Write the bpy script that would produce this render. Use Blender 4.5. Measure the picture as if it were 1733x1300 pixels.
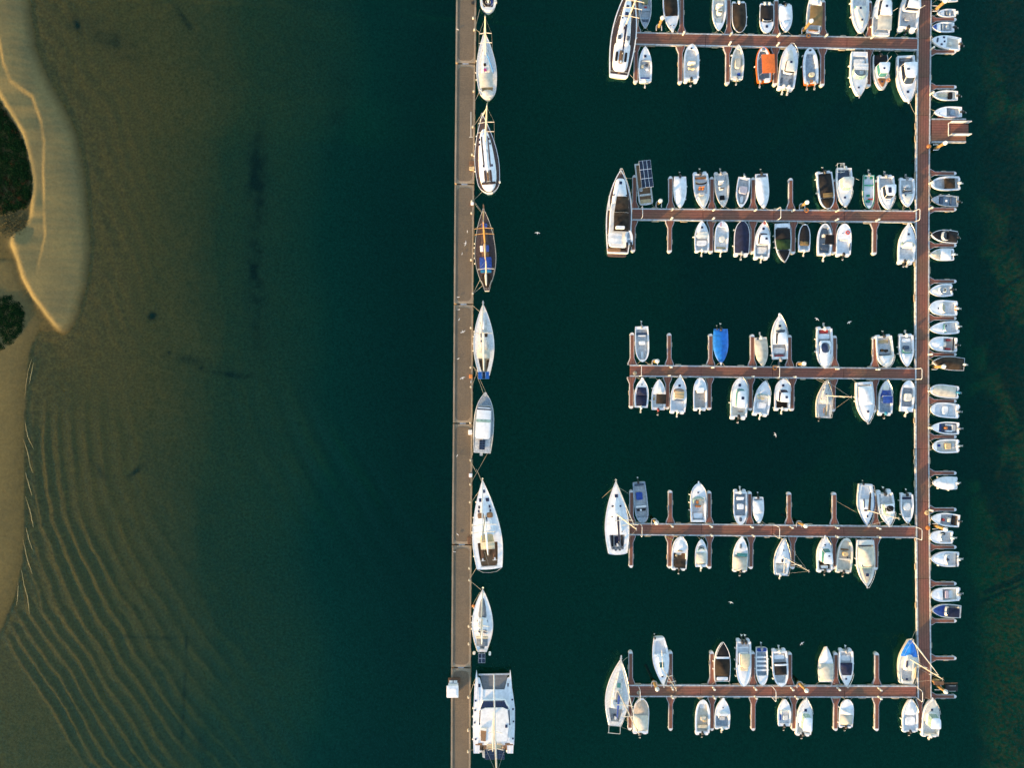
import bpy, math, random
import numpy as np
from mathutils import Vector, Matrix
random.seed(7)
PI = math.pi
for o in list(bpy.data.objects): bpy.data.objects.remove(o)
scene = bpy.context.scene
COL = scene.collection

# ------------------------------------------------------------------ camera
CAM_H = 120.0            # drone height over the water, metres
MPP = 0.1                # metres on the water for one photo pixel
CX, CY = 866.5, 650.0
cam_d = bpy.data.cameras.new('camera')
cam_d.sensor_fit = 'HORIZONTAL'
cam_d.angle = 2 * math.atan(CX * MPP / CAM_H)
cam_d.clip_end = 3000
cam = bpy.data.objects.new('camera', cam_d)
cam.location = (0, 0, CAM_H)
COL.objects.link(cam)
scene.camera = cam

# ------------------------------------------------------------------ light
SUN_EL = math.radians(8.0)
SUN_DIR = Vector((-0.76, -0.65, 0)).normalized()          # towards the sun, seen from above
world = bpy.data.worlds.new('World')
scene.world = world
world.use_nodes = True
nt = world.node_tree
sky = nt.nodes.new('ShaderNodeTexSky')
sky.sky_type = 'NISHITA'
sky.sun_disc = False
sky.sun_elevation = SUN_EL
sky.sun_rotation = math.atan2(SUN_DIR.x, SUN_DIR.y)
sky.air_density = 1.0
sky.dust_density = 0.6
sky.ozone_density = 1.0
bg = nt.nodes['Background']
nt.links.new(sky.outputs[0], bg.inputs[0])
bg.inputs[1].default_value = 0.15
sun_d = bpy.data.lights.new('sun', 'SUN')
sun_d.energy = 3.2
sun_d.angle = math.radians(0.6)
sun_d.color = (1.0, 0.62, 0.26)
sun = bpy.data.objects.new('sun', sun_d)
d = Vector((SUN_DIR.x * math.cos(SUN_EL), SUN_DIR.y * math.cos(SUN_EL), math.sin(SUN_EL)))
sun.rotation_euler = d.to_track_quat('Z', 'Y').to_euler()
sun.location = d * 200
COL.objects.link(sun)
scene.view_settings.view_transform = 'Standard'
scene.view_settings.look = 'None'
scene.view_settings.exposure = 1.95
scene.view_settings.gamma = 1.0
scene.view_settings.use_curve_mapping = False
try:
    scene.cycles.transparent_max_bounces = 8
    scene.cycles.max_bounces = 5
    scene.cycles.adaptive_threshold = 0.02
    scene.cycles.diffuse_bounces = 2
    scene.cycles.glossy_bounces = 3
    scene.cycles.transmission_bounces = 2
    scene.cycles.caustics_reflective = False
    scene.cycles.caustics_refractive = False
except Exception:
    pass


def P(px, py, z=0.0):
    k = MPP * (CAM_H - z) / CAM_H
    return Vector(((px - CX) * k, (CY - py) * k, z))


# ------------------------------------------------------------------ materials
def new_mat(name):
    m = bpy.data.materials.new(name)
    m.use_nodes = True
    t = m.node_tree
    return m, t, t.nodes['Principled BSDF']


def N(t, typ, **kw):
    n = t.nodes.new(typ)
    for k, v in kw.items(): setattr(n, k, v)
    return n


def mat(name, col, rough=0.45, metal=0.0, var=0.12, scale=3.0, dirt=None, bump=0.0, bscale=30.0, spec=0.5):
    """plain finish with uneven tone, optional dirt and fine relief; a slightly different tone on every object"""
    m, t, b = new_mat(name)
    L = t.links.new
    tc = N(t, 'ShaderNodeTexCoord')
    oi = N(t, 'ShaderNodeObjectInfo')
    nz = N(t, 'ShaderNodeTexNoise')
    nz.inputs['Scale'].default_value = scale
    nz.inputs['Detail'].default_value = 5
    L(tc.outputs['Object'], nz.inputs['Vector'])
    mx = N(t, 'ShaderNodeMix', data_type='RGBA')
    dk = dirt or tuple(c * (1 - 2.2 * var) for c in col)
    lt = tuple(min(1, c * (1 + .5 * var)) for c in col)
    mx.inputs[6].default_value = (*lt, 1)
    mx.inputs[7].default_value = (*[max(0, c) for c in dk], 1)
    rp = N(t, 'ShaderNodeMapRange')
    rp.inputs[1].default_value = 0.35
    rp.inputs[2].default_value = 0.75
    L(nz.outputs[0], rp.inputs[0])
    L(rp.outputs[0], mx.inputs[0])
    hs = N(t, 'ShaderNodeHueSaturation')
    r2 = N(t, 'ShaderNodeMapRange')
    r2.inputs[3].default_value = 1 - var * .9
    r2.inputs[4].default_value = 1 + var * .5
    L(oi.outputs['Random'], r2.inputs[0])
    L(r2.outputs[0], hs.inputs['Value'])
    L(mx.outputs[2], hs.inputs['Color'])
    L(hs.outputs[0], b.inputs['Base Color'])
    b.inputs['Roughness'].default_value = rough
    b.inputs['Metallic'].default_value = metal
    b.inputs['Specular IOR Level'].default_value = spec
    if bump:
        bn = N(t, 'ShaderNodeTexNoise')
        bn.inputs['Scale'].default_value = bscale
        L(tc.outputs['Object'], bn.inputs['Vector'])
        bp = N(t, 'ShaderNodeBump')
        bp.inputs['Strength'].default_value = bump
        bp.inputs['Distance'].default_value = 0.03
        L(bn.outputs[0], bp.inputs['Height'])
        L(bp.outputs[0], b.inputs['Normal'])
    return m


W = mat('gelcoat_white', (.82, .83, .84), .35, var=.08, scale=2)
W2 = mat('gelcoat_cream', (.78, .74, .64), .4, var=.1, scale=2)
WD = mat('gelcoat_weathered', (.60, .61, .60), .55, var=.16, scale=4, dirt=(.38, .37, .33))
WT = mat('canvas_white', (.78, .79, .80), .85, var=.12, scale=1.5, bump=.4, bscale=6)
CT = mat('canvas_cream', (.62, .57, .46), .85, var=.14, scale=1.5, bump=.4, bscale=6)
G0 = mat('nonskid_pale', (.69, .70, .70), .7, var=.1, scale=4, dirt=(.52, .52, .50))
G1 = mat('nonskid_grey', (.48, .50, .51), .75, var=.18, scale=4, dirt=(.30, .30, .30))
G2 = mat('slate_grey', (.17, .20, .23), .7, var=.2, scale=4)
GB = mat('blue_grey_paint', (.30, .36, .42), .55, var=.2, scale=4)
GBD = mat('dark_blue_grey', (.06, .09, .14), .6, var=.2, scale=4)
BLK = mat('canvas_black', (.012, .012, .014), .8, var=.3, scale=2, bump=.4, bscale=6, spec=.25)
BRN = mat('canvas_brown_black', (.035, .024, .015), .8, var=.4, scale=1.2, bump=.4, bscale=6, spec=.25)
BRC = mat('canvas_tan_brown', (.22, .14, .05), .85, var=.2, scale=1.2, bump=.4, bscale=6)
NVY = mat('canvas_navy', (.012, .018, .055), .75, var=.3, scale=2, bump=.4, bscale=6, spec=.3)
BLU = mat('tarpaulin_blue', (.01, .19, .66), .45, var=.2, scale=1.6, bump=.8, bscale=4)
BLU2 = mat('paint_royal_blue', (.015, .06, .30), .5, var=.2)
BLUH = mat('stripe_pale_blue', (.10, .28, .55), .45, var=.15)
TAN = mat('cushion_tan', (.58, .42, .22), .8, var=.12)
BGE = mat('cushion_beige', (.66, .56, .38), .8, var=.12)
ORG = mat('cover_orange', (.72, .15, .02), .7, var=.1, bump=.3, bscale=5)
ORT = mat('hull_orange', (.75, .17, .02), .5, var=.1)
RED = mat('paint_red', (.52, .05, .04), .5, var=.15)
RUST = mat('leather_rust', (.48, .18, .05), .7, var=.2)
GRN = mat('paint_green', (.01, .24, .14), .5, var=.15)
DGR = mat('canvas_dark_green', (.018, .05, .016), .8, var=.3, bump=.4, bscale=6, spec=.25)
TEAL = mat('glass_teal', (.05, .20, .20), .12, var=.2, spec=.8)
PALEG = mat('glass_pale_green', (.28, .42, .36), .2, var=.2, spec=.8)
GLD = mat('glass_dark', (.010, .016, .035), .08, var=.2, spec=.8)
NAVG = mat('glass_navy', (.012, .02, .07), .1, var=.2, spec=.8)
TEAK = mat('teak', (.24, .13, .06), .7, var=.25, scale=8)
TEAKD = mat('teak_dark', (.075, .045, .038), .7, var=.3, scale=5, dirt=(.035, .02, .018))
ALU = mat('aluminium', (.62, .63, .64), .35, .6, var=.15)
STEEL = mat('stainless_tube', (.66, .66, .64), .3, .5, var=.1)
MAST = mat('mast_painted', (.72, .66, .54), .4, .1, var=.1)
CHAR = mat('cowling_black', (.018, .018, .02), .3, var=.2)
GRYC = mat('cowling_grey', (.27, .28, .30), .35, var=.2)
WHC = mat('cowling_white', (.70, .68, .62), .35, var=.1)
BLC = mat('cowling_blue', (.02, .18, .32), .35, var=.1)
RDC = mat('cowling_red', (.20, .02, .02), .35, var=.1)
ROPE = mat('rope', (.40, .36, .27), .9, var=.2)
ROPED = mat('rope_blue', (.05, .08, .18), .9, var=.2)
FEND = mat('fender_vinyl', (.70, .68, .62), .5, var=.1)
GALV = mat('galvanised_steel', (.50, .52, .54), .55, .1, var=.2, scale=2, dirt=(.27, .28, .28))
FLOAT = mat('float_plastic', (.66, .66, .65), .6, var=.12)
PADM = mat('dock_pad_wood', (.36, .30, .20), .8, var=.25)
PILE = mat('pile_rust_steel', (.40, .24, .08), .7, .1, var=.3, scale=2, dirt=(.12, .07, .03))
SOLAR = mat('solar_cells', (.009, .018, .045), .12, var=.2, spec=.7)
SOLB = mat('solar_cells_blue', (.012, .10, .42), .15, var=.15, spec=.7)
MESH = mat('trampoline_mesh', (.16, .17, .18), .9, var=.15)
PINK = mat('canvas_magenta', (.5, .05, .25), .8)
GULLM = mat('feathers_white', (.75, .75, .74), .8, var=.1)
GULLG = mat('feathers_grey', (.35, .36, .38), .8, var=.1)
WOOD = mat('wood_brown', (.16, .08, .04), .8, var=.3)
RUBB = mat('rubber_black', (.02, .02, .02), .8, var=.2)
BUOY = mat('buoy_orange', (.75, .25, .05), .5, var=.1)


def decking():
    m, t, b = new_mat('composite_decking')
    L = t.links.new
    tc = N(t, 'ShaderNodeTexCoord')
    n1 = N(t, 'ShaderNodeTexNoise'); n1.inputs['Scale'].default_value = .22; n1.inputs['Detail'].default_value = 6
    n2 = N(t, 'ShaderNodeTexNoise'); n2.inputs['Scale'].default_value = 3.5; n2.inputs['Detail'].default_value = 4
    wv = N(t, 'ShaderNodeTexWave', bands_direction='Y'); wv.inputs['Scale'].default_value = .72; wv.inputs['Distortion'].default_value = .1
    for n in (n1, n2, wv): L(tc.outputs['Object'], n.inputs['Vector'])
    m1 = N(t, 'ShaderNodeMix', data_type='RGBA')
    m1.inputs[6].default_value = (.235, .080, .052, 1); m1.inputs[7].default_value = (.165, .082, .046, 1)
    rp = N(t, 'ShaderNodeMapRange'); rp.inputs[1].default_value = .38; rp.inputs[2].default_value = .66
    L(n1.outputs[0], rp.inputs[0]); L(rp.outputs[0], m1.inputs[0])
    m2 = N(t, 'ShaderNodeMix', data_type='RGBA', blend_type='MULTIPLY')
    cr = N(t, 'ShaderNodeMapRange'); cr.inputs[1].default_value = .2; cr.inputs[2].default_value = .8; cr.inputs[3].default_value = .72; cr.inputs[4].default_value = 1.15
    L(n2.outputs[0], cr.inputs[0]); m2.inputs[0].default_value = 1
    L(m1.outputs[2], m2.inputs[6]); L(cr.outputs[0], m2.inputs[7])
    m3 = N(t, 'ShaderNodeMix', data_type='RGBA', blend_type='MULTIPLY'); m3.inputs[0].default_value = 1
    c3 = N(t, 'ShaderNodeMapRange'); c3.inputs[1].default_value = .0; c3.inputs[2].default_value = .25; c3.inputs[3].default_value = .6; c3.inputs[4].default_value = 1.05
    L(wv.outputs[0], c3.inputs[0]); L(m2.outputs[2], m3.inputs[6]); L(c3.outputs[0], m3.inputs[7])
    L(m3.outputs[2], b.inputs['Base Color'])
    b.inputs['Roughness'].default_value = .8
    bp = N(t, 'ShaderNodeBump'); bp.inputs['Strength'].default_value = .3; bp.inputs['Distance'].default_value = .02
    L(wv.outputs[0], bp.inputs['Height']); L(bp.outputs[0], b.inputs['Normal'])
    return m


def concrete(name, col, dark, stain):
    m, t, b = new_mat(name)
    L = t.links.new
    tc = N(t, 'ShaderNodeTexCoord')
    n1 = N(t, 'ShaderNodeTexNoise'); n1.inputs['Scale'].default_value = .35; n1.inputs['Detail'].default_value = 8; n1.inputs['Roughness'].default_value = .6
    n2 = N(t, 'ShaderNodeTexNoise'); n2.inputs['Scale'].default_value = 6; n2.inputs['Detail'].default_value = 6
    mp = N(t, 'ShaderNodeMapping'); mp.inputs['Scale'].default_value = (2.6, .3, 1)
    n3 = N(t, 'ShaderNodeTexNoise'); n3.inputs['Scale'].default_value = 1.2; n3.inputs['Detail'].default_value = 5
    L(tc.outputs['Object'], mp.inputs[0]); L(mp.outputs[0], n3.inputs['Vector'])
    for n in (n1, n2): L(tc.outputs['Object'], n.inputs['Vector'])
    a = N(t, 'ShaderNodeMix', data_type='RGBA'); a.inputs[6].default_value = (*col, 1); a.inputs[7].default_value = (*dark, 1)
    r = N(t, 'ShaderNodeMapRange'); r.inputs[1].default_value = .35; r.inputs[2].default_value = .65
    L(n1.outputs[0], r.inputs[0]); L(r.outputs[0], a.inputs[0])
    c = N(t, 'ShaderNodeMix', data_type='RGBA'); c.inputs[7].default_value = (*stain, 1)
    r3 = N(t, 'ShaderNodeMapRange'); r3.inputs[1].default_value = .55; r3.inputs[2].default_value = .8; r3.inputs[4].default_value = .6
    L(n3.outputs[0], r3.inputs[0]); L(r3.outputs[0], c.inputs[0]); L(a.outputs[2], c.inputs[6])
    e = N(t, 'ShaderNodeMix', data_type='RGBA', blend_type='MULTIPLY'); e.inputs[0].default_value = 1
    r4 = N(t, 'ShaderNodeMapRange'); r4.inputs[1].default_value = .25; r4.inputs[2].default_value = .75; r4.inputs[3].default_value = .75; r4.inputs[4].default_value = 1.18
    L(n2.outputs[0], r4.inputs[0]); L(c.outputs[2], e.inputs[6]); L(r4.outputs[0], e.inputs[7])
    L(e.outputs[2], b.inputs['Base Color'])
    b.inputs['Roughness'].default_value = .9
    bp = N(t, 'ShaderNodeBump'); bp.inputs['Strength'].default_value = .5; bp.inputs['Distance'].default_value = .02
    L(n2.outputs[0], bp.inputs['Height']); L(bp.outputs[0], b.inputs['Normal'])
    return m


DECK = decking()
CONC = concrete('concrete_edge', (.33, .26, .18), (.24, .19, .125), (.26, .16, .07))
PANEL = concrete('concrete_dark_panel', (.165, .120, .076), (.132, .100, .066), (.195, .142, .082))


# ------------------------------------------------------------------ mesh helpers
def mk(name, V, F, m, parent=None, smooth=False, ang=35):
    me = bpy.data.meshes.new(name)
    me.from_pydata([tuple(v) for v in V], [], F)
    if m: me.materials.append(m)
    if smooth:
        me.polygons.foreach_set('use_smooth', [True] * len(me.polygons))
        me.set_sharp_from_angle(angle=math.radians(ang))
    o = bpy.data.objects.new(name, me)
    COL.objects.link(o)
    if parent is not None: o.parent = parent
    return o


def inst(name, me, parent, loc=(0, 0, 0), rot=(0, 0, 0), sc=(1, 1, 1)):
    o = bpy.data.objects.new(name, me)
    COL.objects.link(o)
    o.parent = parent
    o.location = loc; o.rotation_euler = rot; o.scale = sc
    return o


def tag(o, label=None, cat=None, group=None, kind=None):
    if label: o['label'] = label
    if cat: o['category'] = cat
    if group: o['group'] = group
    if kind: o['kind'] = kind
    return o


def empty(name, loc=(0, 0, 0), rz=0.0):
    o = bpy.data.objects.new(name, None)
    COL.objects.link(o)
    o.location = loc; o.rotation_euler = (0, 0, rz)
    o.empty_display_size = .3
    return o


def join(*parts):
    V, F = [], []
    for v, f in parts:
        n = len(V)
        V += list(v); F += [tuple(i + n for i in q) for q in f]
    return V, F


def loft(rings, top=True, bot=True, closed=True):
    n = len(rings[0]); V = [p for r in rings for p in r]; F = []
    m = n if closed else n - 1
    for i in range(len(rings) - 1):
        for j in range(m):
            a = i * n + j; b = i * n + (j + 1) % n
            F.append((a, b, b + n, a + n))
    if closed and bot: F.append(tuple(range(n - 1, -1, -1)))
    if closed and top: F.append(tuple(range((len(rings) - 1) * n, len(rings) * n)))
    return V, F


def sgp(c, e): return math.copysign(abs(c) ** e, c)


def sup(x0, x1, w0, w1, z, ef=3.0, ea=7.0, n=24, cy=0.0):
    """closed outline, rounded box in plan: aft end x0 (half-width w0), front end x1 (half-width w1)"""
    r = []
    xm, hx = (x0 + x1) / 2, (x1 - x0) / 2
    for i in range(n):
        t = 2 * PI * (i + .5) / n
        c, s = math.cos(t), math.sin(t)
        e = ef if c > 0 else ea
        x = xm + hx * sgp(c, 2 / e)
        w = w0 + (w1 - w0) * (x - x0) / max(1e-6, x1 - x0)
        r.append((x, cy + w * sgp(s, 2 / e), z))
    return r


def ext(pts, z0, z1, inset=0.0):
    """extruded polygon (counter-clockwise), top inset towards its middle"""
    cx = sum(p[0] for p in pts) / len(pts); cy = sum(p[1] for p in pts) / len(pts)
    a = [(p[0], p[1], z0) for p in pts]
    k = 1 - inset
    b = [(cx + (p[0] - cx) * k, cy + (p[1] - cy) * k, z1) for p in pts]
    area = sum(pts[i][0] * pts[(i + 1) % len(pts)][1] - pts[(i + 1) % len(pts)][0] * pts[i][1] for i in range(len(pts)))
    if area < 0: a.reverse(); b.reverse()
    return loft([a, b])


def box(x0, x1, y0, y1, z0, z1):
    return ext([(x0, y0), (x1, y0), (x1, y1), (x0, y1)], z0, z1)


def tube(pts, r, n=6, cap=True):
    pts = [Vector(p) for p in pts]
    R = r if isinstance(r, (list, tuple)) else [r] * len(pts)
    rings = []
    for i, p in enumerate(pts):
        t = (pts[min(i + 1, len(pts) - 1)] - pts[max(i - 1, 0)])
        if t.length < 1e-6: t = Vector((0, 0, 1))
        t.normalize()
        up = Vector((0, 0, 1)) if abs(t.z) < .9 else Vector((1, 0, 0))
        a = t.cross(up).normalized(); b = t.cross(a)
        rings.append([tuple(p + (a * math.cos(2 * PI * k / n) + b * math.sin(2 * PI * k / n)) * R[i]) for k in range(n)])
    return loft(rings, cap, cap)


def lathe(prof, n=12, c=(0, 0)):
    return loft([[(c[0] + r * math.cos(2 * PI * k / n), c[1] + r * math.sin(2 * PI * k / n), z) for k in range(n)] for r, z in prof])


def mesh_of(name, vf, m, smooth=True):
    me = bpy.data.meshes.new(name)
    me.from_pydata([tuple(v) for v in vf[0]], [], vf[1])
    me.materials.append(m)
    if smooth:
        me.polygons.foreach_set('use_smooth', [True] * len(me.polygons))
        me.set_sharp_from_angle(angle=math.radians(40))
    return me


# value noise for the terrain
_rng = np.random.RandomState(3)
_lat = _rng.rand(257, 257)


def vnoise(x, y):
    xi = np.floor(x).astype(int); yi = np.floor(y).astype(int)
    fx = x - xi; fy = y - yi
    fx = fx * fx * (3 - 2 * fx); fy = fy * fy * (3 - 2 * fy)
    xi &= 255; yi &= 255
    a = _lat[xi, yi]; b = _lat[xi + 1, yi]; c = _lat[xi, yi + 1]; d_ = _lat[xi + 1, yi + 1]
    return (a * (1 - fx) + b * fx) * (1 - fy) + (c * (1 - fx) + d_ * fx) * fy


def fbm(x, y, o=4):
    s = 0; a = .5
    for i in range(o):
        s = s + a * (vnoise(x + 17 * i, y + 31 * i) - .5); x = x * 2.03; y = y * 2.03; a *= .5
    return s * 2


def sstep(a, b, x):
    t = np.clip((x - a) / (b - a), 0, 1)
    return t * t * (3 - 2 * t)


# ------------------------------------------------------------------ terrain, in photo pixels (10 px = 1 m)
def wave_phase(X, Y):
    """crest lines of the small waves that bend round the spit"""
    ys = [300, 620, 700, 800, 900, 1000, 1100, 1200, 1300, 1900]
    xs = [30, 44, 40, 42, 52, 88, 145, 208, 275, 680]
    s = X - 60.0
    for i in range(14):
        s = .5 * s + .5 * (X - np.interp(Y + .6 * s, ys, xs))
    s = s + 9 * fbm(X / 75, Y / 75, 4)
    sp = np.maximum(s, -100)
    return 2 * PI / .04 * np.log(1 + .04 * np.maximum(sp + 110, 1) / 15), s


def terrain(X, Y):
    wob = 5 * fbm(X / 40, Y / 40, 3)
    Wy = [-600, -200, 0, 80, 130, 180, 230, 300, 380, 420, 480, 530, 560, 575, 590]
    Wx = [0, 30, 55, 66, 86, 113, 135, 149, 155, 157, 151, 138, 126, 117, -400]
    Wl = np.interp(Y, Wy, Wx)
    El = np.interp(Y, [-600, -200, 0, 155, 225, 260, 300, 360, 385, 400, 415, 440, 470, 500, 530, 560, 575, 640],
                   [-300, -150, -60, 0, 42, 52, 60, 58, 50, 30, 27, 35, 43, 58, 80, 103, 117, 150])
    Sl = np.interp(Y, [-600, 0, 75, 110, 140, 165, 210, 240, 300, 400, 430, 445, 480], [-100, -10, 4, 10, 22, 58, 74, 79, 77, 80, 74, 70, 66])
    dW = Wl - X + wob * .5
    h = np.where(dW > 0, -.07 + 1.04 * (1 - np.exp(-np.maximum(dW, 0) / 48)), 0.0)
    # scarp of the berm: ground left of it is lower
    sc = sstep(-1.5, 1.5, Sl + wob * .3 - X) * (1 - sstep(430, 470, Y)) * sstep(-100, 90, Y)
    h = h - .26 * sc * np.clip(.75 + 1.3 * fbm(Y / 45 + 2, Y / 300, 3), .25, 1.25)
    # lee slope to the left of the spit
    e = sstep(-10, 6, X - El + wob * .4)
    low = .05 + .02 * fbm(X / 12, Y / 12, 3)
    h = np.where(dW > 0, low + (h - low) * e, h)
    fade = 1 - sstep(545, 585, Y)
    h = np.where(dW > 0, h * fade + (-.10) * (1 - fade), h)
    # low mound near the gap
    h = h + .45 * np.exp(-(((X - 32) / 13) ** 2 + ((Y - 408) / 14) ** 2)) * (X > -50)
    # sand flat of the lower left
    Vy = [430, 480, 520, 545, 560, 580, 600, 700, 800, 900, 950, 1000, 1050, 1100, 1300]
    Vx = [30, 45, 62, 74, 66, 58, 52, 44, 43, 45, 40, 30, 12, -10, -80]
    Vl = np.interp(Y, Vy, Vx)
    dV = Vl - X + wob * .4
    flat = np.where(dV > 0, .03 + .14 * (1 - np.exp(-np.maximum(dV, 0) / 22)), -9)
    h2 = np.where(Y > 440, flat, -9)
    # sea bed: distance from the shoreline
    sy = np.concatenate([np.linspace(-300, 575, 45), np.array([565, 552, 545, 560, 575, 590, 600]), np.linspace(615, 1120, 26)])
    sx = np.concatenate([np.interp(np.linspace(-300, 575, 45), Wy, Wx), np.array([108, 92, 76, 66, 62, 58, 54]), np.interp(np.linspace(615, 1120, 26), Vy, Vx)])
    shore = np.full(X.shape, 1e4)
    for a_, b_ in zip(sx, sy): shore = np.minimum(shore, np.hypot(X - a_, Y - b_))
    shore = np.maximum(shore - 3, 0)
    edge = np.interp(Y, [-400, 0, 150, 230, 400, 600, 700, 900, 1100, 1300, 1700], [520, 520, 500, 440, 425, 440, 430, 430, 450, 430, 400])
    edge = edge + 40 * fbm(X / 190 + 3, Y / 190, 3)
    dep = .06 + .14 * (1 - np.exp(-shore / 18)) + .0016 * shore + .25 * sstep(120, 330, shore)
    dep = dep + 1.0 * sstep(-230, 40, X - edge) + 2.6 * sstep(-110, 260, X - edge) + 3 * sstep(40, 420, X - edge)
    dep = dep * (1 + .16 * fbm(X / 55, Y / 80, 3) * (1 - sstep(.8, 2.5, dep)))
    rb = 1765 + 24 * fbm(X / 60 + 9, Y / 70, 4) + np.interp(Y, [-300, 300, 700, 820, 1000, 1300], [26, 10, -2, -8, 6, 12])
    dep = dep - 6.7 * sstep(-90, 70, X - rb)
    dep = np.maximum(dep, .1)
    bed = -dep
    rid = 2.4 * np.exp(1.3 * (np.sin(wave_phase(X, Y)[0]) - 1)) - 1
    mask = sstep(640, 800, Y) * (1 - sstep(40, 260, wave_phase(X, Y)[1])) * sstep(3, 22, shore)
    bed = bed + .075 * rid * mask * np.clip(.66 + 1.0 * fbm(X / 70 + 4, Y / 120, 3), .15, 1.2) * (1 + .9 * (1 - sstep(20, 110, wave_phase(X, Y)[1])))
    far = np.exp(-((X - .8 * (Y - 700) - 480) / 110) ** 2 - ((Y - 830) / 150) ** 2)
    bed = bed + .12 * rid * far * np.clip(.6 + fbm(X / 90, Y / 90, 3), .1, 1.1)
    rid2 = np.sin((X * .83 - Y * .40 + 30 * fbm(X / 90, Y / 90, 3)) / 4.6)
    m2 = (1 - sstep(25, 190, shore)) * (1 - sstep(560, 640, Y)) * sstep(0, 12, shore)
    bed = bed + .022 * rid2 * m2
    z = np.where(dW > 0, np.maximum(h, np.maximum(bed, h2)), np.maximum(bed, h2))
    z = z + .012 * fbm(X / 5, Y / 5, 3) * (z > 0)
    z = z + .008 * np.sin((Y + 10 * fbm(X / 30, Y / 30, 2)) / 2.2) * (z > .1) * (X > Sl)
    return z


def axis(segs):
    out = []
    for a, b, s in segs: out += list(np.arange(a, b, s))
    return np.array(out)


ax = axis([(-6000, -1000, 900), (-1000, -200, 80), (-200, 440, 2.5), (440, 780, 5), (780, 1900, 9), (1900, 2500, 80), (2500, 7001, 900)])
ay = axis([(-6000, -1000, 900), (-1000, -200, 80), (-200, 1500, 3.4), (1500, 2300, 80), (2300, 7001, 900)])
XX, YY = np.meshgrid(ax, ay)
ZZ = terrain(XX, YY)


def grid_mesh(name, XX, YY, ZZ, attrs=None):
    ny, nx = XX.shape
    co = np.stack([(XX - CX) * MPP, (CY - YY) * MPP, ZZ], -1).reshape(-1, 3).astype(np.float32)
    idx = np.arange(ny * nx).reshape(ny, nx)
    q = np.stack([idx[1:, :-1], idx[1:, 1:], idx[:-1, 1:], idx[:-1, :-1]], -1).reshape(-1, 4)
    me = bpy.data.meshes.new(name)
    me.vertices.add(len(co)); me.vertices.foreach_set('co', co.ravel())
    me.loops.add(q.size); me.loops.foreach_set('vertex_index', q.ravel().astype(np.int32))
    me.polygons.add(len(q))
    me.polygons.foreach_set('loop_start', np.arange(0, q.size, 4, dtype=np.int32))
    me.polygons.foreach_set('loop_total', np.full(len(q), 4, dtype=np.int32))
    me.polygons.foreach_set('use_smooth', np.ones(len(q), dtype=bool))
    me.update(calc_edges=True)
    for k, a in (attrs or {}).items():
        at = me.attributes.new(k, 'FLOAT', 'POINT')
        at.data.foreach_set('value', a.ravel().astype(np.float32))
    o = bpy.data.objects.new(name, me)
    COL.objects.link(o)
    return o


def blob(cx, cy, rx, ry, a=0.0):
    c, s = math.cos(a), math.sin(a)
    dx, dy = XX - cx, YY - cy
    return np.exp(-(((dx * c + dy * s) / rx) ** 2 + ((-dx * s + dy * c) / ry) ** 2))


nz1 = fbm(XX / 14, YY / 14, 4)
weed = 0.0 * XX
for b_ in [(427, 300, 15, 75, .04, 1.2), (424, 470, 12, 95, -.03, 1.0), (255, 534, 7, 6, 0, 1.5), (130, 40, 8, 16, -.5, 1), (310, 30, 6, 22, -.6, .8),
           (232, 795, 4, 18, .85, 1.2), (165, 797, 6, 26, -.8, .9), (330, 612, 45, 7, .2, .8), (390, 635, 40, 5, .15, .9), (283, 597, 3, 3, 0, 1.3), (335, 622, 5, 4, 0, 1.2), (345, 606, 4, 3, 0, 1.2), (318, 606, 3, 3, 0, 1.2), (295, 598, 2.5, 2.5, 0, 1.2), (305, 1200, 3, 75, .06, .9), (310, 1090, 3, 30, 0, .7), (250, 1082, 55, 3, .05, .8),
           (185, 65, 60, 20, .5, .5), (560, 180, 20, 90, .2, .3), (340, 1280, 10, 30, -.4, .6)]:
    weed = np.maximum(weed, blob(*b_[:5]) * b_[5] * np.clip(.75 + 1.3 * nz1, 0, 1.3))
rocky = .3 * sstep(0, 70, XX - 1690)
spark = .0 * sstep(1731, 1740, XX) * np.clip(3 * (fbm(XX / 6 + 5, YY / 6, 3) - .12), 0, 1) * np.exp(-((YY - 800) / 60) ** 2) * 1.0
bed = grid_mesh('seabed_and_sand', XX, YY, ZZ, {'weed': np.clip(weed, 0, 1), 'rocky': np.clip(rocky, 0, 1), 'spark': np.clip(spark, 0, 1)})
tag(bed, kind='structure'); bed.name = 'terrain'


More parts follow.
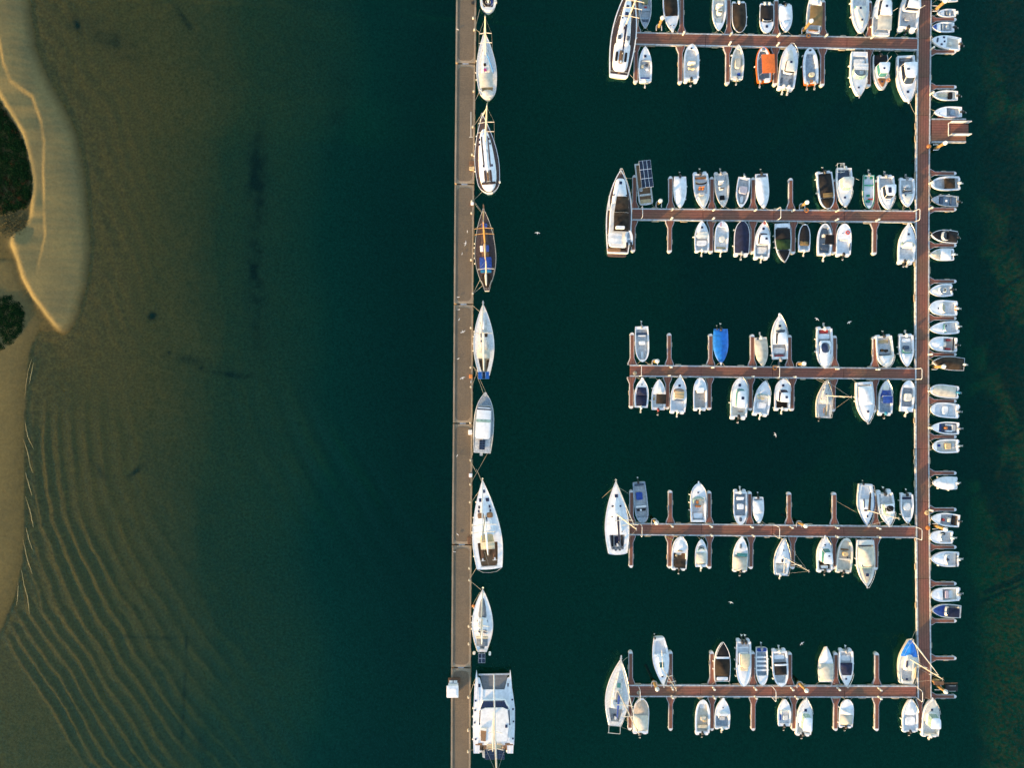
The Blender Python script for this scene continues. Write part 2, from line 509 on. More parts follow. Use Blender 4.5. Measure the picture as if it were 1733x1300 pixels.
def sand_mat():
    m, t, b = new_mat('sand_with_water_murk')
    L = t.links.new
    g = N(t, 'ShaderNodeNewGeometry')
    sx = N(t, 'ShaderNodeSeparateXYZ'); L(g.outputs['Position'], sx.inputs[0])

    def noise(s, d=5, vec=None):
        n = N(t, 'ShaderNodeTexNoise'); n.inputs['Scale'].default_value = s; n.inputs['Detail'].default_value = d
        L(vec or g.outputs['Position'], n.inputs['Vector']); return n

    def rng(src, a, b2, c=0, d2=1):
        r = N(t, 'ShaderNodeMapRange'); L(src, r.inputs[0])
        for i, v in enumerate((a, b2, c, d2)): r.inputs[i + 1].default_value = v
        return r.outputs[0]

    def mix(f, A, B, bt='MIX'):
        x = N(t, 'ShaderNodeMix', data_type='RGBA', blend_type=bt)
        for s, v in ((0, f), (6, A), (7, B)):
            if isinstance(v, (int, float)): x.inputs[s].default_value = v
            elif isinstance(v, tuple): x.inputs[s].default_value = (*v, 1)
            else: L(v, x.inputs[s])
        return x.outputs[2]
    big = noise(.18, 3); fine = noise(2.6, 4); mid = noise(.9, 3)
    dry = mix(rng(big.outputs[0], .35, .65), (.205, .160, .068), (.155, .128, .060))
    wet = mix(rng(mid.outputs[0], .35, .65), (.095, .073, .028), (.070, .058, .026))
    olive_murk = mix(rng(mid.outputs[0], .3, .7), (.060, .054, .019), (.044, .047, .019))
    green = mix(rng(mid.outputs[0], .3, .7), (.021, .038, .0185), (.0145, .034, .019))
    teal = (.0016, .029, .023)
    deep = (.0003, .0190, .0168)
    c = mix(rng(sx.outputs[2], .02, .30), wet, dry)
    c = mix(rng(sx.outputs[2], -.05, -.45), c, olive_murk)  # from here down, the dimming by deeper water is painted into the bed colour
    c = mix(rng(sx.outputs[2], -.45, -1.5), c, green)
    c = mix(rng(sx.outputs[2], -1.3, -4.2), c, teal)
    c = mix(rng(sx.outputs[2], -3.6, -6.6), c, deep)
    aw = N(t, 'ShaderNodeAttribute', attribute_name='weed')
    c = mix(aw.outputs['Fac'], c, (.004, .011, .0095))
    ar = N(t, 'ShaderNodeAttribute', attribute_name='rocky')
    c = mix(1.0, c, c)
    rk = N(t, 'ShaderNodeMath', operation='MULTIPLY'); L(ar.outputs['Fac'], rk.inputs[0]); L(rng(noise(1.6, 3).outputs[0], .4, .65), rk.inputs[1])
    c = mix(rk.outputs[0], c, (.040, .026, .012))
    asq = N(t, 'ShaderNodeAttribute', attribute_name='spark')
    c = mix(asq.outputs['Fac'], c, (.30, .17, .03))
    c = mix(1.0, c, mix(rng(sx.outputs[2], -.05, .1), rng(fine.outputs[0], .25, .75, .62, 1.38), rng(fine.outputs[0], .25, .75, .87, 1.13)), 'MULTIPLY')
    L(c, b.inputs['Base Color'])
    b.inputs['Roughness'].default_value = .9
    b.inputs['Specular IOR Level'].default_value = 0.0
    bp = N(t, 'ShaderNodeBump'); bp.inputs['Strength'].default_value = .35; bp.inputs['Distance'].default_value = .05
    L(fine.outputs[0], bp.inputs['Height']); L(bp.outputs[0], b.inputs['Normal'])
    return m


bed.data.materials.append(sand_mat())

# ------------------------------------------------------------------ water, waves on its top
wx = axis([(-5900, -1000, 900), (-1000, -200, 80), (-200, 800, 4), (800, 1900, 20), (1900, 2500, 80), (2500, 6901, 900)])
wy = axis([(-5900, -1000, 900), (-1000, -200, 80), (-200, 1500, 5), (1500, 2300, 80), (2300, 6901, 900)])
WX, WY = np.meshgrid(wx, wy)
ph, ws_ = wave_phase(WX, WY)
amp = .035 * sstep(600, 760, WY) * (1 - sstep(90, 340, ws_)) + .13 * np.exp(-((WX - .8 * (WY - 700) - 480) / 120) ** 2 - ((WY - 830) / 160) ** 2) * np.clip(.7 + fbm(WX / 90, WY / 90, 3), .1, 1.2)
WZ = amp * (np.sin(ph) + .25 * np.sin(2 * ph + .6)) * (np.abs(WX) < 2000)
wat = grid_mesh('water', WX, WY, WZ)
tag(wat, kind='structure')


def water_mat():
    m = bpy.data.materials.new('sea_water'); m.use_nodes = True
    t = m.node_tree; L = t.links.new
    for n in list(t.nodes):
        if n.type == 'BSDF_PRINCIPLED': t.nodes.remove(n)
    out = t.nodes['Material Output']
    g = N(t, 'ShaderNodeNewGeometry')
    n1 = N(t, 'ShaderNodeTexNoise'); n1.inputs['Scale'].default_value = 1.4; n1.inputs['Detail'].default_value = 2; n1.inputs['Roughness'].default_value = .55
    mp = N(t, 'ShaderNodeMapping'); mp.inputs['Scale'].default_value = (1, .7, 1); mp.inputs['Rotation'].default_value = (0, 0, .7)
    L(g.outputs['Position'], mp.inputs[0]); L(mp.outputs[0], n1.inputs['Vector'])
    bp = N(t, 'ShaderNodeBump'); bp.inputs['Strength'].default_value = .7; bp.inputs['Distance'].default_value = .11
    L(n1.outputs[0], bp.inputs['Height'])
    gl = N(t, 'ShaderNodeBsdfGlossy'); gl.inputs['Roughness'].default_value = .04
    gl.inputs['Color'].default_value = (.22, 1, .86, 1)
    L(bp.outputs[0], gl.inputs['Normal'])
    tr = N(t, 'ShaderNodeBsdfTransparent'); tr.inputs['Color'].default_value = (.97, .93, .74, 1)
    dot = N(t, 'ShaderNodeVectorMath', operation='DOT_PRODUCT')
    L(g.outputs['Normal'], dot.inputs[0]); L(g.outputs['Incoming'], dot.inputs[1])
    ab = N(t, 'ShaderNodeMath', operation='ABSOLUTE'); L(dot.outputs['Value'], ab.inputs[0])
    om = N(t, 'ShaderNodeMath', operation='SUBTRACT'); om.inputs[0].default_value = 1; L(ab.outputs[0], om.inputs[1])
    pw = N(t, 'ShaderNodeMath', operation='POWER'); L(om.outputs[0], pw.inputs[0]); pw.inputs[1].default_value = 5
    ma = N(t, 'ShaderNodeMath', operation='MULTIPLY_ADD'); L(pw.outputs[0], ma.inputs[0]); ma.inputs[1].default_value = .98; ma.inputs[2].default_value = .022
    mx = N(t, 'ShaderNodeMixShader'); L(ma.outputs[0], mx.inputs[0]); L(tr.outputs[0], mx.inputs[1]); L(gl.outputs[0], mx.inputs[2])
    tm = N(t, 'ShaderNodeMix', data_type='RGBA')      # low-angle sheen loses the tint of the water body
    tm.inputs[6].default_value = gl.inputs['Color'].default_value
    tm.inputs[7].default_value = (1, 1, 1, 1)
    t4 = N(t, 'ShaderNodeMath', operation='MULTIPLY'); t4.use_clamp = True; t4.inputs[1].default_value = 6.0
    L(pw.outputs[0], t4.inputs[0]); L(t4.outputs[0], tm.inputs[0]); L(tm.outputs[2], gl.inputs['Color'])
    L(mx.outputs[0], out.inputs['Surface'])
    return m


wat.data.materials.append(water_mat())

# ------------------------------------------------------------------ shared small meshes
M_PAD = mesh_of('dock_pad', loft([sup(-.55, .55, .13, .13, 0, 5, 5, 12), sup(-.55, .55, .13, .13, .16, 5, 5, 12), sup(-.5, .5, .1, .1, .2, 5, 5, 12)]), PADM)
M_FEND = mesh_of('fender', join(lathe([(.02, -.34), (.09, -.3), (.13, -.2), (.13, .2), (.09, .3), (.03, .36)], 8)), FEND)
M_HATCH = mesh_of('hatch', loft([sup(-.5, .5, .5, .5, 0, 9, 9, 16), sup(-.5, .5, .5, .5, .7, 9, 9, 16), sup(-.44, .44, .44, .44, 1, 9, 9, 16)]), NAVG)
M_FLOAT = mesh_of('end_float', loft([[(.36 * math.sin(PI * k / 10 - PI / 2) * 1.0, 0.42 * math.cos(PI * k / 10 - PI / 2) - .02, z) for k in range(11)] for z in (-.25, .40, .44)]), FLOAT)


def walkway_box(x0, x1, hw, z0, z1): return box(x0, x1, -hw, hw, z0, z1)


class Dock:
    """a floating walkway along the local x axis; a, b are photo pixels of its ends"""

    def __init__(s, name, label, a, b, width_px, group=None, cat='jetty', z=.5):
        s.z = z
        A, B = P(*a, z), P(*b, z)
        s.A = A
        s.len = (B - A).length
        s.rz = math.atan2(B.y - A.y, B.x - A.x)
        s.root = empty(name, (A.x, A.y, 0), s.rz)
        tag(s.root, label, cat, group)
        s.hw = width_px * MPP * (CAM_H - z) / CAM_H / 2
        s.M = Matrix.Translation((A.x, A.y, 0)) @ Matrix.Rotation(s.rz, 4, 'Z')
        s.Mi = s.M.inverted()

    def loc(s, px, py, z=None):
        v = s.Mi @ P(px, py, s.z if z is None else z)
        return v

    def walkway(s, sec=12.0, rail=.2):
        n = max(1, round(s.len / sec))
        for i in range(n):
            x0, x1 = s.len * i / n + .03, s.len * (i + 1) / n - .03
            d_ = mk('decking', *box(x0, x1, -s.hw + rail + .01, s.hw - rail - .01, .28, s.z), DECK, s.root)
            mk('float', *box(x0 + .5, x1 - .5, -s.hw + .3, s.hw - .3, -.5, .278), RUBB, s.root)
            for q in (-1, 1):
                y0, y1 = sorted((q * (s.hw - rail), q * s.hw))
                mk('edge_beam', *box(x0, x1, y0, y1, .12, s.z + .05), GALV, s.root)

    def finger(s, px0, py0, px1, py1, w=7.0, flare=15.0, fl=12.0):
        """finger pontoon from the walkway edge to its tip"""
        a, b = s.loc(px0, py0), s.loc(px1, py1)
        d_ = Vector((b.x - a.x, b.y - a.y, 0)); ln = d_.length; d_.normalize()
        ang = math.atan2(d_.y, d_.x)
        k = MPP
        hw, hf, f = w * k / 2, flare * k / 2, fl * k
        out = [(.005, -hf), (f * .25, -hf * .98), (f, -hw), (ln - .3, -hw), (ln - .3, hw), (f, hw), (f * .25, hf * .98), (.005, hf)]
        e = .09
        inn = [(.02, -hf + e * 1.6), (f * .25, -hf + e * 1.5), (f + .02, -hw + e), (ln - .32, -hw + e), (ln - .32, hw - e), (f + .02, hw - e), (f * .25, hf - e * 1.5), (.02, hf - e * 1.6)]
        o = mk('finger_pontoon', *ext(out, .1, .46), GALV, s.root)
        o.location = (a.x, a.y, 0); o.rotation_euler = (0, 0, ang)
        mk('finger_decking', *ext(inn, .3, .49), DECK, o)
        fo = inst('end_float', M_FLOAT, o, (ln - .3, 0, 0), (0, 0, 0), (1.15, w * k / .72, 1))
        fo.rotation_euler = (0, 0, -PI / 2); fo.scale = (w * k / .70, 1.1, 1)
        for q in (-1, 1):
            if random.random() < .62:
                inst('dock_fender', M_PAD, o, (ln * random.uniform(.45, .7), q * (hw + .06), .26), (0, 0, 0), (.75, .7, .8))
        return o

    def pads(s, n, side=(1, -1), avoid=()):
        for q in side:
            for i in range(n):
                x = s.len * (i + random.uniform(.25, .75)) / n
                inst('dock_fender', M_PAD, s.root, (x, q * (s.hw + .09), .3), (0, 0, 0), (random.uniform(.8, 1.2), 1, 1))
        for i in range(int(n * 1.6)):
            for q in side:
                x = s.len * (i + random.random()) / int(n * 1.6)
                mk('cleat', *box(x - .14, x + .14, q * (s.hw - .1) - .04, q * (s.hw - .1) + .04, s.z + .05, s.z + .12), STEEL, s.root)


ORD = ['topmost', 'second', 'middle', 'fourth', 'bottom']
ROWS = [
    # (left end centre, right end centre, width) then finger roots/tips above and below
    ((1075, 64.5), (1553, 74.2), 21.5), ((1070, 362.5), (1549, 366.6), 20.5), ((1066, 627.5), (1548.5, 633), 20.0),
    ((1066, 896), (1549, 901), 20.5), ((1064, 1170), (1551, 1171.5), 20.5)]
F_UP = [[(1077.5, 54, -8), (1154, 55.5, -6), (1233.6, 57, -4), (1314, 58.5, -2), (1393.6, 60, 0), (1472.6, 61.5, 1)],
        [(1074, 353, 297), (1135, 353, 299), (1205, 353.5, 300), (1275, 354, 301), (1338.5, 354.5, 302), (1413, 355, 304), (1483, 356, 305)],
        [(1070, 618, 564), (1133, 618.5, 565), (1203, 619, 566), (1273.6, 620, 567), (1336.5, 620.5, 568), (1413, 621.5, 569), (1481, 622.5, 570.5)],
        [(1069, 886, 831), (1134.6, 886.5, 831.7), (1200.5, 887, 832.5), (1269, 888, 833.4), (1336, 888.5, 834.6), (1412.4, 889, 835), (1482.6, 890, 836)],
        [(1067.5, 1160, 1104), (1135, 1160, 1104.3), (1205, 1160.5, 1104.6), (1274.6, 1160.5, 1105), (1337, 1161, 1106), (1415, 1161, 1106.4), (1484.5, 1161.5, 1106.8)]]
F_DN = [[(1076.6, 75.5, 138.5), (1152, 77, 139.5), (1232, 78.5, 141), (1312.8, 80, 143), (1392.5, 81.5, 144), (1471, 83, 145)],
        [(1072, 373, 425.5), (1134, 373.5, 426.5), (1204, 374, 427.3), (1274.5, 374.5, 428), (1343, 375, 428.5), (1412, 375.6, 429), (1481, 376, 430)],
        [(1069, 638, 690.5), (1130, 638.5, 692), (1201, 639.3, 693), (1270.6, 640, 694), (1341, 640.7, 694.5), (1411, 641.5, 695.7), (1481, 642.3, 697)],
        [(1068.5, 906.5, 960.5), (1133.6, 907, 961.7), (1201, 907.7, 962.2), (1271.4, 908.3, 962.6), (1342, 909, 962.8), (1412, 909.7, 963), (1483, 910.5, 964)],
        [(1066.6, 1180.3, 1236), (1135.4, 1180.5, 1236.7), (1205.4, 1181, 1236.7), (1275.4, 1181, 1236.7), (1344, 1181.3, 1237), (1415, 1181.5, 1237), (1484.5, 1181.7, 1237.2)]]
docks = []
for i, (a, b, w) in enumerate(ROWS):
    dk = Dock('floating_jetty', '%s of the five brown-decked floating jetties with finger pontoons' % ORD[i], a, b, w, 'floating jetties')
    dk.walkway()
    for x, y0, y1 in F_UP[i]: dk.finger(x, y0, x, y1)
    for x, y0, y1 in F_DN[i]: dk.finger(x, y0, x - .4, y1)
    dk.pads(9)
    docks.append(dk)

# the long walkway that carries the five jetties: pontoons that lie a little out of line
MY = [-60, 0, 130, 260, 380, 500, 650, 760, 850, 980, 1100, 1184]
MX = [1565.8, 1565, 1563.5, 1562, 1561.2, 1560.8, 1560.4, 1560.8, 1561.5, 1562.6, 1564, 1564.8]
mroot = empty('main_walkway', (P(1562, 1184).x, P(1562, 1184).y, 0))
tag(mroot, 'long straight brown-decked walkway joining all five jetties', 'walkway')
MW = 23.5
for i in range(len(MY) - 1):
    n = 2 if MY[i + 1] - MY[i] > 125 else 1
    for j in range(n):
        ya = MY[i] + (MY[i + 1] - MY[i]) * j / n; yb = MY[i] + (MY[i + 1] - MY[i]) * (j + 1) / n
        xa, xb = np.interp([ya, yb], MY, MX)
        pa, pb = P(xa, ya, .5), P(xb, yb, .5)
        d_ = (pb - pa); ln = d_.length
        rz = math.atan2(d_.y, d_.x)
        hw = MW * .0996 / 2
        for nm, vf, mm in (('decking', box(.02, ln - .02, -hw + .22, hw - .22, .3, .5), DECK), ('edge_beam', box(.02, ln - .02, -hw, -hw + .2, .12, .552), GALV),
                           ('edge_beam', box(.02, ln - .02, hw - .2, hw, .12, .552), GALV), ('float', box(.4, ln - .4, -hw + .35, hw - .35, -.5, .295), RUBB)):
            o = mk(nm, *vf, mm, mroot)
            o.location = pa - mroot.location; o.location.z = 0; o.rotation_euler = (0, 0, rz)
MDOCK = Dock.__new__(Dock)
MDOCK.z = .5; MDOCK.root = mroot; MDOCK.M = Matrix.Translation(mroot.location); MDOCK.Mi = MDOCK.M.inverted(); MDOCK.hw = MW * .0498
for y in (32, 86.5, 146.6, 293, 354, 415, 476, 538.6, 600, 679, 739.6, 801, 863, 926.6, 988.6, 1051.6, 1115, 1180):
    xr = float(np.interp(y, MY, MX)) + MW / 2
    MDOCK.finger(xr, y, 1618, y, 6.2, 15, 9)
MDOCK.finger(1557.6, 1184.5, 1557.6, 1237, 7, 14, 10)
for y in (110, 132, 215, 235, 300, 318, 444, 462, 487, 500, 590, 655, 712, 762, 780, 822, 880, 912, 958, 1030, 1045, 1090):
    for q in (-1, 1):
        if random.random() < .75:
            xe = float(np.interp(y, MY, MX)) + q * (MW / 2 + .8)
            v = MDOCK.loc(xe, y + random.uniform(-5, 5), .5)
            inst('dock_fender', M_PAD, mroot, (v.x, v.y, .3), (0, 0, PI / 2), (random.uniform(.8, 1.3), 1, 1))

# ------------------------------------------------------------------ mooring piles with white cones, held by steel hoops
NEAR = {0: 'near the outer end of the %s jetty', 1: 'midway along the %s jetty'}
MURK = mat('murk_darkened', (.006, .014, .012), .9, var=.2, spec=0.0)  # dark tone painted on submerged piles stands in for light lost in the water
PILES = [(1114, 47, 3.3, NEAR[0] % ORD[0]), (1359, 52, 3.3, NEAR[1] % ORD[0]), (1113.5, 345, 2.0, NEAR[0] % ORD[1]), (1355, 349, 2.6, NEAR[1] % ORD[1]),
         (1107, 612, 2.6, NEAR[0] % ORD[2]), (1350, 616, 2.6, NEAR[1] % ORD[2]), (1106, 880, 2.6, NEAR[0] % ORD[3]), (1350, 884, 3.2, NEAR[1] % ORD[3]),
         (1106, 1154, 3.0, NEAR[0] % ORD[4]), (1351, 1155, 3.3, NEAR[1] % ORD[4]),
         (1582, 17, 2.9, 'right of the walkway, cut by the top edge'), (1583, 251, 2.7, 'just below the boarding platform'),
         (1581, 621, 2.6, 'beside the brown covered boat'), (1582, 890, 2.9, 'right of the walkway, level with the fourth jetty'),
         (1586, 1161, 2.3, 'right of the walkway, level with the bottom jetty')]
for x, y, h, where in PILES:
    p = P(x, y, 0)
    r = empty('mooring_pile', (p.x, p.y, 0))
    tag(r, 'rusty steel mooring pile with white cap ' + where, 'mooring pile', 'mooring piles')
    mk('shaft', *lathe([(.24, -.15), (.24, h)], 14), PILE, r, True)
    mk('submerged_shaft', *lathe([(.25, -7), (.25, -.155)], 14), MURK, r, True)
    mk('cap', *lathe([(.36, h - .02), (.37, h + .12), (.2, h + .45), (.04, h + .62)], 14), FLOAT, r, True)
    # hoop towards the dock
    dx, dy = (0, -1) if x < 1570 else (-1, 0)
    pts = []
    for k in range(9):
        a_ = PI * k / 8
        u, v = .45 * math.cos(a_), .42 * math.sin(a_)
        pts.append((u, v - .1, .62) if dx == 0 else (v - .1, u, .62))
    e_ = .75
    pts = ([(.45, -e_, .62)] + pts + [(-.45, -e_, .62)]) if dx == 0 else ([(-e_, .45, .62)] + pts + [(-e_, -.45, .62)])
    mk('pile_hoop', *tube(pts, .07, 6), GALV, r, True)

# ------------------------------------------------------------------ white tube portals standing across the jetties
GATES = [(1, 1545.5, 367), (1, 1314, 364), (1, 1084, 362.5), (2, 1549, 633), (2, 1312, 630), (2, 1082, 627.5), (3, 1549, 901.3), (3, 1312, 898.5), (3, 1083, 896), (4, 1550, 1171.5), (4, 1306, 1171), (4, 1080, 1170)]
GN = ['at the walkway end of', 'midway along', 'at the outer end of']
for k, (i, x, y) in enumerate(GATES):
    p = P(x, y, .5)
    g = empty('access_portal', (p.x, p.y, .5), docks[i].rz)
    tag(g, 'white tube portal frame %s the %s jetty' % (GN[k % 3], ORD[i]), 'gate', 'portal frames over the jetties')
    hw = docks[i].hw - .1
    for q in (-1, 1):
        mk('post', *tube([(0, q * hw, .05), (0, q * hw, 1.75), (.0, q * (hw - .2), 1.98)], .05, 6), FLOAT, g, True)
    mk('crossbar', *tube([(0, -hw + .18, 1.98), (0, hw - .18, 1.98)], .05, 6), FLOAT, g, True)

# ------------------------------------------------------------------ service pedestals
NTH = ['first', 'second', 'third', 'fourth', 'fifth', 'sixth', 'seventh', 'eighth', 'ninth', 'tenth', 'eleventh', 'twelfth', 'thirteenth', 'fourteenth', 'fifteenth', 'sixteenth', 'seventeenth', 'eighteenth', 'nineteenth', 'twentieth', 'twenty-first', 'twenty-second', 'twenty-third']
M_PED = mesh_of('pedestal_body', loft([sup(-.13, .13, .11, .11, 0, 5, 5, 12), sup(-.13, .13, .11, .11, .95, 5, 5, 12), sup(-.17, .17, .14, .14, 1.0, 4, 4, 12), sup(-.14, .14, .11, .11, 1.16, 4, 4, 12)]), W2)
M_PEDB = mesh_of('pedestal_panel', box(-.16, -.13, -.08, .08, .5, .85), GRYC, False)
for i, dk in enumerate(docks):
    for up, fl in ((1, F_UP[i]), (-1, F_DN[i])):
        for nf, (x, y0, y1) in enumerate(fl):
            if x < 1090 or random.random() < .18: continue
            p = P(x + 1.5, y0 + (3.2 if up > 0 else -2.6), .5)
            r = empty('service_pedestal', (p.x, p.y, .55), random.uniform(-.1, .1))
            tag(r, 'cream service pedestal at the %s %s finger from the left, %s jetty' % (NTH[nf], 'upper' if up > 0 else 'lower', ORD[i]), 'pedestal', 'service pedestals of the %s jetty' % ORD[i])
            inst('cabinet', M_PED, r); inst('socket_panel', M_PEDB, r)
for nf, y in enumerate((84, 160, 311, 354, 600, 662, 724, 863)):
    p = P(float(np.interp(y, MY, MX)) + 10.4, y, .5)
    r = empty('service_pedestal', (p.x, p.y, .55), PI / 2)
    tag(r, 'cream service pedestal on the main walkway, %s from the top' % NTH[nf], 'pedestal', 'service pedestals of the main walkway')
    inst('cabinet', M_PED, r); inst('socket_panel', M_PEDB, r)

# ------------------------------------------------------------------ boarding platform on the right of the walkway
pr = Dock('boarding_platform', 'square brown-decked boarding platform right of the main walkway', (1576.5, 220.6), (1635, 220.6), 41, cat='platform')
pr.walkway(20, .24)
ww = pr
gp = P(1605, 218, .55)
g = empty('gangway', (gp.x, gp.y, .55))
tag(g, 'short gangway with white side rails on the boarding platform', 'gangway')
mk('tread_plate', *ext([(0, -.95), (3.3, -.95), (3.3, .75), (0, .75)], .02, .10), DECK, g)
for q, y in ((1, .98), (-1, -1.15)):
    mk('side_rail', *join(tube([(0, y, .0), (0, y, 1.0), (3.3, y, 1.0), (3.3, y, .0)], .06, 6), box(0, 3.3, y - .04, y + .04, .1, .92)), FLOAT, g)
mk('threshold', *box(-.08, .0, -1.1, .92, .02, .16), FLOAT, g)

# ------------------------------------------------------------------ floating concrete breakwater in seven sections
def bw_edges(y): return np.interp(y, [0, 200, 340, 520, 650, 800, 1000, 1300], [772, 770.5, 769.2, 768, 767, 766, 764.3, 762.7]), np.interp(y, [0, 200, 340, 520, 650, 800, 1000, 1300], [805.5, 803.2, 801.8, 800.5, 800, 799, 797, 796])


JY = [-97, 107, 311.5, 515, 717, 922.5, 1131, 1336]
SN = ['cut by the top edge of the photo', 'beside the white yacht with striped teak deck', 'beside the dark-decked two-master', 'beside the white sloop with blue stern panels', 'beside the wide white sloop with tan sprayhood', 'beside the narrow sloop with grey foredeck', 'beside the catamaran']
for i in range(7):
    ya, yb = JY[i] + 1.2, JY[i + 1] - 1.2
    (la, ra), (lb, rb_) = bw_edges(max(ya, -97)), bw_edges(yb)
    if i == 0: la, ra = 772.9, 806.6
    z = .8
    pa, pb = P((la + ra) / 2, ya, z), P((lb + rb_) / 2, yb, z)
    v = pb - pa; ln = v.length; rz = math.atan2(v.y, v.x)
    r = empty('breakwater_section', (pa.x, pa.y, 0), rz)
    tag(r, 'weathered concrete breakwater section ' + SN[i], 'breakwater', 'sections of the floating breakwater')
    hw = (ra - la) * MPP * .9933 / 2
    mk('concrete_body', *loft([[(x, y, zz) for x, y in ((0, -w_), (ln, -w_), (ln, w_), (0, w_))] for zz, w_ in ((-1.2, hw), (z - .12, hw), (z - .05, hw - .06))]), CONC, r)
    # sunk dark running surface with rounded corners, and kerb-like edges
    rr_ = []
    for cx_, cy_, a0 in ((ln - 1.2, hw - 1.15, 0), (1.2, hw - 1.15, 90), (1.2, -hw + 1.15, 180), (ln - 1.2, -hw + 1.15, 270)):
        for q in range(7): rr_.append((cx_ + .8 * math.cos(math.radians(a0 + 15 * q)), cy_ + .8 * math.sin(math.radians(a0 + 15 * q))))
    mk('running_surface', *ext(rr_, z - .049, z - .02), PANEL, r)
    for q in (-1, 1):
        y0, y1 = sorted((q * (hw - .26), q * hw))
        mk('kerb', *box(.05, ln - .05, y0, y1, z - .05, z + .06), CONC, r)
    for x in np.linspace(1.2, ln - 1.2, 9):
        for q in (-1, 1):
            if random.random() < .7:
                mk('rubber_fender', *box(x - .3, x + .3, q * hw + (-.0 if q > 0 else -.08), q * hw + (.08 if q > 0 else 0), .1, z - .15), RUBB, r)
    mk('coupling', *box(ln - .1, ln + .22, -.5, .5, z - .4, z - .12), GALV, r)

# bollards and the clutter on the breakwater edge
M_BOL = mesh_of('bollard_post', join(lathe([(.2, 0), (.2, .04), (.1, .06), (.1, .32), (.17, .36), (.17, .44), (.05, .47)], 12)), BGE)
for k, (x, y) in enumerate([(801, 31), (803, 51), (802, 155), (800.5, 215), (799, 262), (798.5, 341), (798, 361), (797.5, 440), (800, 497), (797, 555), (796.6, 622), (797, 655), (796, 716), (796.5, 779), (796, 820), (795.5, 850), (794.5, 982), (794.5, 962), (793.5, 1060), (793.5, 1090), (793, 1180), (792.5, 1236), (792.4, 1272)]):
    p = P(x, y, .8)
    r = empty('bollard', (p.x, p.y, .76)); inst('post', M_BOL, r)
    tag(r, 'low pale mooring bollard on the breakwater edge, %s from the top' % NTH[k], 'bollard', 'breakwater bollards')


def thing_box(name, label, cat, x, y, z, lx, ly, h, m, rz=0, lid=None):
    p = P(x, y, z)
    r = empty(name, (p.x, p.y, z), rz)
    tag(r, label, cat)
    mk('body', *loft([sup(-lx / 2, lx / 2, ly / 2, ly / 2, 0, 6, 6, 16), sup(-lx / 2, lx / 2, ly / 2, ly / 2, h * .85, 6, 6, 16)]), m, r, True)
    mk('lid', *loft([sup(-lx / 2 - .03, lx / 2 + .03, ly / 2 + .03, ly / 2 + .03, h * .85, 6, 6, 16), sup(-lx / 2, lx / 2, ly / 2, ly / 2, h, 6, 6, 16)]), lid or m, r, True)
    return r


zb = .78
thing_box('storage_box', 'white storage box on the breakwater beside the trawler', 'box', 796, 731.5, zb, .6, .8, .6, W)
thing_box('step_box', 'dark brown boarding step beside the striped-deck yacht', 'step', 798.6, 277, zb, .75, .7, .35, WOOD)
thing_box('step_box', 'orange-brown boarding step beside the striped-deck yacht', 'step', 798.6, 285.5, zb, .8, .6, .3, TAN)
thing_box('step_box', 'dark brown boarding step beside the wide white sloop', 'step', 794.6, 914, zb, .55, 1.3, .35, WOOD)
thing_box('crate', 'small orange and white crate above the dark two-master', 'crate', 799.3, 345, zb, .45, .5, .3, BUOY, lid=W)
thing_box('crate', 'small orange crate beside the sloop with blue stern panels', 'crate', 797, 637, zb, .5, .6, .3, BUOY)
thing_box('crate', 'small red and white crate between the trawler and the wide sloop', 'crate', 796.5, 804.5, zb, .5, .6, .3, RED, lid=W)
thing_box('drain_cover', 'small black box on the breakwater near the top edge', 'box', 800.3, 5, zb, .45, .5, .2, RUBB)
# kiosk that overhangs the left edge
kp = P(767.5, 1163, .8)
k_ = empty('service_hut', (kp.x, kp.y, .76))
tag(k_, 'small square white-roofed service hut on the breakwater edge', 'hut')
mk('hut_wall', *box(-.8, .8, -.8, .75, .02, 1.9), W, k_)
mk('roof', *loft([sup(-.98, .98, 1.0, 1.0, 1.9, 30, 30, 16), sup(-.96, .96, .98, .98, 2.0, 30, 30, 16), sup(-.6, .6, .5, .5, 2.06, 30, 30, 16)]), WT, k_)
mk('door', *box(.8, .83, -.4, .3, .05, 1.7), GALV, k_)
mk('base_frame', *box(-.85, 1.15, .78, 1.55, .02, .32), WOOD, k_)
mk('rack', *join(box(-.65, -.1, .85, 1.2, .33, .6), box(.05, .65, .85, 1.2, .33, .6)), W, k_)
lp = P(783, 198, .79)
ln_ = empty('painted_bay_mark', (P(797, 210, .8).x, P(797, 210, .8).y, .782))
mk('stripe', *join(box(-.05, .05, -2.1, 2.1, 0, .006), box(-.3, .3, -2.2, -2.1, 0, .006)), W2, ln_)
tag(ln_, 'thin pale painted mark on the breakwater by the striped-deck yacht', 'marking')

# ------------------------------------------------------------------ corner structure right of the bottom jetty
tp = P(1582, 1152, .3)
t_ = empty('timber_dolphin', (tp.x, tp.y, 0))
tag(t_, 'squat brown timber dolphin with a long beam below the lowest right finger', 'dolphin')
for q in (-.45, .0, .45):
    mk('submerged_pile', *lathe([(.22, -6), (.22, -.1)], 10, (q, .12 * (q == 0))), MURK, t_, True)
    mk('timber_pile', *lathe([(.22, -.095), (.22, 1.2), (.1, 1.3)], 10, (q, .12 * (q == 0))), PILE, t_, True)
mk('timber_cap', *box(-.8, .8, -.28, .32, 1.3, 1.55), WOOD, t_)
mk('beam', *tube([(.6, -.2, 1.1), (3.5, -.25, .8)], .09, 6), WOOD, t_)
rp_ = P(1610, 1165, .15)
w_ = empty('work_raft', (rp_.x, rp_.y, 0))
tag(w_, 'small black work raft floating beside the lowest right finger', 'raft')
mk('raft_deck', *box(-1.0, 1.0, -.55, .55, -.1, .28), RUBB, w_)
for q in (-1, 1): mk('grab_rail', *tube([(-.5, q * .45, .28), (-.45, q * .45, .42), (.55, q * .45, .42), (.6, q * .45, .28)], .03, 5), FLOAT, w_)

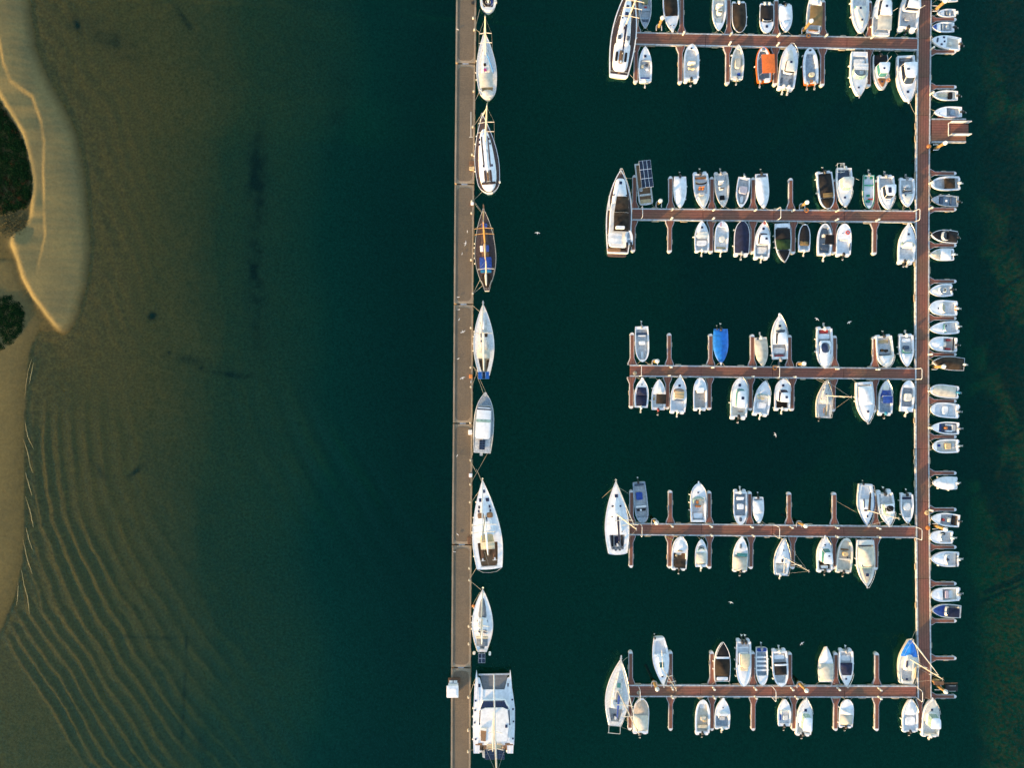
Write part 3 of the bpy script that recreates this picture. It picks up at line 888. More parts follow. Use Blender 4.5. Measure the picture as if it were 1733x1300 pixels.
# ------------------------------------------------------------------ shrubs on the sand
def leafmat(name, c1, c2):
    m, t, b = new_mat(name)
    oi = N(t, 'ShaderNodeNewGeometry'); mx = N(t, 'ShaderNodeMix', data_type='RGBA')
    mx.inputs[6].default_value = (*c1, 1); mx.inputs[7].default_value = (*c2, 1)
    t.links.new(oi.outputs['Random Per Island'], mx.inputs[0]); t.links.new(mx.outputs[2], b.inputs['Base Color'])
    b.inputs['Roughness'].default_value = .7
    b.inputs['Specular IOR Level'].default_value = 0.0
    return m


LEAF = leafmat('shrub_leaves', (.003, .015, .006), (.009, .028, .009))
LEAFR = leafmat('shrub_leaves_rust', (.03, .014, .008), (.05, .022, .01))
BARK = mat('shrub_bark', (.06, .045, .03), .9, var=.3)


def shrub(label, pts, n, hmax, rust=0):
    """low scrub inside an outline given in photo pixels"""
    rs = random.Random(len(pts) * 7 + n)
    xs = [p[0] for p in pts]; ys = [p[1] for p in pts]
    c = P(sum(xs) / len(xs), sum(ys) / len(ys), .1)
    r = empty('shrub', (c.x, c.y, .1))
    tag(r, label, 'shrub', 'shrubs on the sand spit')

    def inside(x, y):
        k = False; j = len(pts) - 1
        for i in range(len(pts)):
            if (pts[i][1] > y) != (pts[j][1] > y) and x < (pts[j][0] - pts[i][0]) * (y - pts[i][1]) / (pts[j][1] - pts[i][1]) + pts[i][0]: k = not k
            j = i
        return k

    def edge(x, y):
        return min(math.hypot(x - pts[i][0] - t * (pts[(i + 1) % len(pts)][0] - pts[i][0]), y - pts[i][1] - t * (pts[(i + 1) % len(pts)][1] - pts[i][1])) for i in range(len(pts)) for t in (0, .25, .5, .75))
    cl = []
    while len(cl) < n:
        x, y = rs.uniform(min(xs), max(xs)), rs.uniform(min(ys), max(ys))
        if inside(x, y): cl.append((x, y, hmax * min(1, .35 + edge(x, y) / 14) * rs.uniform(.6, 1.1)))
    VV = {0: ([], []), 1: ([], [])}
    stems = []
    for x, y, h in cl:
        w = P(x, y, h) - c; w.z = h
        if rs.random() < .12: stems.append(tube([(w.x * .97, w.y * .97, -.1), (w.x + rs.uniform(-.2, .2), w.y + rs.uniform(-.2, .2), h * .8)], [.05, .02], 5))
        k = 1 if rs.random() < rust * (1 if (y > 300 and x < 45) else .12) else 0
        V, F = VV[k]
        for q in range(34):
            a, e_ = rs.uniform(0, 2 * PI), rs.uniform(-.3, 1)
            rr = .42 * rs.random() ** .5
            p = Vector((w.x + rr * math.cos(a), w.y + rr * math.sin(a), max(.05, h - .5 * rr + rs.uniform(-.25, .1))))
            a1 = Vector((rs.uniform(-1, 1), rs.uniform(-1, 1), rs.uniform(-.5, .5))).normalized() * rs.uniform(.06, .13)
            a2 = a1.cross(Vector((rs.uniform(-.5, .5), rs.uniform(-.5, .5), 1))).normalized() * rs.uniform(.03, .07)
            b0 = len(V); V += [p - a1, p + a2, p + a1, p - a2]; F.append((b0, b0 + 1, b0 + 2, b0 + 3))
    f = mk('foliage', *VV[0], LEAF, r)
    if VV[1][0]: mk('rusty_foliage', *VV[1], LEAFR, r)
    mk('stems', *join(*stems), BARK, r)
    return r


shrub('large dark green shrub mound at the left edge, inside the sand spit', [(-40, 130), (0, 178), (18, 205), (30, 222), (46, 248), (53, 272), (55, 305), (52, 335), (40, 352), (12, 360), (-40, 365)], 950, .5, .1)
shrub('smaller dark green shrub mound below the large one', [(-30, 490), (0, 503), (18, 502), (32, 514), (41, 532), (37, 556), (22, 578), (2, 590), (-30, 600)], 420, .5)
cs = []
rs_ = random.Random(5)
tuft = empty('dune_grass', (P(15, 395, .2).x, P(15, 395, .2).y, .1))
V, F = [], []
for i in range(900):
    x, y = rs_.gauss(22, 16), rs_.gauss(378, 13)
    if x > 52 or (x - 22) ** 2 / 900 + (y - 380) ** 2 / 700 > 1: continue
    z = float(terrain(np.array([[x]]), np.array([[y]]))[0, 0])
    p = P(x, y, 0) - tuft.location; p.z = z - .1
    a = rs_.uniform(0, 6.28); l = rs_.uniform(.15, .4); n_ = len(V)
    q = Vector((math.cos(a) * .05, math.sin(a) * .05, 0))
    tip = p + Vector((math.cos(a + 1.5) * l * .6, math.sin(a + 1.5) * l * .6, l))
    V += [p - q, p + q, tip]; F.append((n_, n_ + 1, n_ + 2))
mk('blades', V, F, leafmat('dune_grass_blades', (.10, .09, .04), (.16, .13, .06)), tuft)
tag(tuft, 'sparse olive dune grass between the two shrub mounds', 'grass', kind='stuff')

# ------------------------------------------------------------------ small breaking crests along the lower sand flat
SUNGOLD = mat('sunlit_crest', (.40, .30, .13), .7, var=.2)  # gold of the low sun on the crests is put into this base colour
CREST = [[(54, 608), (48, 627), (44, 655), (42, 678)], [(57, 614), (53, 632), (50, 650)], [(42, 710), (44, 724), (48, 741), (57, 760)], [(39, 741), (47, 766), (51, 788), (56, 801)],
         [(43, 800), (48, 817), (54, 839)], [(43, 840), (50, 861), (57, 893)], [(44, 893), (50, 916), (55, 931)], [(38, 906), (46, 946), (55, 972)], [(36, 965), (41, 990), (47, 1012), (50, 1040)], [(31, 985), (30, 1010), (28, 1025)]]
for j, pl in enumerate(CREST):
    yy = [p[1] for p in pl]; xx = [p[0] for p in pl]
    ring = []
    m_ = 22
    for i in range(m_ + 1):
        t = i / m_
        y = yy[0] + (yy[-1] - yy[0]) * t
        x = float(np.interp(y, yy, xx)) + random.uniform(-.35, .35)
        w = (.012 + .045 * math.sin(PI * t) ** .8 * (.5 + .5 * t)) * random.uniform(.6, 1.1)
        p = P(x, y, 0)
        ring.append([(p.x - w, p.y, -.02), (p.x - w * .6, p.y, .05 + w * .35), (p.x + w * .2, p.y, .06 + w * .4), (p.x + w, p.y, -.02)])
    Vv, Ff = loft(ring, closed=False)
    tag(mk('breaking_crest', Vv, Ff, SUNGOLD, None, True), kind='stuff')

# ------------------------------------------------------------------ lifebuoys, hose coils and boxes lying on the docks
def ring_thing(name, label, cat, x, y, r, t, m, z=.56, n=1):
    p = P(x, y, z)
    o = empty(name, (p.x, p.y, z)); tag(o, label, cat)
    for k in range(n):
        rr = r - .10 * k
        mk('ring' if n == 1 else 'hose_turn', *tube([(rr * math.cos(a), rr * math.sin(a), t + .02 * k) for a in [2 * PI * q / 16 for q in range(17)]], t, 6, False), m, o, True)
    return o


ring_thing('lifebuoy', 'orange lifebuoy beside the pile midway along the topmost jetty', 'lifebuoy', 1368, 60.5, .3, .1, BUOY)
ring_thing('lifebuoy', 'orange lifebuoy beside the pile midway along the second jetty', 'lifebuoy', 1364.5, 355.8, .3, .1, BUOY)
ring_thing('lifebuoy', 'orange lifebuoy near the portal midway along the middle jetty', 'lifebuoy', 1311, 622.5, .3, .1, BUOY)
ring_thing('hose_coil', 'pale hose coil at the outer end of the middle jetty', 'hose', 1074.5, 631.5, .3, .05, ROPE, n=3)
ring_thing('hose_coil', 'orange hose coil on the walkway edge below the boarding platform', 'hose', 1572, 247.5, .32, .06, BUOY, n=3)
ring_thing('hose_coil', 'orange hose coil on the walkway edge level with the fourth jetty', 'hose', 1570, 893.5, .32, .06, BUOY, n=3)
ring_thing('hose_coil', 'tan hose coil on the walkway edge above the fourth jetty', 'hose', 1568.5, 868, .36, .06, TAN, n=3)
ring_thing('hose_coil', 'pale hose coil at the outer end of the bottom jetty', 'hose', 1081, 1173, .3, .05, ROPE, n=3)

# ------------------------------------------------------------------ boats
PROF = {'m': (.90, .38, 2.3, .80), 'f': (.92, .45, 3.2, .62), 's': (.60, .42, 1.75, .95), 'p': (.95, .5, 6, .5), 'r': (.9, .4, 2.6, .55), 'd': (.30, .45, 1.9, .9), 'y': (.74, .40, 1.9, .92), 'n': (.86, .35, 2.0, .9)}
_cow = loft([sup(-.30, .22, .15, .15, .02, 3.5, 3.5, 14), sup(-.38, .26, .20, .18, .14, 3.5, 3.5, 14), sup(-.38, .24, .20, .17, .36, 3.5, 3.5, 14), sup(-.30, .14, .15, .12, .50, 3, 3, 14), sup(-.18, .04, .07, .06, .55, 2.5, 2.5, 14)])
M_COW = {}
for k_, m_ in (('k', CHAR), ('g', GRYC), ('w', WHC), ('b', BLC), ('r', RDC)): M_COW[k_] = mesh_of('outboard_cowling', _cow, m_)
_leg = join(loft([sup(-.20, .05, .07, .07, z, 3, 3, 10) for z in (.02, -.45)]), loft([sup(-.28, .06, .035, .03, -.45, 2.5, 2.5, 10), sup(-.30, .10, .07, .05, -.62, 2.5, 2.5, 10), sup(-.34, .16, .06, .05, -.72, 2.5, 2.5, 10), sup(-.16, .04, .02, .02, -.92, 2.5, 2.5, 10)]), box(-.34, .02, -.1, .1, -.50, -.47))
M_LEG = {'k': mesh_of('outboard_leg', _leg, CHAR), 'g': mesh_of('outboard_leg', _leg, GRYC), 'w': mesh_of('outboard_leg', _leg, WHC)}
_pr = []
for k_ in range(3):
    a_ = 2 * PI * k_ / 3
    c_, s_ = math.cos(a_), math.sin(a_)
    _pr.append(loft([[(-.36 + dx, c_ * r_ - s_ * w_, s_ * r_ + c_ * w_ - .68) for r_, w_ in ((.03, -.05), (.16, -.07), (.17, .05), (.03, .04))] for dx in (-.01, .01)]))
M_PROP = mesh_of('propeller', join(*_pr), STEEL)
SHIFT = [0]


class Boat:
    def __init__(s, name, label, bow, stern, w, prof='m', fb=.75, hull=None, gun=None, cat='motorboat', group=None, pod=0.0, sheer=.22, lip=.07, keel=.38, rs=0.0):
        s.rs = rs
        bw, st = P(*bow, fb * 1.1), P(*stern, fb)
        v = bw - st
        s.L = math.hypot(v.x, v.y); s.B = w * MPP * (CAM_H - fb) / CAM_H / 2
        s.rz = math.atan2(v.y, v.x); s.fb = fb; s.sheer = sheer; s.pod = pod; s.lip = lip
        s.root = empty(name, (st.x, st.y, 0), s.rz)
        tag(s.root, label, cat, group)
        s.M = Matrix.Translation((st.x, st.y, 0)) @ Matrix.Rotation(s.rz, 4, 'Z'); s.Mi = s.M.inverted()
        s.p = PROF[prof] if isinstance(prof, str) else prof
        s.hullm = hull or W; s.gunm = gun or s.hullm
        s.sole = .3
        s._hull(keel)

    def hbu(s, u):
        ws, um, p, q = s.p
        if u < um:
            k = 1.0 if u >= s.rs else max(.10, 1 - ((s.rs - max(0, u)) / s.rs) ** 2.4) ** .5
            return k * (ws + (1 - ws) * math.sin(PI / 2 * max(0, u) / um))
        t = min(1, (u - um) / (1 - um))
        return max(.012, (1 - t ** p) ** q)

    def b(s, u): return s.hbu(u) * s.B
    def z(s, u): return s.fb * (1 + s.sheer * u * u)

    def us(s, a, c, n=14):
        # denser towards the bow
        return [a + (c - a) * (1 - (1 - i / n) ** 1.35) for i in range(n + 1)]

    def _hull(s, keel):
        U = s.us(s.pod, 1, 18)
        if s.rs: U = [s.rs * (1 - math.cos(PI / 2 * i / 6)) for i in range(6)] + s.us(s.rs, 1, 16)
        rings, rim = [], []
        for u in U:
            x, b, z = u * s.L, s.b(u), s.z(u)
            k = max(0, (u - .6) / .4)
            dx = -k * k * .07 * s.L
            ch = b * (.86 - .30 * k)
            half = [(x, b, z), (x + dx * .12, b * 1.0, z - .10), (x + dx * .5, b * .95 - .04 * k * b, z * .45), (x + dx, ch, .02), (x + dx * 1.1, ch * .75, -keel * .5 * (1 - .5 * k)), (x + dx * 1.3, 0, -keel * (1 - .7 * k))]
            rings.append(half + [(a, -b2, c) for a, b2, c in reversed(half[:-1])])
            bi = max(.006, b - s.lip)
            rim.append((x, b, bi, z))
        V, F = loft(rings, closed=False)
        n = len(rings[0])
        F = [tuple(reversed(f)) for f in F]
        F.append(tuple(range(n)))
        mk('hull', V, F, s.hullm, s.root, True, 40)
        GV, GF = [], []
        for q in (1, -1):
            o = len(GV)
            for x, b, bi, z in rim: GV += [(x, q * (b + .015), z - .06), (x, q * (b + .015), z + .012), (x, q * bi, z + .012), (x, q * bi, z - .06)]
            for i in range(len(rim) - 1):
                for j in range(4):
                    a = o + i * 4 + j; c = o + i * 4 + (j + 1) % 4
                    f = (a, c, c + 4, a + 4)
                    GF.append(f if q < 0 else tuple(reversed(f)))
        x0 = s.pod * s.L; b0 = s.b(s.pod); z0 = s.z(s.pod)
        g2 = box(x0, x0 + s.lip, -b0 + .01, b0 - .01, z0 - .05, z0 + .010)
        mk('gunwale', *join((GV, GF), g2), s.gunm, s.root)
        if s.pod:
            for q in (1, -1):
                cy = q * b0 * .66
                mk('swim_platform', *loft([sup(0, x0 + .12, b0 * .26, b0 * .30, zz, 8, 3.2, 16, cy) for zz in (.05, s.fb * .55, s.fb * .60)]), s.hullm, s.root, True)

    # ---- deck with a sunk cockpit
    def deck(s, c0=None, c1=None, side=.2, sole=.3, dm=None, fm=None, drop=.03):
        dm = dm or s.hullm; fm = fm or G0
        s.sole = sole; s.c = (c0, c1); s.side = side
        up = s.pod + .001
        V, F = [], []

        def row(u, vs, zf):
            n = len(V)
            for v in vs: V.append((u * s.L, v, zf(v)))
            return list(range(n, n + len(vs)))

        def strip(rows):
            for a, b in zip(rows, rows[1:]):
                for j in range(len(a) - 1): F.append((a[j], b[j], b[j + 1], a[j + 1]))

        def full(a, c, n):
            R = []
            for u in s.us(a, c, n):
                bi = max(.004, s.b(u) - s.lip + .005); z = s.z(u) - drop
                R.append(row(u, [-bi, -bi * .6, 0, bi * .6, bi], lambda v: z + .035 * (1 - (v / bi) ** 2)))
            strip([list(reversed(r)) for r in R])
        if c0 is None:
            full(up, .995, 18)
        else:
            if c0 > up + .005: full(up, c0, 8 if s.rs else 3)
            else: c0 = up
            if c1 < .985: full(c1, .995, 9)
            U = [c0 + (c1 - c0) * i / 10 for i in range(11)]
            CV, CF = [], []
            for q in (1, -1):
                R = []
                for u in U:
                    bi = max(.01, s.b(u) - s.lip + .005); ci = max(.006, bi - side); z = s.z(u) - drop
                    R.append(row(u, [q * bi, q * ci], lambda v: z))
                strip(R if q > 0 else [list(reversed(r)) for r in R])
            for u in U:
                ci = max(.006, s.b(u) - s.lip + .005 - side); z = s.z(u) - drop
                CV += [(u * s.L, ci, z), (u * s.L, ci, sole), (u * s.L, -ci, sole), (u * s.L, -ci, z)]
            for i in range(10):
                for j in range(3):
                    a = i * 4 + j
                    CF.append((a, a + 4, a + 5, a + 1))
            CF.append((0, 1, 2, 3)); CF.append((43, 42, 41, 40))
            wv, wf = CV, [f for k, f in enumerate(CF) if k % 3 != 1 or k >= 30]
            mk('cockpit_lining', wv, wf, dm, s.root)
            mk('cockpit_sole', CV, [f for k, f in enumerate(CF) if k % 3 == 1 and k < 30], fm, s.root)
        mk('deck', V, F, dm, s.root, True, 40)
        return s

    def zat(s, u):
        c = getattr(s, 'c', (None, None))
        return s.sole if c[0] is not None and c[0] < u < c[1] else s.z(u) + .005

    # ---- fittings; u runs from stern (0) to bow (1), v from starboard (-1) to port (1)
    def hatch(s, u, v=0.0, w=.42, l=None, z=None, m=None):
        z = (s.z(u) - .005) if z is None else z
        o = inst('hatch', M_HATCH, s.root, (u * s.L, v * s.B, z), (0, 0, 0), (l or w, w, .06))
        if m: o.data = o.data.copy(); o.data.materials[0] = m
        return s

    def pad(s, u, v, l, w, h=.18, m=None, name='seat', z=None, back=0, e=6):
        z0 = s.zat(u) if z is None else z
        x, y = u * s.L, v * s.B
        o = mk(name, *loft([sup(x - l / 2, x + l / 2, w / 2, w / 2, z0, e, e, 16, y), sup(x - l / 2, x + l / 2, w / 2, w / 2, z0 + h * .8, e, e, 16, y), sup(x - l / 2 + .04, x + l / 2 - .04, w / 2 - .04, w / 2 - .04, z0 + h, e, e, 16, y)]), m or W, s.root, True)
        if back:
            xb = x - l / 2 if back > 0 else x + l / 2
            mk('backrest', *loft([sup(xb - .07, xb + .07, w / 2, w / 2, z0 + h, 5, 5, 12, y), sup(xb - .09, xb + .03, w / 2 - .02, w / 2 - .02, z0 + h + .38, 5, 5, 12, y)]), m or W, o, True)
        return s

    def bench(s, u, m=None, l=.4, h=.32, f=.96):
        ci = (s.b(u) - s.lip - getattr(s, 'side', .1)) * f
        return s.pad(u, 0, l, 2 * ci, h, m, 'bench', e=12)

    def console(s, u=.48, v=0, l=.75, w=.8, h=.95, m=None, seat=True, sm=None, screen=True, wheel=True):
        m = m or W
        x, y = u * s.L, v * s.B; z0 = s.sole
        o = mk('console', *loft([sup(x - l / 2, x + l / 2, w / 2, w / 2 * .9, z0, 4, 8, 16, y), sup(x - l / 2, x + l / 2 - .12, w / 2, w / 2 * .85, z0 + h * .8, 4, 8, 16, y), sup(x - l * .1, x + l / 2 - .2, w * .42, w * .36, z0 + h, 4, 8, 16, y)]), m, s.root, True)
        if screen:
            mk('console_screen', *loft([[(x + l * .30 - .02 * k - t * .25, y + w * .42 * q, z0 + h * .86 + t * .38) for q in (-1, -.5, 0, .5, 1) for k in (0,)] for t in (0, 1)], closed=False), GLD, o)
            mk('screen_frame', *tube([(x + l * .30, y - w * .42, z0 + h * .86), (x + l * .30 - .25, y - w * .42, z0 + h * .86 + .38), (x + l * .30 - .25, y + w * .42, z0 + h * .86 + .38), (x + l * .30, y + w * .42, z0 + h * .86)], .02, 5), STEEL, o)
        if wheel:
            mk('steering_wheel', *tube([(x - l / 2 - .08 + .05 * math.sin(a), y + .19 * math.cos(a), z0 + h * .72 + .19 * math.sin(a)) for a in [2 * PI * k / 12 for k in range(13)]], .02, 5, False), CHAR, o)
        if seat: s.pad(u - (l / 2 + .55) / s.L, v, .5, w * 1.05, .62, sm or WT, back=1)
        return s

    def screen(s, u, w=.75, d=.6, h=.42, m=None, z=None, back=.0):
        m = m or GLD
        z0 = s.z(u) if z is None else z
        x = u * s.L; W_ = w * s.B
        def ring(t, off):
            r = []
            for k in range(15):
                a = -PI / 2 + PI * k / 14
                c = max(0, math.cos(a)) ** .6
                r.append((x - d + (d - off) * c - t * h * .7 - back * (1 - c), (W_ - off) * math.sin(a) * (1 - .06 * t), z0 + t * h))
            return r
        rs = [ring(0, 0), ring(1, 0), ring(1, .025), ring(0, .025)]
        o = mk('windscreen', *loft(rs, closed=False), m, s.root, True)
        mk('screen_frame', *tube(ring(1.02, .01), .022, 5), STEEL, o, True)
        return s

    def trunk(s, u0, u1, w0, w1, h=.35, m=None, name='coachroof', z=None, ef=3, ea=6, tap=.10, win=0, tm=None):
        x0, x1 = u0 * s.L, u1 * s.L
        z0 = (s.z((u0 + u1) / 2) - .05) if z is None else z
        R = [sup(x0, x1, w0 * s.B, w1 * s.B, z0, ef, ea, 28), sup(x0 + tap * .2, x1 - tap, w0 * s.B - tap * .6, w1 * s.B - tap * .5, z0 + h * .85, ef, ea, 28), sup(x0 + tap * .4, x1 - tap * 1.8, w0 * s.B - tap * 1.3, max(.03, w1 * s.B - tap * 1.1), z0 + h, ef, ea, 28)]
        o = mk(name, *loft(R), m or W, s.root, True, 50)
        s.ztop = z0 + h
        for k in range(win):
            xx = x0 + (x1 - x0) * (.2 + .55 * k / max(1, win - 1))
            wy = (w0 + (w1 - w0) * (xx - x0) / (x1 - x0)) * s.B
            for q in (-1, 1):
                mk('portlight', *box(xx - .22, xx + .22, q * (wy - .09) - .05, q * (wy - .09) + .05, z0 + h * .35, z0 + h * .85), GLD, o)
        return s

    def house(s, u0, u1, w0, w1, h=1.2, rake=.6, m=None, glass=None, roof=None, z=None, ef=4, ea=9, over=.08, aft=0.0, low=.38, crown=.06, hat=None):
        m = m or W; glass = glass or GLD; roof = roof or m
        x0, x1 = u0 * s.L, u1 * s.L; A, C = w0 * s.B, w1 * s.B
        z0 = (s.sole if z is None else z)
        zl, zt = z0 + h * low, z0 + h * .95
        R0 = sup(x0, x1, A, C, z0, ef, ea, 28); R1 = sup(x0, x1 - rake * .25, A - .02, C - .02, zl, ef, ea, 28)
        R2 = sup(x0 + aft, x1 - rake, A - .08, C - .09, zt, ef, ea, 28)
        o = mk('wheelhouse', *loft([R0, R1]), m, s.root, True)
        mk('window_band', *loft([R1, R2]), glass, o, True, 25)
        rr = [sup(x0 + aft - over, x1 - rake + over, A - .03, C - .04, zt, ef, ea, 28), sup(x0 + aft - over, x1 - rake + over, A - .03, C - .04, zt + .05, ef, ea, 28), sup(x0 + aft + .1, x1 - rake - .08, A - .2, C - .2, zt + .05 + crown, ef, ea, 28)]
        mk('roof', *loft(rr), roof, o, True, 40)
        # window pillars
        for k in (3, 10, 17, 24):
            a, b2 = Vector(R1[k]), Vector(R2[k])
            mk('pillar', *tube([a, b2], .03, 4), m, o)
        s.ztop = zt + .05 + crown
        if hat:
            for hu, hv, hw in hat: s.hatch(hu, hv, hw, z=s.ztop - .045)
        return s

    def tarp(s, u0, u1, m, hump=.3, inset=.02, over=.03, z=None, peak=.5, name='boat_cover', flat=0, wr=.02):
        V, F = [], []
        nu, nv = 14, 11
        rs = random.Random(int(u0 * 999 + s.L * 77))
        for i in range(nu + 1):
            t = i / nu; u = u0 + (u1 - u0) * t
            bb = max(.03, s.b(min(u, .997)) - inset)
            zz = s.z(u) + .025 if z is None else z
            hp = hump * (math.sin(PI * min(1, max(0, (t ** (math.log(.5) / math.log(peak)))))) ** (.7 - .4 * flat)) + .02
            for j in range(nv):
                v = -1 + 2 * j / (nv - 1)
                if abs(v) > .99: V.append((u * s.L, math.copysign(bb + over, v), zz - .10))
                else:
                    q = v / .8
                    V.append((u * s.L, math.copysign(min(1, abs(q)), q) * bb, zz + hp * max(0, 1 - abs(min(1, max(-1, q))) ** (1.6 + flat)) + rs.uniform(-wr, wr) * (abs(v) < .7)))
        for i in range(nu):
            for j in range(nv - 1):
                a = i * nv + j
                F.append((a, a + nv, a + nv + 1, a + 1))
        # turned-down ends
        for i, d_ in ((0, -1), (nu, 1)):
            n = len(V)
            for j in range(nv):
                x, y, z_ = V[i * nv + j]
                V.append((x + d_ * .05, y, min(z_, (s.z(u0 if i == 0 else u1) if z is None else z)) - .10))
            for j in range(nv - 1):
                a, b2 = i * nv + j, n + j
                F.append((a, a + 1, b2 + 1, b2) if i == 0 else (a + 1, a, b2, b2 + 1))
        mk(name, V, F, m, s.root, True, 60)
        return s

    def bimini(s, u0, u1, w, z, m, crown=.12, v=0.0, name='canopy', poles=True, w1=None):
        x0, x1 = u0 * s.L, u1 * s.L
        W_ = w * s.B; W1 = (w1 or w) * s.B; cy = v * s.B
        def ring(zf, th):
            r = []
            for i in range(9):
                t = i / 8
                for j in range(7):
                    q = -1 + j / 3
                    r.append((x0 + (x1 - x0) * t, cy + q * (W_ + (W1 - W_) * t), z + crown * (1 - q * q) * (.6 + .4 * math.sin(PI * t)) - th - .03 * math.sin(PI * t * 2) ** 2))
            return r
        T, Bt = ring(0, 0), ring(0, .04)
        V = T + Bt; F = []
        for i in range(8):
            for j in range(6):
                a = i * 7 + j
                F.append((a, a + 7, a + 8, a + 1)); F.append((a + 63, a + 64, a + 71, a + 70))
        ed = [i * 7 for i in range(9)] + [56 + j for j in range(1, 7)] + [i * 7 + 6 for i in range(7, -1, -1)] + [j for j in range(5, -1, -1)]
        for a, b2 in zip(ed, ed[1:]): F.append((b2, a, a + 63, b2 + 63))
        o = mk(name, V, F, m, s.root, True, 50)
        if poles:
            for x in (x0 + .08, x1 - .08):
                for q in (-1, 1):
                    mk('canopy_pole', *tube([(x + (.15 if x < (x0 + x1) / 2 else -.15), cy + q * W_ * 1.02, s.z(.4)), (x, cy + q * W_ * .97, z - .03)], .022, 5), STEEL, o)
        return s

    def motor(s, v=0.0, c='k', tilt=50, k=1.0, leg=None, u=None):
        u = s.pod if u is None else u
        x = u * s.L
        o = inst('outboard_motor', M_COW[c], s.root, (x - .10, v * s.B, s.fb * .82), (0, math.radians(tilt), 0), (k, k, k))
        lg = leg or (c if c in ('k', 'g') else 'w' if c == 'w' else 'k')
        inst('leg', M_LEG[lg], o); inst('propeller', M_PROP, o)
        return s

    def rail(s, u0=.62, h=.5, m=None, n=9, u1=1.0, name='bow_rail', r=.028):
        pts = []
        for i in range(n):
            u = u0 + (u1 - u0) * i / (n - 1)
            pts.append((u * s.L + (.06 if i == n - 1 else 0), max(.05, s.b(min(u, .985)) - .06), s.z(u) + h * (1 if i else .1)))
        full = pts + [(a, -b2, c) for a, b2, c in reversed(pts)]
        P_ = [tube(full, r, 5)]
        for i in range(2, n, 2):
            for q in (1, -1):
                a = pts[i]; P_.append(tube([(a[0] - .02, q * a[1], s.z(u0 + (u1 - u0) * i / (n - 1))), (a[0], q * a[1], a[2])], r * .8, 4))
        mk(name, *join(*P_), m or STEEL, s.root)
        return s

    def fend(s, us, q=1):
        for u in us:
            inst('fender', M_FEND, s.root, (u * s.L, q * (s.b(u) + .12), s.fb * .55), (0, 0, 0), (.85, .85, .85))
        return s

    def nose(s, l=.45, w=.2, m=None):
        x = s.L
        mk('bow_roller', *loft([sup(x - .5, x + l, w * 1.2, w, s.z(1) - .04, 4, 6, 14), sup(x - .5, x + l, w * 1.2, w, s.z(1) + .03, 4, 6, 14)]), m or W, s.root)
        return s

    def anchor(s):
        x = s.L; z = s.z(1)
        mk('anchor', *join(tube([(x - .7, 0, z + .06), (x + .25, 0, z + .05)], .04, 5), tube([(x + .1, -.2, z - .04), (x + .3, 0, z - .1), (x + .1, .2, z - .04)], .05, 5)), STEEL, s.root)
        return s

    def buoy(s, u, v, r=.32, m=None):
        z = s.zat(u) + .08
        mk('lifebuoy', *tube([(u * s.L + r * math.cos(a), v * s.B + r * math.sin(a), z) for a in [2 * PI * k / 14 for k in range(15)]], .09, 6, False), m or RED, s.root, True)
        return s

    def antenna(s, u, v, z0, h=1.6, lean=.3):
        mk('antenna', *tube([(u * s.L, v * s.B, z0), (u * s.L - lean, v * s.B, z0 + h)], .02, 5), FLOAT, s.root)
        return s

    def q(s, px, py, z): return s.Mi @ P(px, py, z)

    def poly(s, name, pts, z0, z1, m, inset=0.0, zr=None):
        """extruded outline given in photo pixels at the height it really has"""
        zz = z1 if zr is None else zr
        pp = [s.q(x, y, zz) for x, y in pts]
        return mk(name, *ext([(p.x, p.y) for p in pp], z0, z1, inset), m, s.root)

    def line(s, a, b, r=.03, m=None, name='mooring_line', sag=.15):
        A, B_ = s.q(*a), s.q(*b)
        pts = [A.lerp(B_, t) - Vector((0, 0, sag * 4 * t * (1 - t))) for t in (0, .25, .5, .75, 1)]
        mk(name, *tube(pts, r, 5), m or ROPE, s.root)
        return s

    def moor(s, dy, end=1):
        """two short lines from the end near the dock to the dock edge (photo y of that edge, or x for sideways boats)"""
        u = .97 if end > 0 else .02
        for q in (1, -1):
            p = s.M @ Vector((u * s.L, q * max(.05, s.b(u) * .8), s.z(u) + .03))
            if isinstance(dy, tuple): w = P(dy[0], 0, .58); w.y = p.y + q * random.uniform(.5, 1.3) * (1 if math.cos(s.rz) < 0 else -1) * -1
            else:
                w = P(0, dy, .58); sg = 1 if math.sin(s.rz) > 0 else -1
                w.x = p.x - q * sg * random.uniform(.5, 1.2)
            a, b2 = s.Mi @ p, s.Mi @ Vector((w.x, w.y, .58))
            pts = [a.lerp(b2, t) - Vector((0, 0, .1 * 4 * t * (1 - t))) for t in (0, .33, .66, 1)]
            mk('mooring_line', *tube(pts, .022, 4), ROPE, s.root)
        return s

    # ---- rigs
    def rig(s, um, tip=None, h=14, boom=.3, cover=None, spr=(.45, .72), sw=.55, jib=None, r=.085, fore=True, back=True, bz=1.1, boomdv=0.0, mm=None, z0=None, stays=True, uf=.985):
        zb = s.z(um) + .25 if z0 is None else z0
        B0 = Vector((um * s.L, 0, zb - .1))
        T = s.q(*tip, h) if tip else Vector((um * s.L - .15, 0, h))
        mm = mm or MAST
        mast = mk('mast', *tube([B0, B0.lerp(T, .6), T], [r, r, r * .7], 8), mm, s.root, True)
        mk('masthead_gear', *join(tube([T + Vector((-.25, 0, .05)), T + Vector((.25, 0, .05))], .03, 5), tube([T, T + Vector((0, 0, .5))], .02, 4)), STEEL, mast)
        hv = T - B0
        side = Vector((0, 1, 0))
        for f in spr:
            c = B0 + hv * f
            w = s.B * sw * (1.05 - .3 * f)
            mk('spreader', *tube([c - side * w + Vector((-.15, 0, .05)), c, c + side * w + Vector((-.15, 0, .05))], .06, 5), mm, mast)
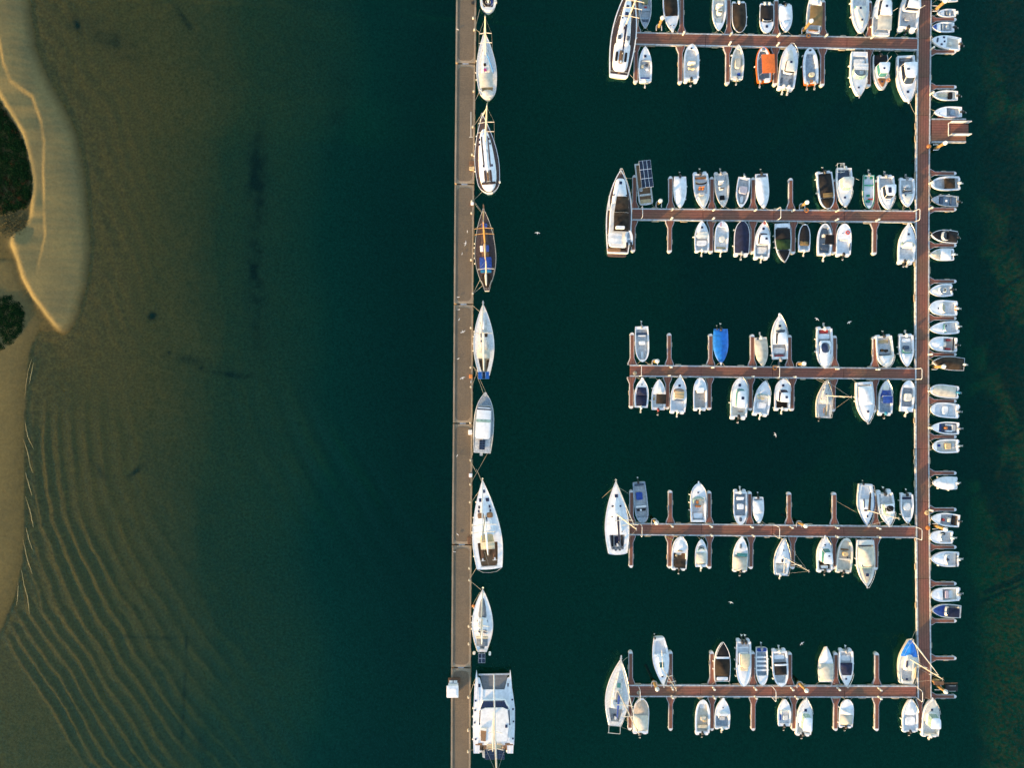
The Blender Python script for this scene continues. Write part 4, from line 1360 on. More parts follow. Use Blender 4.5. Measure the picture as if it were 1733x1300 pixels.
        if stays:
            for q in (-1, 1):
                ch = Vector((um * s.L - .2, q * s.b(um) * .95, s.z(um)))
                mids = [B0 + hv * f + Vector((-.15, q * s.B * sw * (1.05 - .3 * f), .05)) for f in spr]
                mk('shroud', *tube([ch] + mids + [B0 + hv * .97], (.009), 4), STEEL, mast)
            if fore:
                a, b2 = Vector((uf * s.L, 0, s.z(1) + .1)), B0 + hv * .95
                mk('forestay', *tube([a, b2], .016, 4), STEEL, mast)
                if jib: mk('furled_jib', *tube([a.lerp(b2, .04), a.lerp(b2, .3), a.lerp(b2, .93)], [.10, .12, .04], 6), jib, mast, True)
            if back: mk('backstay', *tube([Vector((.02 * s.L, 0, s.z(0))), T], (.009), 4), STEEL, mast)
        if boom:
            g0 = Vector((um * s.L - .12, 0, zb + bz)); g1 = Vector(((um - boom) * s.L, boomdv * s.B, zb + bz + .08))
            bo = mk('boom', *tube([g0, g1], .07, 6), mm, s.root, True)
            if cover:
                pts = [g0.lerp(g1, t) + Vector((0, 0, .14)) for t in (0, .1, .3, .6, .85, .98)]
                mk('sail_cover', *tube(pts, [.12, .2, .19, .16, .12, .06], 7), cover, bo, True)
        return s

    def wheel(s, u, v=0.0, r=.42):
        z = s.sole + .75
        o = mk('steering_wheel', *tube([(u * s.L + .08 * math.sin(a), v * s.B + r * math.cos(a), z + r * math.sin(a)) for a in [2 * PI * k / 16 for k in range(17)]], .03, 5, False), STEEL, s.root)
        mk('binnacle', *loft([sup(u * s.L + .05, u * s.L + .4, .14, .12, zz, 4, 4, 12, v * s.B) for zz in (s.sole, s.sole + .95)]), W, o)
        return s

    def sprayhood(s, u0, u1, w, m, h=.75, z=None):
        x0, x1 = u0 * s.L, u1 * s.L
        z0 = s.z(u0) + .2 if z is None else z
        V, F = [], []
        for i in range(7):
            t = i / 6
            hh = h * math.cos(t * PI / 2) ** .6
            for j in range(9):
                a = PI * j / 8
                V.append((x0 + (x1 - x0) * t, w * s.B * sgp(math.cos(a), .7) * (1 - .15 * t), z0 + hh * math.sin(a) ** .6 + .02))
        for i in range(6):
            for j in range(8):
                a = i * 9 + j; F.append((a, a + 9, a + 10, a + 1))
        mk('sprayhood', V, F, m, s.root, True, 60)
        return s

    def lifelines(s, u0=.03, u1=.9):
        P_ = []
        for q in (-1, 1):
            U = [u0 + (u1 - u0) * i / 7 for i in range(8)]
            top = [(u * s.L, q * (s.b(u) - .06), s.z(u) + .6) for u in U]
            P_.append(tube(top, .014, 4))
            for u, t in zip(U, top): P_.append(tube([(t[0], t[1], s.z(u)), t], .016, 4))
        mk('lifelines', *join(*P_), STEEL, s.root)
        return s.rail(u1, .65, n=5, name='pulpit').pushpit()

    def pushpit(s):
        pts = [(.12 * s.L, s.b(.1) - .06, s.z(0) + .65), (.02 * s.L, s.b(0) - .06, s.z(0) + .65), (.02 * s.L, -s.b(0) + .06, s.z(0) + .65), (.12 * s.L, -s.b(.1) + .06, s.z(0) + .65)]
        mk('pushpit', *join(tube(pts, .025, 5), *[tube([(p[0], p[1], s.z(0)), p], .02, 4) for p in pts]), STEEL, s.root)
        return s

    def solar(s, x0, x1, y0, y1, z, nx, ny, m=None, frame=None):
        """panel on a frame, local metres"""
        o = mk('solar_panel', *box(x0, x1, y0, y1, z, z + .04), frame or ALU, s.root)
        for i in range(nx):
            for j in range(ny):
                a, b2 = x0 + (x1 - x0) * i / nx, x0 + (x1 - x0) * (i + 1) / nx
                c, d_ = y0 + (y1 - y0) * j / ny, y0 + (y1 - y0) * (j + 1) / ny
                mk('solar_cell', *box(a + .035, b2 - .035, c + .03, d_ - .03, z + .041, z + .05), m or SOLAR, o)
        return s

# ------------------------------------------------------------------ the boats of the five jetties (bow and stern in photo pixels)
def jb(i, name, label, bow, stern, w, cat='motorboat', moor=True, **kw):
    b = Boat(name, label, bow, stern, w, cat=cat, group='boats moored at the %s jetty' % ORD[i], **kw)
    (ax_, ay_), (bx_, by_), wd = ROWS[i]
    yc = ay_ + (by_ - ay_) * ((bow[0] + stern[0]) / 2 - ax_) / (bx_ - ax_)
    up = (bow[1] + stern[1]) / 2 < yc
    dy = yc - wd / 2 + 1 if up else yc + wd / 2 - 1
    if moor: b.moor(dy, 1 if abs(bow[1] - yc) < abs(stern[1] - yc) else -1)
    return b


MB, CC, OB, CB, SB, RIB = 'motorboat', 'cabin_cruiser', 'open_boat', 'covered_boat', 'sailboat', 'inflatable_boat'
# --- topmost jetty, upper side
b = jb(0, 'ketch', 'large dark-decked white sailing yacht at the outer end of the topmost jetty', (1067, -26), (1047, 127), 43, 'sailing yacht', False, prof='y', fb=1.2, lip=.16)
b.deck(.10, .30, .75, .6, TEAKD, TEAK).trunk(.04, .36, .60, .66, .2, W, 'cockpit_coaming', ef=8, ea=4).trunk(.33, .88, .60, .24, .42, W, win=4).trunk(.36, .58, .34, .3, .2, W, 'deckhouse', z=b.ztop - .02)
for v in (-1, 1): b.pad(.20, v * .36, 1.6, .4, .08, BLK, 'cockpit_cushion', z=1.38); b.pad(.40, v * .34, .75, .55, .16, GBD, 'winch_pod', z=1.75)
b.hatch(.66, 0, .6, .9, z=b.z(.6) + .36).hatch(.5, .0, .5, z=2.0).hatch(.75, 0, .45, z=b.z(.7) + .36).hatch(.62, .3, .25, z=b.z(.6) + .34).hatch(.05, 0, .45, 1.1, m=TEAK)
b.pad(.2, 0, 2.2, .7, .06, TEAK, 'cockpit_grating', z=1.37).wheel(.13).rig(.52, (1080, -12), 16, .34, NVY, (.35, .6, .8), .8, W2, r=.12, z0=1.9).lifelines().line((1060, 118, 1.2), (1076, 136, .6)).anchor().fend([.3, .45], -1)
jb(0, OB, 'blue-grey open boat with yellowish crate, at the first finger above the topmost jetty', (1092, 48), (1092, -12), 21, 'open boat', prof='m', fb=.6, hull=GB, gun=WD).deck(.05, .82, .1, .25, GB, G1).bench(.45, GB).bench(.70, GB).pad(.22, 0, .9, 1.0, .3, mat('crate_olive', (.22, .22, .12), .8), 'crate').pad(.38, .1, .3, .4, .25, RED, 'fuel_can').pad(.79, 0, .35, .7, .25, GBD, 'locker', z=.5).motor(0, 'k', 30)
jb(0, MB, 'white motorboat with black-brown cockpit cover above the topmost jetty, second from left', (1138, 52.5), (1134, -16), 27, pod=.06).deck(.10, .60).tarp(.16, .62, BRN, .28, .22, peak=.6).hatch(.86, .2, .16).hatch(.86, -.2, .16).nose(.2).motor(0, 'k').rail(.62)
jb(0, MB, 'white motorboat with cream console, bow down, left of the third top finger', (1216.5, 52), (1218, -12), 24, pod=.07).deck(.1, .78, .2, .3, W, W2).console(.52, 0, .9, .9, 1.0, W2).pad(.38, 0, .6, 1.2, .5, CT, back=1).pad(.7, 0, .9, 1.0, .25, W2).motor(0, 'w')
jb(0, CB, 'boat under a brown-black cover with white rim, right of the third top finger', (1252, 55), (1250.5, 0), 24.5, 'covered boat', prof='f', pod=.08, fb=.7).deck(.1, .9).tarp(.09, .975, BRN, .35, .10, 0, peak=.6).motor(0, 'w', 35, 1.0).fend([.5, .75], 1)
jb(0, CB, 'white-bowed boat with black cover and two tan outboards above the topmost jetty', (1297.5, 56), (1298, 3), 23.5, 'motorboat', prof='f', pod=.07).deck(.1, .62).tarp(.1, .62, BLK, .4, .06, peak=.4).hatch(.78).screen(.66, .7, .35, .25).motor(.32, 'w', 30).motor(-.32, 'w', 30)
jb(0, CB, 'narrow white covered motorboat with grey outboard, right of the fourth top finger', (1331, 54), (1329, 4), 22.5, pod=.08).deck(.1, .5).tarp(.08, .62, WT, .2, .08).hatch(.70).trunk(.62, .9, .6, .25, .16).motor(0, 'k', 40)
jb(0, 'day_boat', 'white boat with big tan-brown awning, bow cut by the top edge of the photo', (1381, -24), (1376, 55), 24, 'motorboat', prof='m', fb=.8).deck(.06, .62, .16).trunk(.62, .86, .5, .3, .2).hatch(.74, 0, .45, .8, z=1.08).bimini(.10, .52, .88, 1.75, BRC, .12).pad(.05, 0, .3, 1.6, .25, TEAK, 'stern_bench', z=.7).rail(.6)
jb(0, CC, 'white cabin cruiser, bow down, with two dark hatches left of the last top finger', (1457, 56.5), (1456, -20), 29, 'cabin cruiser', fb=.95, pod=.05).deck(.08, .42, .2, .4).trunk(.40, .88, .72, .3, .4, W2).hatch(.72, 0, .32, z=1.5).hatch(.46, -.15, .36, z=1.46).screen(.5, .7, .6, .35, TEAL).rail(.5).fend([.3, .6], -1).motor(0, 'k')
b = jb(0, CC, 'white flybridge cruiser with grey canvas cockpit cover, stern to the topmost jetty', (1496, -18), (1491, 59), 31, 'cabin cruiser', fb=1.0).deck(.06, .4, .18, .45)
b.house(.36, .80, .70, .5, 1.5, .8, z=.9).bimini(.05, .36, .74, 2.1, CT, .08, poles=True).hatch(.55, 0, .4, z=b.ztop - .04).antenna(.45, -.7, 2.3).antenna(.45, .7, 2.3).rail(.6).fend([.2, .4], 1)
b = jb(0, CC, 'white cabin boat with blue roof hatch, stern to the topmost jetty beside the walkway', (1545, -26), (1536, 52), 33, 'cabin cruiser', fb=.95, pod=.08).deck(.1, .45, .22, .35, W, G0)
b.house(.42, .82, .74, .5, 1.5, .7, z=.85).hatch(.62, -.1, .7, z=b.ztop - .04).pad(.28, .1, .7, .9, .5, G1).motor(0, 'k', 20, 1.2).rail(.6).antenna(.42, -.6, 2.2)
# --- topmost jetty, lower side
jb(0, MB, 'white motorboat with blue hatch and cream seats, first below the topmost jetty', (1092, 78), (1092, 137.5), 22.5).deck(.08, .58, .2, .3, W, G0).hatch(.72).screen(.62, .7, .4, .3).pad(.45, .4, .6, .45, .4, BGE).pad(.36, -.35, .4, .5, .35, W).pad(.5, -.3, .45, .45, .3, GBD).pad(.12, 0, .25, 1.7, .2, BLU2, 'stern_locker').motor(0, 'w')
jb(0, MB, 'wide white open boat with cream twin-seat console below the topmost jetty', (1171, 74), (1169.6, 138.5), 26, prof='f', pod=.07).deck(.12, .86, .22, .4, W, G0).console(.5, 0, .7, 1.3, 1.0, W2, sm=BGE, seat=False).pad(.36, .22, .4, .5, .55, BGE, back=1).pad(.36, -.22, .4, .5, .55, BGE, back=1).hatch(.88, .05, .28, m=GLD).motor(0, 'k', 45, 1.15).fend([.15, .6], -1)
jb(0, MB, 'slim white open boat with cream covered console below the topmost jetty', (1250, 75), (1247, 133), 22).deck(.08, .86, .18, .35, W2, W2).pad(.45, 0, 1.7, .9, .65, CT, 'covered_console', z=.35, e=4).pad(.16, -.35, .4, .5, .3, BLU2, 'crate').motor(0, 'g', 50).fend([.4, .7], 1)
b = jb(0, RIB, 'orange-hulled workboat with square orange canopy below the topmost jetty', (1291.5, 78.5), (1294, 137), 27, 'workboat', prof='r', hull=ORT, gun=ORT, fb=.7, lip=.16).deck(.06, .88, .22, .35, W, G2)
b.bimini(.14, .68, .80, 2.0, ORG, .06, -.22).pad(.03, -.35, .6, .9, .5, W, 'engine_box', z=.4).pad(.03, .35, .3, .3, .5, RED, 'canister', z=.4).motor(.55, 'g', 45).fend([.45], 1).pad(.92, 0, .5, .5, .12, G2, 'bow_step', z=.75)
b = jb(0, MB, 'long white sport boat with hardtop and twin tan outboards below the topmost jetty', (1339, 76), (1330, 151), 29.5, 'sport boat', prof='f', fb=.95, pod=.05).deck(.06, .44, .22, .4, W, G1).trunk(.44, .9, .6, .3, .22, W2).house(.36, .66, .56, .46, 1.5, .5, z=.55, roof=W2, low=.5)
b.hatch(.56, .0, .42, z=b.ztop - .04).pad(.22, .5, .9, .3, .4, G2).pad(.22, -.5, .9, .3, .4, G2).bimini(.34, .42, .5, 1.75, BLK, .02, poles=False).motor(.3, 'w', 50, 1.2).motor(-.3, 'w', 50, 1.2).rail(.7).nose(.1)
jb(0, RIB, 'red-sided rescue boat with grey deck and twin outboards below the topmost jetty', (1370.5, 80), (1373, 141), 26, 'workboat', prof='r', hull=ORT, gun=W, fb=.7, lip=.28).deck(.08, .84, .15, .4, W, GB).pad(.25, -.12, .7, .95, .5, BGE, 'seat_pod', e=3).motor(.5, 'g', 50).motor(-.5, 'g', 50).buoy(.06, 0, .2, BUOY).pad(.92, 0, .3, .4, .2, CHAR, 'bow_bollard', z=.75).fend([.5, .8], 1)
b = jb(0, CC, 'white cruiser, bow down, with green-tinted windscreen and grey cockpit below the topmost jetty', (1453.5, 163), (1455, 87), 29, 'cabin cruiser', fb=1.0, moor=True).deck(.1, .55, .16, .45, W, G0).screen(.62, .86, 1.3, .5, PALEG).pad(.25, 0, 1.4, 1.9, .5, G0).pad(.45, .35, .7, .7, .4, W).hatch(.80, -.05, .3).bimini(.30, .44, .82, 1.7, G0, .06).rail(.6).nose(.35, .1, STEEL).fend([.3, .55, .75], -1)
b = jb(0, CC, 'small white cabin boat with brown foredeck and black cockpit, bow down', (1492.5, 152.5), (1490.5, 93), 26, 'cabin cruiser', fb=.85).deck(.04, .40, .1, .35, W2, BLK).house(.30, .66, .74, .6, 1.5, .5, z=.6, glass=TEAL)
b.hatch(.46, -.1, .34, z=b.ztop - .04).trunk(.66, .92, .62, .25, .12, RUST).hatch(.76, 0, .3, z=b.z(.8) + .08).tarp(.0, .24, BLK, .1, .1).antenna(.32, .1, 2.2, 1.8).buoy(.72, .85, .25, BUOY).motor(0, 'k').rail(.55)
b = jb(0, CC, 'large white cruiser with two dark front windows, bow down beside the walkway', (1537, 172.5), (1533.5, 93.5), 31.5, 'cabin cruiser', fb=1.05).deck(.04, .32, .18, .45, W, G2).house(.22, .66, .76, .62, 1.6, 1.0, z=.8)
b.hatch(.36, -.3, .5, .3, z=b.ztop - .04).hatch(.78, 0, .42).antenna(.3, -.8, 2.3, 1.5, -.6).pad(.08, 0, .5, 1.8, .4, G2).rail(.5).nose(.3, .14).line((1540, 174, 1.2), (1551, 196, .6))
# --- second jetty, upper side
b = jb(1, 'motor_yacht', 'large white motor yacht with brown canopies, outer end of the second jetty', (1050.5, 288), (1045.5, 428), 43.5, 'motor yacht', False, prof=(.82, .40, 2.1, .85), fb=1.35, lip=.16, sheer=.3)
b.deck(.03, .14, .3, .8, TEAKD, TEAK).trunk(.58, .90, .66, .36, .42, W, ef=5, ea=8, tm=W).hatch(.84, 0, .5, z=b.ztop - .02).hatch(.69, .52, .35, .2, z=b.ztop - .02).hatch(.69, -.52, .35, .2, z=b.ztop - .02)
b.trunk(.06, .64, .80, .72, .9, W, 'deckhouse', z=1.0, ef=6).bimini(.47, .66, .56, 2.75, BRN, .10, -.10, 'front_canopy', w1=.42).bimini(.24, .465, .58, 2.85, BRN, .12, -.10, 'rear_canopy')
b.bimini(.09, .22, .52, 2.6, WT, .08, .34, 'sunshade').pad(.28, 0, .5, 1.5, .5, W, 'radar_arch', z=2.95).antenna(.27, -.1, 3.0, 2.2, .2).pad(.60, .8, 2.5, .2, .25, W, 'side_locker', z=1.3)
b.pad(-.005, 0, .9, 3.2, .12, TEAKD, 'bathing_platform', z=.3).rail(.45, .7).anchor().line((1055, 300, 1.5), (1072, 302, .6)).pad(.035, .3, .5, 2.2, .3, TEAK, 'stern_bench', z=1.3)
t = Boat('tender', 'small white inflatable tender with black tubes on the stern of the motor yacht', (1060.5, 394), (1061.5, 418), 13, 'r', .3, W, W, 'tender', lip=.27, keel=.12)
t.root.location.z = 2.0; t.deck(.1, .85, .1, .12, W, GB).bench(.4, W, .25, .1); t.pad(.02, .5, .8, .35, .3, CHAR, 'tube_end', z=.1).pad(.02, -.5, .8, .35, .3, CHAR, 'tube_end', z=.1)
b = jb(1, 'barge', 'grey flat barge with a white-framed solar panel roof above the second jetty', (1094, 347), (1085.5, 276), 24, 'barge', True, prof=(.97, .5, 22, .35), fb=.6, hull=WD, lip=.12, sheer=.05).deck(.03, .95, .1, .35, WD, TEAK)
b.pad(.12, .5, 1.2, .6, .4, WD, 'locker').pad(.9, 0, .7, 1.9, .15, TAN, 'bow_step').bench(.75, WD, .3).pad(.62, -.5, .6, .5, .5, G1, 'console')
a_ = [b.q(x, y, 2.2) for x, y in ((1083, 271), (1102.5, 271), (1103.5, 317), (1085, 317))]
cx_ = sum(p.x for p in a_) / 4; cy_ = sum(p.y for p in a_) / 4
b.solar(cx_ - 2.25, cx_ + 2.25, cy_ - .98, cy_ + .98, 2.15, 3, 3, SOLAR, W)
for x in (-2.1, 2.1):
    for y in (-.85, .85): mk('roof_post', *tube([(cx_ + x, (cy_ + y) * .9, .35), (cx_ + x, cy_ + y, 2.15)], .03, 5), STEEL, b.root)
jb(1, CB, 'white boat under smooth white cover with black outboard above the second jetty', (1150.7, 352.5), (1151, 298.5), 22, pod=.0).deck(.04, .5).tarp(.03, .97, WT, .22, .04, peak=.55).motor(0, 'k', 45).fend([.3, .7], 1)
b = jb(1, MB, 'white motorboat with orange-brown seats and windscreen above the second jetty', (1190, 353.5), (1185, 289.5), 26.5, pod=.07).deck(.1, .6, .22, .35, W, G0).pad(.46, .2, .4, .42, .5, RUST, back=1).pad(.46, -.2, .4, .42, .5, RUST, back=1).pad(.62, -.1, .5, .9, .6, G1, 'console').trunk(.66, .93, .62, .25, .2, W2)
b.screen(.36, .75, .45, .3, BLK, back=0).pad(.17, 0, .3, 1.9, .3, RUST, 'stern_bench').motor(0, 'k', 50, 1.1).rail(.6)
jb(1, OB, 'weathered white open boat with black locker above the second jetty', (1224.6, 351), (1220, 289.5), 24, 'open boat', hull=WD, pod=.06).deck(.1, .8, .16, .35, WD, G0).console(.48, -.15, .7, .8, .9, WD, sm=G0).pad(.72, 0, .8, .8, .2, BLK, 'locker').pad(.22, 0, .25, 1.6, .3, G1, 'bench').motor(0, 'g', 50)
jb(1, OB, 'small white open boat with mauve-grey console cover above the second jetty', (1254, 351.4), (1260, 300), 22, 'open boat').deck(.06, .88, .14, .35, W, G1).pad(.42, 0, 1.3, 1.4, .7, mat('cover_mauve', (.42, .42, .5), .8), 'console_cover', e=4).pad(.72, 0, 1.2, .5, .3, G0).motor(0, 'w', 40, .9)
jb(1, CB, 'long plain white covered boat with dark outboard right of the solar barge row', (1292.5, 353), (1288.7, 294), 22.5, prof='m').deck(.06, .4, .15).tarp(.1, .97, WT, .2, .05, peak=.5).pad(.05, 0, .3, 1.5, .3, GBD, 'splash_well', z=.5).motor(0, 'k', 50)
b = jb(1, CB, 'large white boat with black-brown canopy and bow cover above the second jetty', (1401.6, 354), (1395, 288), 27, 'motorboat', prof='f', fb=.95, pod=.05).deck(.08, .9).tarp(.10, .68, BLK, .55, .22, 0, peak=.5).tarp(.73, .97, BRN, .15, .18, 0).bimini(.6, .72, .6, 1.5, BRC, .05, poles=False).motor(0, 'k', 40, 1.2).fend([.55], -1).fend([.2], -1)
b = jb(1, CC, 'white pilothouse boat with cream roof and blue cockpit above the second jetty', (1430, 350), (1428.8, 284), 27.5, 'pilothouse boat', fb=.95).deck(.04, .38, .18, .4, W, GBD).house(.30, .62, .74, .64, 1.7, .5, z=.7, roof=W2, glass=PALEG)
b.hatch(.76, 0, .36).rail(.55).antenna(.34, .9, 2.4, 1.0, -.5).motor(.1, 'w', 45, 1.1).nose(.1)
mk('stern_rack', *tube([(-.6, -.3, 1.6), (-.6, -1.45, 1.6), (.9, -1.45, 1.6), (.9, -.3, 1.6), (-.6, -.3, 1.6)], .04, 5), STEEL, b.root); mk('stern_rack_bar', *join(tube([(-.6, -.85, 1.6), (.9, -.85, 1.6)], .03, 5), tube([(.15, -.3, 1.6), (.15, -1.45, 1.6)], .03, 5), *[tube([(x, y, .5), (x, y, 1.6)], .03, 5) for x, y in ((.8, -.5), (.8, -1.3), (-.5, -.5), (-.5, -1.3))]), STEEL, b.root)
b = jb(1, OB, 'white open boat with bright green trim above the second jetty', (1470.4, 353.5), (1471, 295.5), 20, 'open boat', prof='f', fb=.65, gun=GRN, hull=W, lip=.12).deck(.04, .9, .06, .3, W, W)
b.pad(.07, .5, .5, .4, .2, GRN, 'locker').pad(.07, -.5, .5, .4, .2, GRN, 'locker').bench(.30, GRN, .15).pad(.6, 0, .35, .55, .25, GRN, 'hatch_box').pad(.76, 0, .45, .7, .25, GRN, 'hatch_box').pad(.70, .4, .2, .8, .3, RED, 'name_board').motor(0, 'g', 55)
b = jb(1, CC, 'white cruiser with navy panel on its hardtop above the second jetty', (1503, 355), (1499.5, 294.6), 28, 'cabin cruiser', fb=.95, pod=.06).deck(.1, .44, .2, .4, W, G0).house(.36, .72, .70, .58, 1.6, .5, z=.7, m=W)
b.hatch(.50, -.15, .6, 1.0, z=b.ztop - .05).hatch(.80, -.05, .36).motor(0, 'g', 45, 1.1).rail(.6).trunk(.70, .86, .5, .3, .14, W)
jb(1, MB, 'white open motorboat nearest the walkway above the second jetty', (1536, 350.5), (1535, 299.5), 26, pod=.06).deck(.1, .56, .2, .35, W, G0).trunk(.56, .9, .66, .3, .16, W2).screen(.5, .6, .3, .3).pad(.3, 0, .5, 1.2, .4, G0).pad(.46, -.3, .3, .3, .5, BLK, 'helm_seat').hatch(.6, -.3, .26, z=.95).hatch(.76, -.1, .2).motor(0, 'g', 45).line((1530, 346, .8), (1528, 356, .6))
# --- second jetty, lower side
jb(1, MB, 'white cuddy boat with cream roof, first below the second jetty', (1187.4, 373.5), (1188, 427), 24.5, pod=.05).deck(.06, .48, .18, .35, W, G0).trunk(.5, .88, .68, .32, .25).hatch(.78, 0, .36, z=1.1).screen(.66, .74, .5, .3).bimini(.42, .62, .72, 1.35, W2, .08, poles=False).pad(.3, 0, .9, 1.7, .4, WT).motor(0, 'w', 50).fend([.5], 1)
jb(1, MB, 'plain white boat with oval console cover and red bow mark below the second jetty', (1222.8, 374), (1220.3, 425), 23, prof='f').deck(.06, .8, .14, .4, W, G0).pad(.40, -.05, 1.0, .9, .6, W2, 'console_cover', e=2.4).pad(.88, .25, .7, .12, .04, RED, 'bow_stripe', z=.98).pad(.12, 0, .3, 1.6, .2, TAN, 'bench').motor(0, 'w', 50)
jb(1, CB, 'white boat under full navy blue cover below the second jetty', (1256.7, 373.5), (1255, 434), 26, 'covered boat', prof='f', fb=.85, pod=.08).deck(.1, .9).tarp(.10, .98, NVY, .45, .10, 0, peak=.45).motor(0, 'g', 45, 1.15).fend([.3, .75], 1)
b = jb(1, CC, 'white cabin cruiser with navy windscreen and roof hatch below the second jetty', (1292.3, 375.5), (1289, 439), 26.5, 'cabin cruiser', fb=.95, pod=.06).deck(.08, .40, .2, .4, W, G0).house(.38, .72, .70, .60, 1.5, .7, z=.75, glass=NVY)
b.hatch(.52, -.15, .4, z=b.ztop - .04).hatch(.82, -.02, .4).pad(.24, 0, 1.2, 1.7, .45, G0).motor(0, 'w', 50).rail(.6).buoy(.97, -.1, .15, RED)
b = jb(1, CB, 'dark boat with black and green covers, bow down below the second jetty', (1327, 444), (1324, 378), 27, 'covered boat', hull=W, prof='m', fb=.9).deck(.1, .9).tarp(.14, .44, BLK, .5, .06).tarp(.40, .66, DGR, .5, .08, peak=.4).tarp(.70, .98, BLK, .12, .10, 0).pad(.05, 0, .7, 1.8, .3, W, 'bathing_platform', z=.6).fend([.3, .45, .6], -1).rail(.66, .35)
jb(1, CB, 'smallest boat below the second jetty, black cover in a white rim', (1362, 379), (1361, 425), 20, 'covered boat', prof='r', fb=.7).deck(.06, .9).tarp(.24, .95, BLK, .25, .14, 0, peak=.5).tarp(.22, .4, BRC, .2, .2, 0).motor(0, 'w', 50, .9)
b = jb(1, RIB, 'grey inflatable workboat with black canopy below the second jetty', (1396.5, 378), (1394.7, 432), 25, 'inflatable boat', prof='r', fb=.7, hull=G1, gun=W, lip=.3).deck(.08, .86, .08, .4, G1, G2).console(.62, .1, .6, .7, 1.0, G1, seat=False).bimini(.30, .60, .62, 1.9, BLK, .08, -.3).pad(.22, 0, .5, 1.2, .4, GBD).motor(0, 'w', 50, 1.1)
jb(1, MB, 'white open boat with red and white lifebuoy on deck below the second jetty', (1429.2, 378), (1427.6, 434), 25, prof='f', pod=.06).deck(.1, .52, .14, .4, W, W).buoy(.72, -.45, .28).pad(.5, 0, .25, 1.3, .35, W2, 'bench').hatch(.7, .2, .14).pad(.3, -.8, 1.2, .12, .15, CHAR, 'boat_hook', z=.75).motor(0, 'k', 45)
b = jb(1, CC, 'white cruiser nearest the walkway below the second jetty, two dark outboards', (1537.3, 379), (1534, 447), 27.5, 'cabin cruiser', fb=.9, pod=.07).deck(.12, .42, .14, .45, W, G0).trunk(.42, .88, .72, .3, .3, W).hatch(.74, 0, .36, z=1.22).screen(.58, .8, .7, .35, PALEG).pad(.46, 0, .9, 1.7, .3, W2, z=.9).motor(.2, 'k', 50).motor(-.2, 'w', 50).rail(.6).nose(.2)
# --- middle jetty, upper side
jb(2, OB, 'white open boat with grey interior, first above the middle jetty', (1087.6, 613), (1086, 552.5), 23.5, 'open boat', prof='f', pod=0).deck(.08, .92, .12, .3, W, G1).bench(.2, GBD, .35).pad(.26, 0, .25, 1.3, .4, W, 'bench').pad(.46, 0, .6, 1.0, .7, W, 'console').pad(.8, 0, 1.3, .45, .3, G0, 'bow_step').motor(0, 'g', 55)
jb(2, CB, 'boat under a shiny bright blue tarpaulin above the middle jetty', (1220, 615), (1220, 557), 25, 'covered boat', prof='m', fb=.9, hull=BLUH).deck(.1, .5).tarp(.0, .97, BLU, .30, -.01, .05, peak=.45, wr=.04).nose(.3, .14, WT).motor(0, 'k', 50, 1.1).motor(-.5, 'k', 45, .7)
jb(2, CB, 'small boat under a plain cream cover above the middle jetty', (1291, 620.5), (1287.5, 571), 21.5, 'covered boat', hull=W2, fb=.7).deck(.1, .5, dm=W2).tarp(.08, .97, CT, .2, .02, peak=.5).motor(0, 'w', 45).pad(.04, -.5, .3, .3, .1, CHAR, 'fuel_cap', z=.72)
b = jb(2, CC, 'long white cruiser, bow up, with big cream hardtop above the middle jetty', (1318.7, 534), (1320.4, 608), 28, 'cabin cruiser', fb=1.0).deck(.06, .34, .18, .45, W, G1).house(.34, .66, .66, .54, 1.6, .5, z=.8, roof=W)
b.trunk(.62, .86, .5, .3, .2, W2).hatch(.76, 0, .42, z=b.z(.74) + .14).pad(.08, 0, .3, 1.5, .3, RED, 'bench_cushion').pad(.2, 0, 1.0, 1.9, .25, G0).motor(0, 'g', 25, 1.3).rail(.5).nose(.4, .16).fend([.1, .3], 1).bimini(.62, .67, .55, 1.5, G2, .02, poles=False)
jb(2, CC, 'white cruiser with large navy windscreen dome above the middle jetty', (1396, 623), (1395.8, 552.5), 27, 'cabin cruiser', prof='f', fb=.95, pod=.05).deck(.08, .42, .2, .4, W, G0).trunk(.34, .95, .78, .5, .3, W, ef=4).tarp(.36, .66, NAVG, .55, .34, 0, z=1.05, name='windscreen_dome', wr=0).pad(.12, 0, .6, 1.4, .3, RED, 'cockpit_bench').pad(.24, 0, .9, 1.9, .35, W).motor(0, 'w', 45, 1.1).rail(.7).nose(.1).fend([.3, .6], -1)
jb(2, OB, 'white open boat with two black round seats above the middle jetty', (1500.3, 621.7), (1496, 566), 28, 'open boat', prof='f', pod=.05, fb=.85).deck(.1, .64, .2, .35, W2, G0).pad(.50, .22, .45, .45, .6, BLK, 'helm_seat', e=2.5).pad(.48, -.28, .45, .45, .6, BRN, 'helm_seat', e=2.5).pad(.62, 0, .2, 1.6, .5, GBD, 'dashboard').bench(.28, G1, .15).hatch(.82, -.1, .2).trunk(.66, .92, .62, .25, .14, W).motor(0, 'k', 45).rail(.6).pad(.22, 0, .6, 1.6, .15, TAN, 'deck_mat')
jb(2, MB, 'white motorboat nearest the walkway above the middle jetty', (1535, 621), (1534, 564.5), 25, pod=.05).deck(.08, .6, .2, .35, W, G0).pad(.2, 0, .6, 1.5, .35, W).pad(.42, 0, .6, .9, .5, GBD, 'console').screen(.6, .66, .5, .32, TEAL).hatch(.76, -.2, .2).trunk(.6, .92, .6, .28, .12).motor(0, 'w', 45).fend([.4, .6], -1)
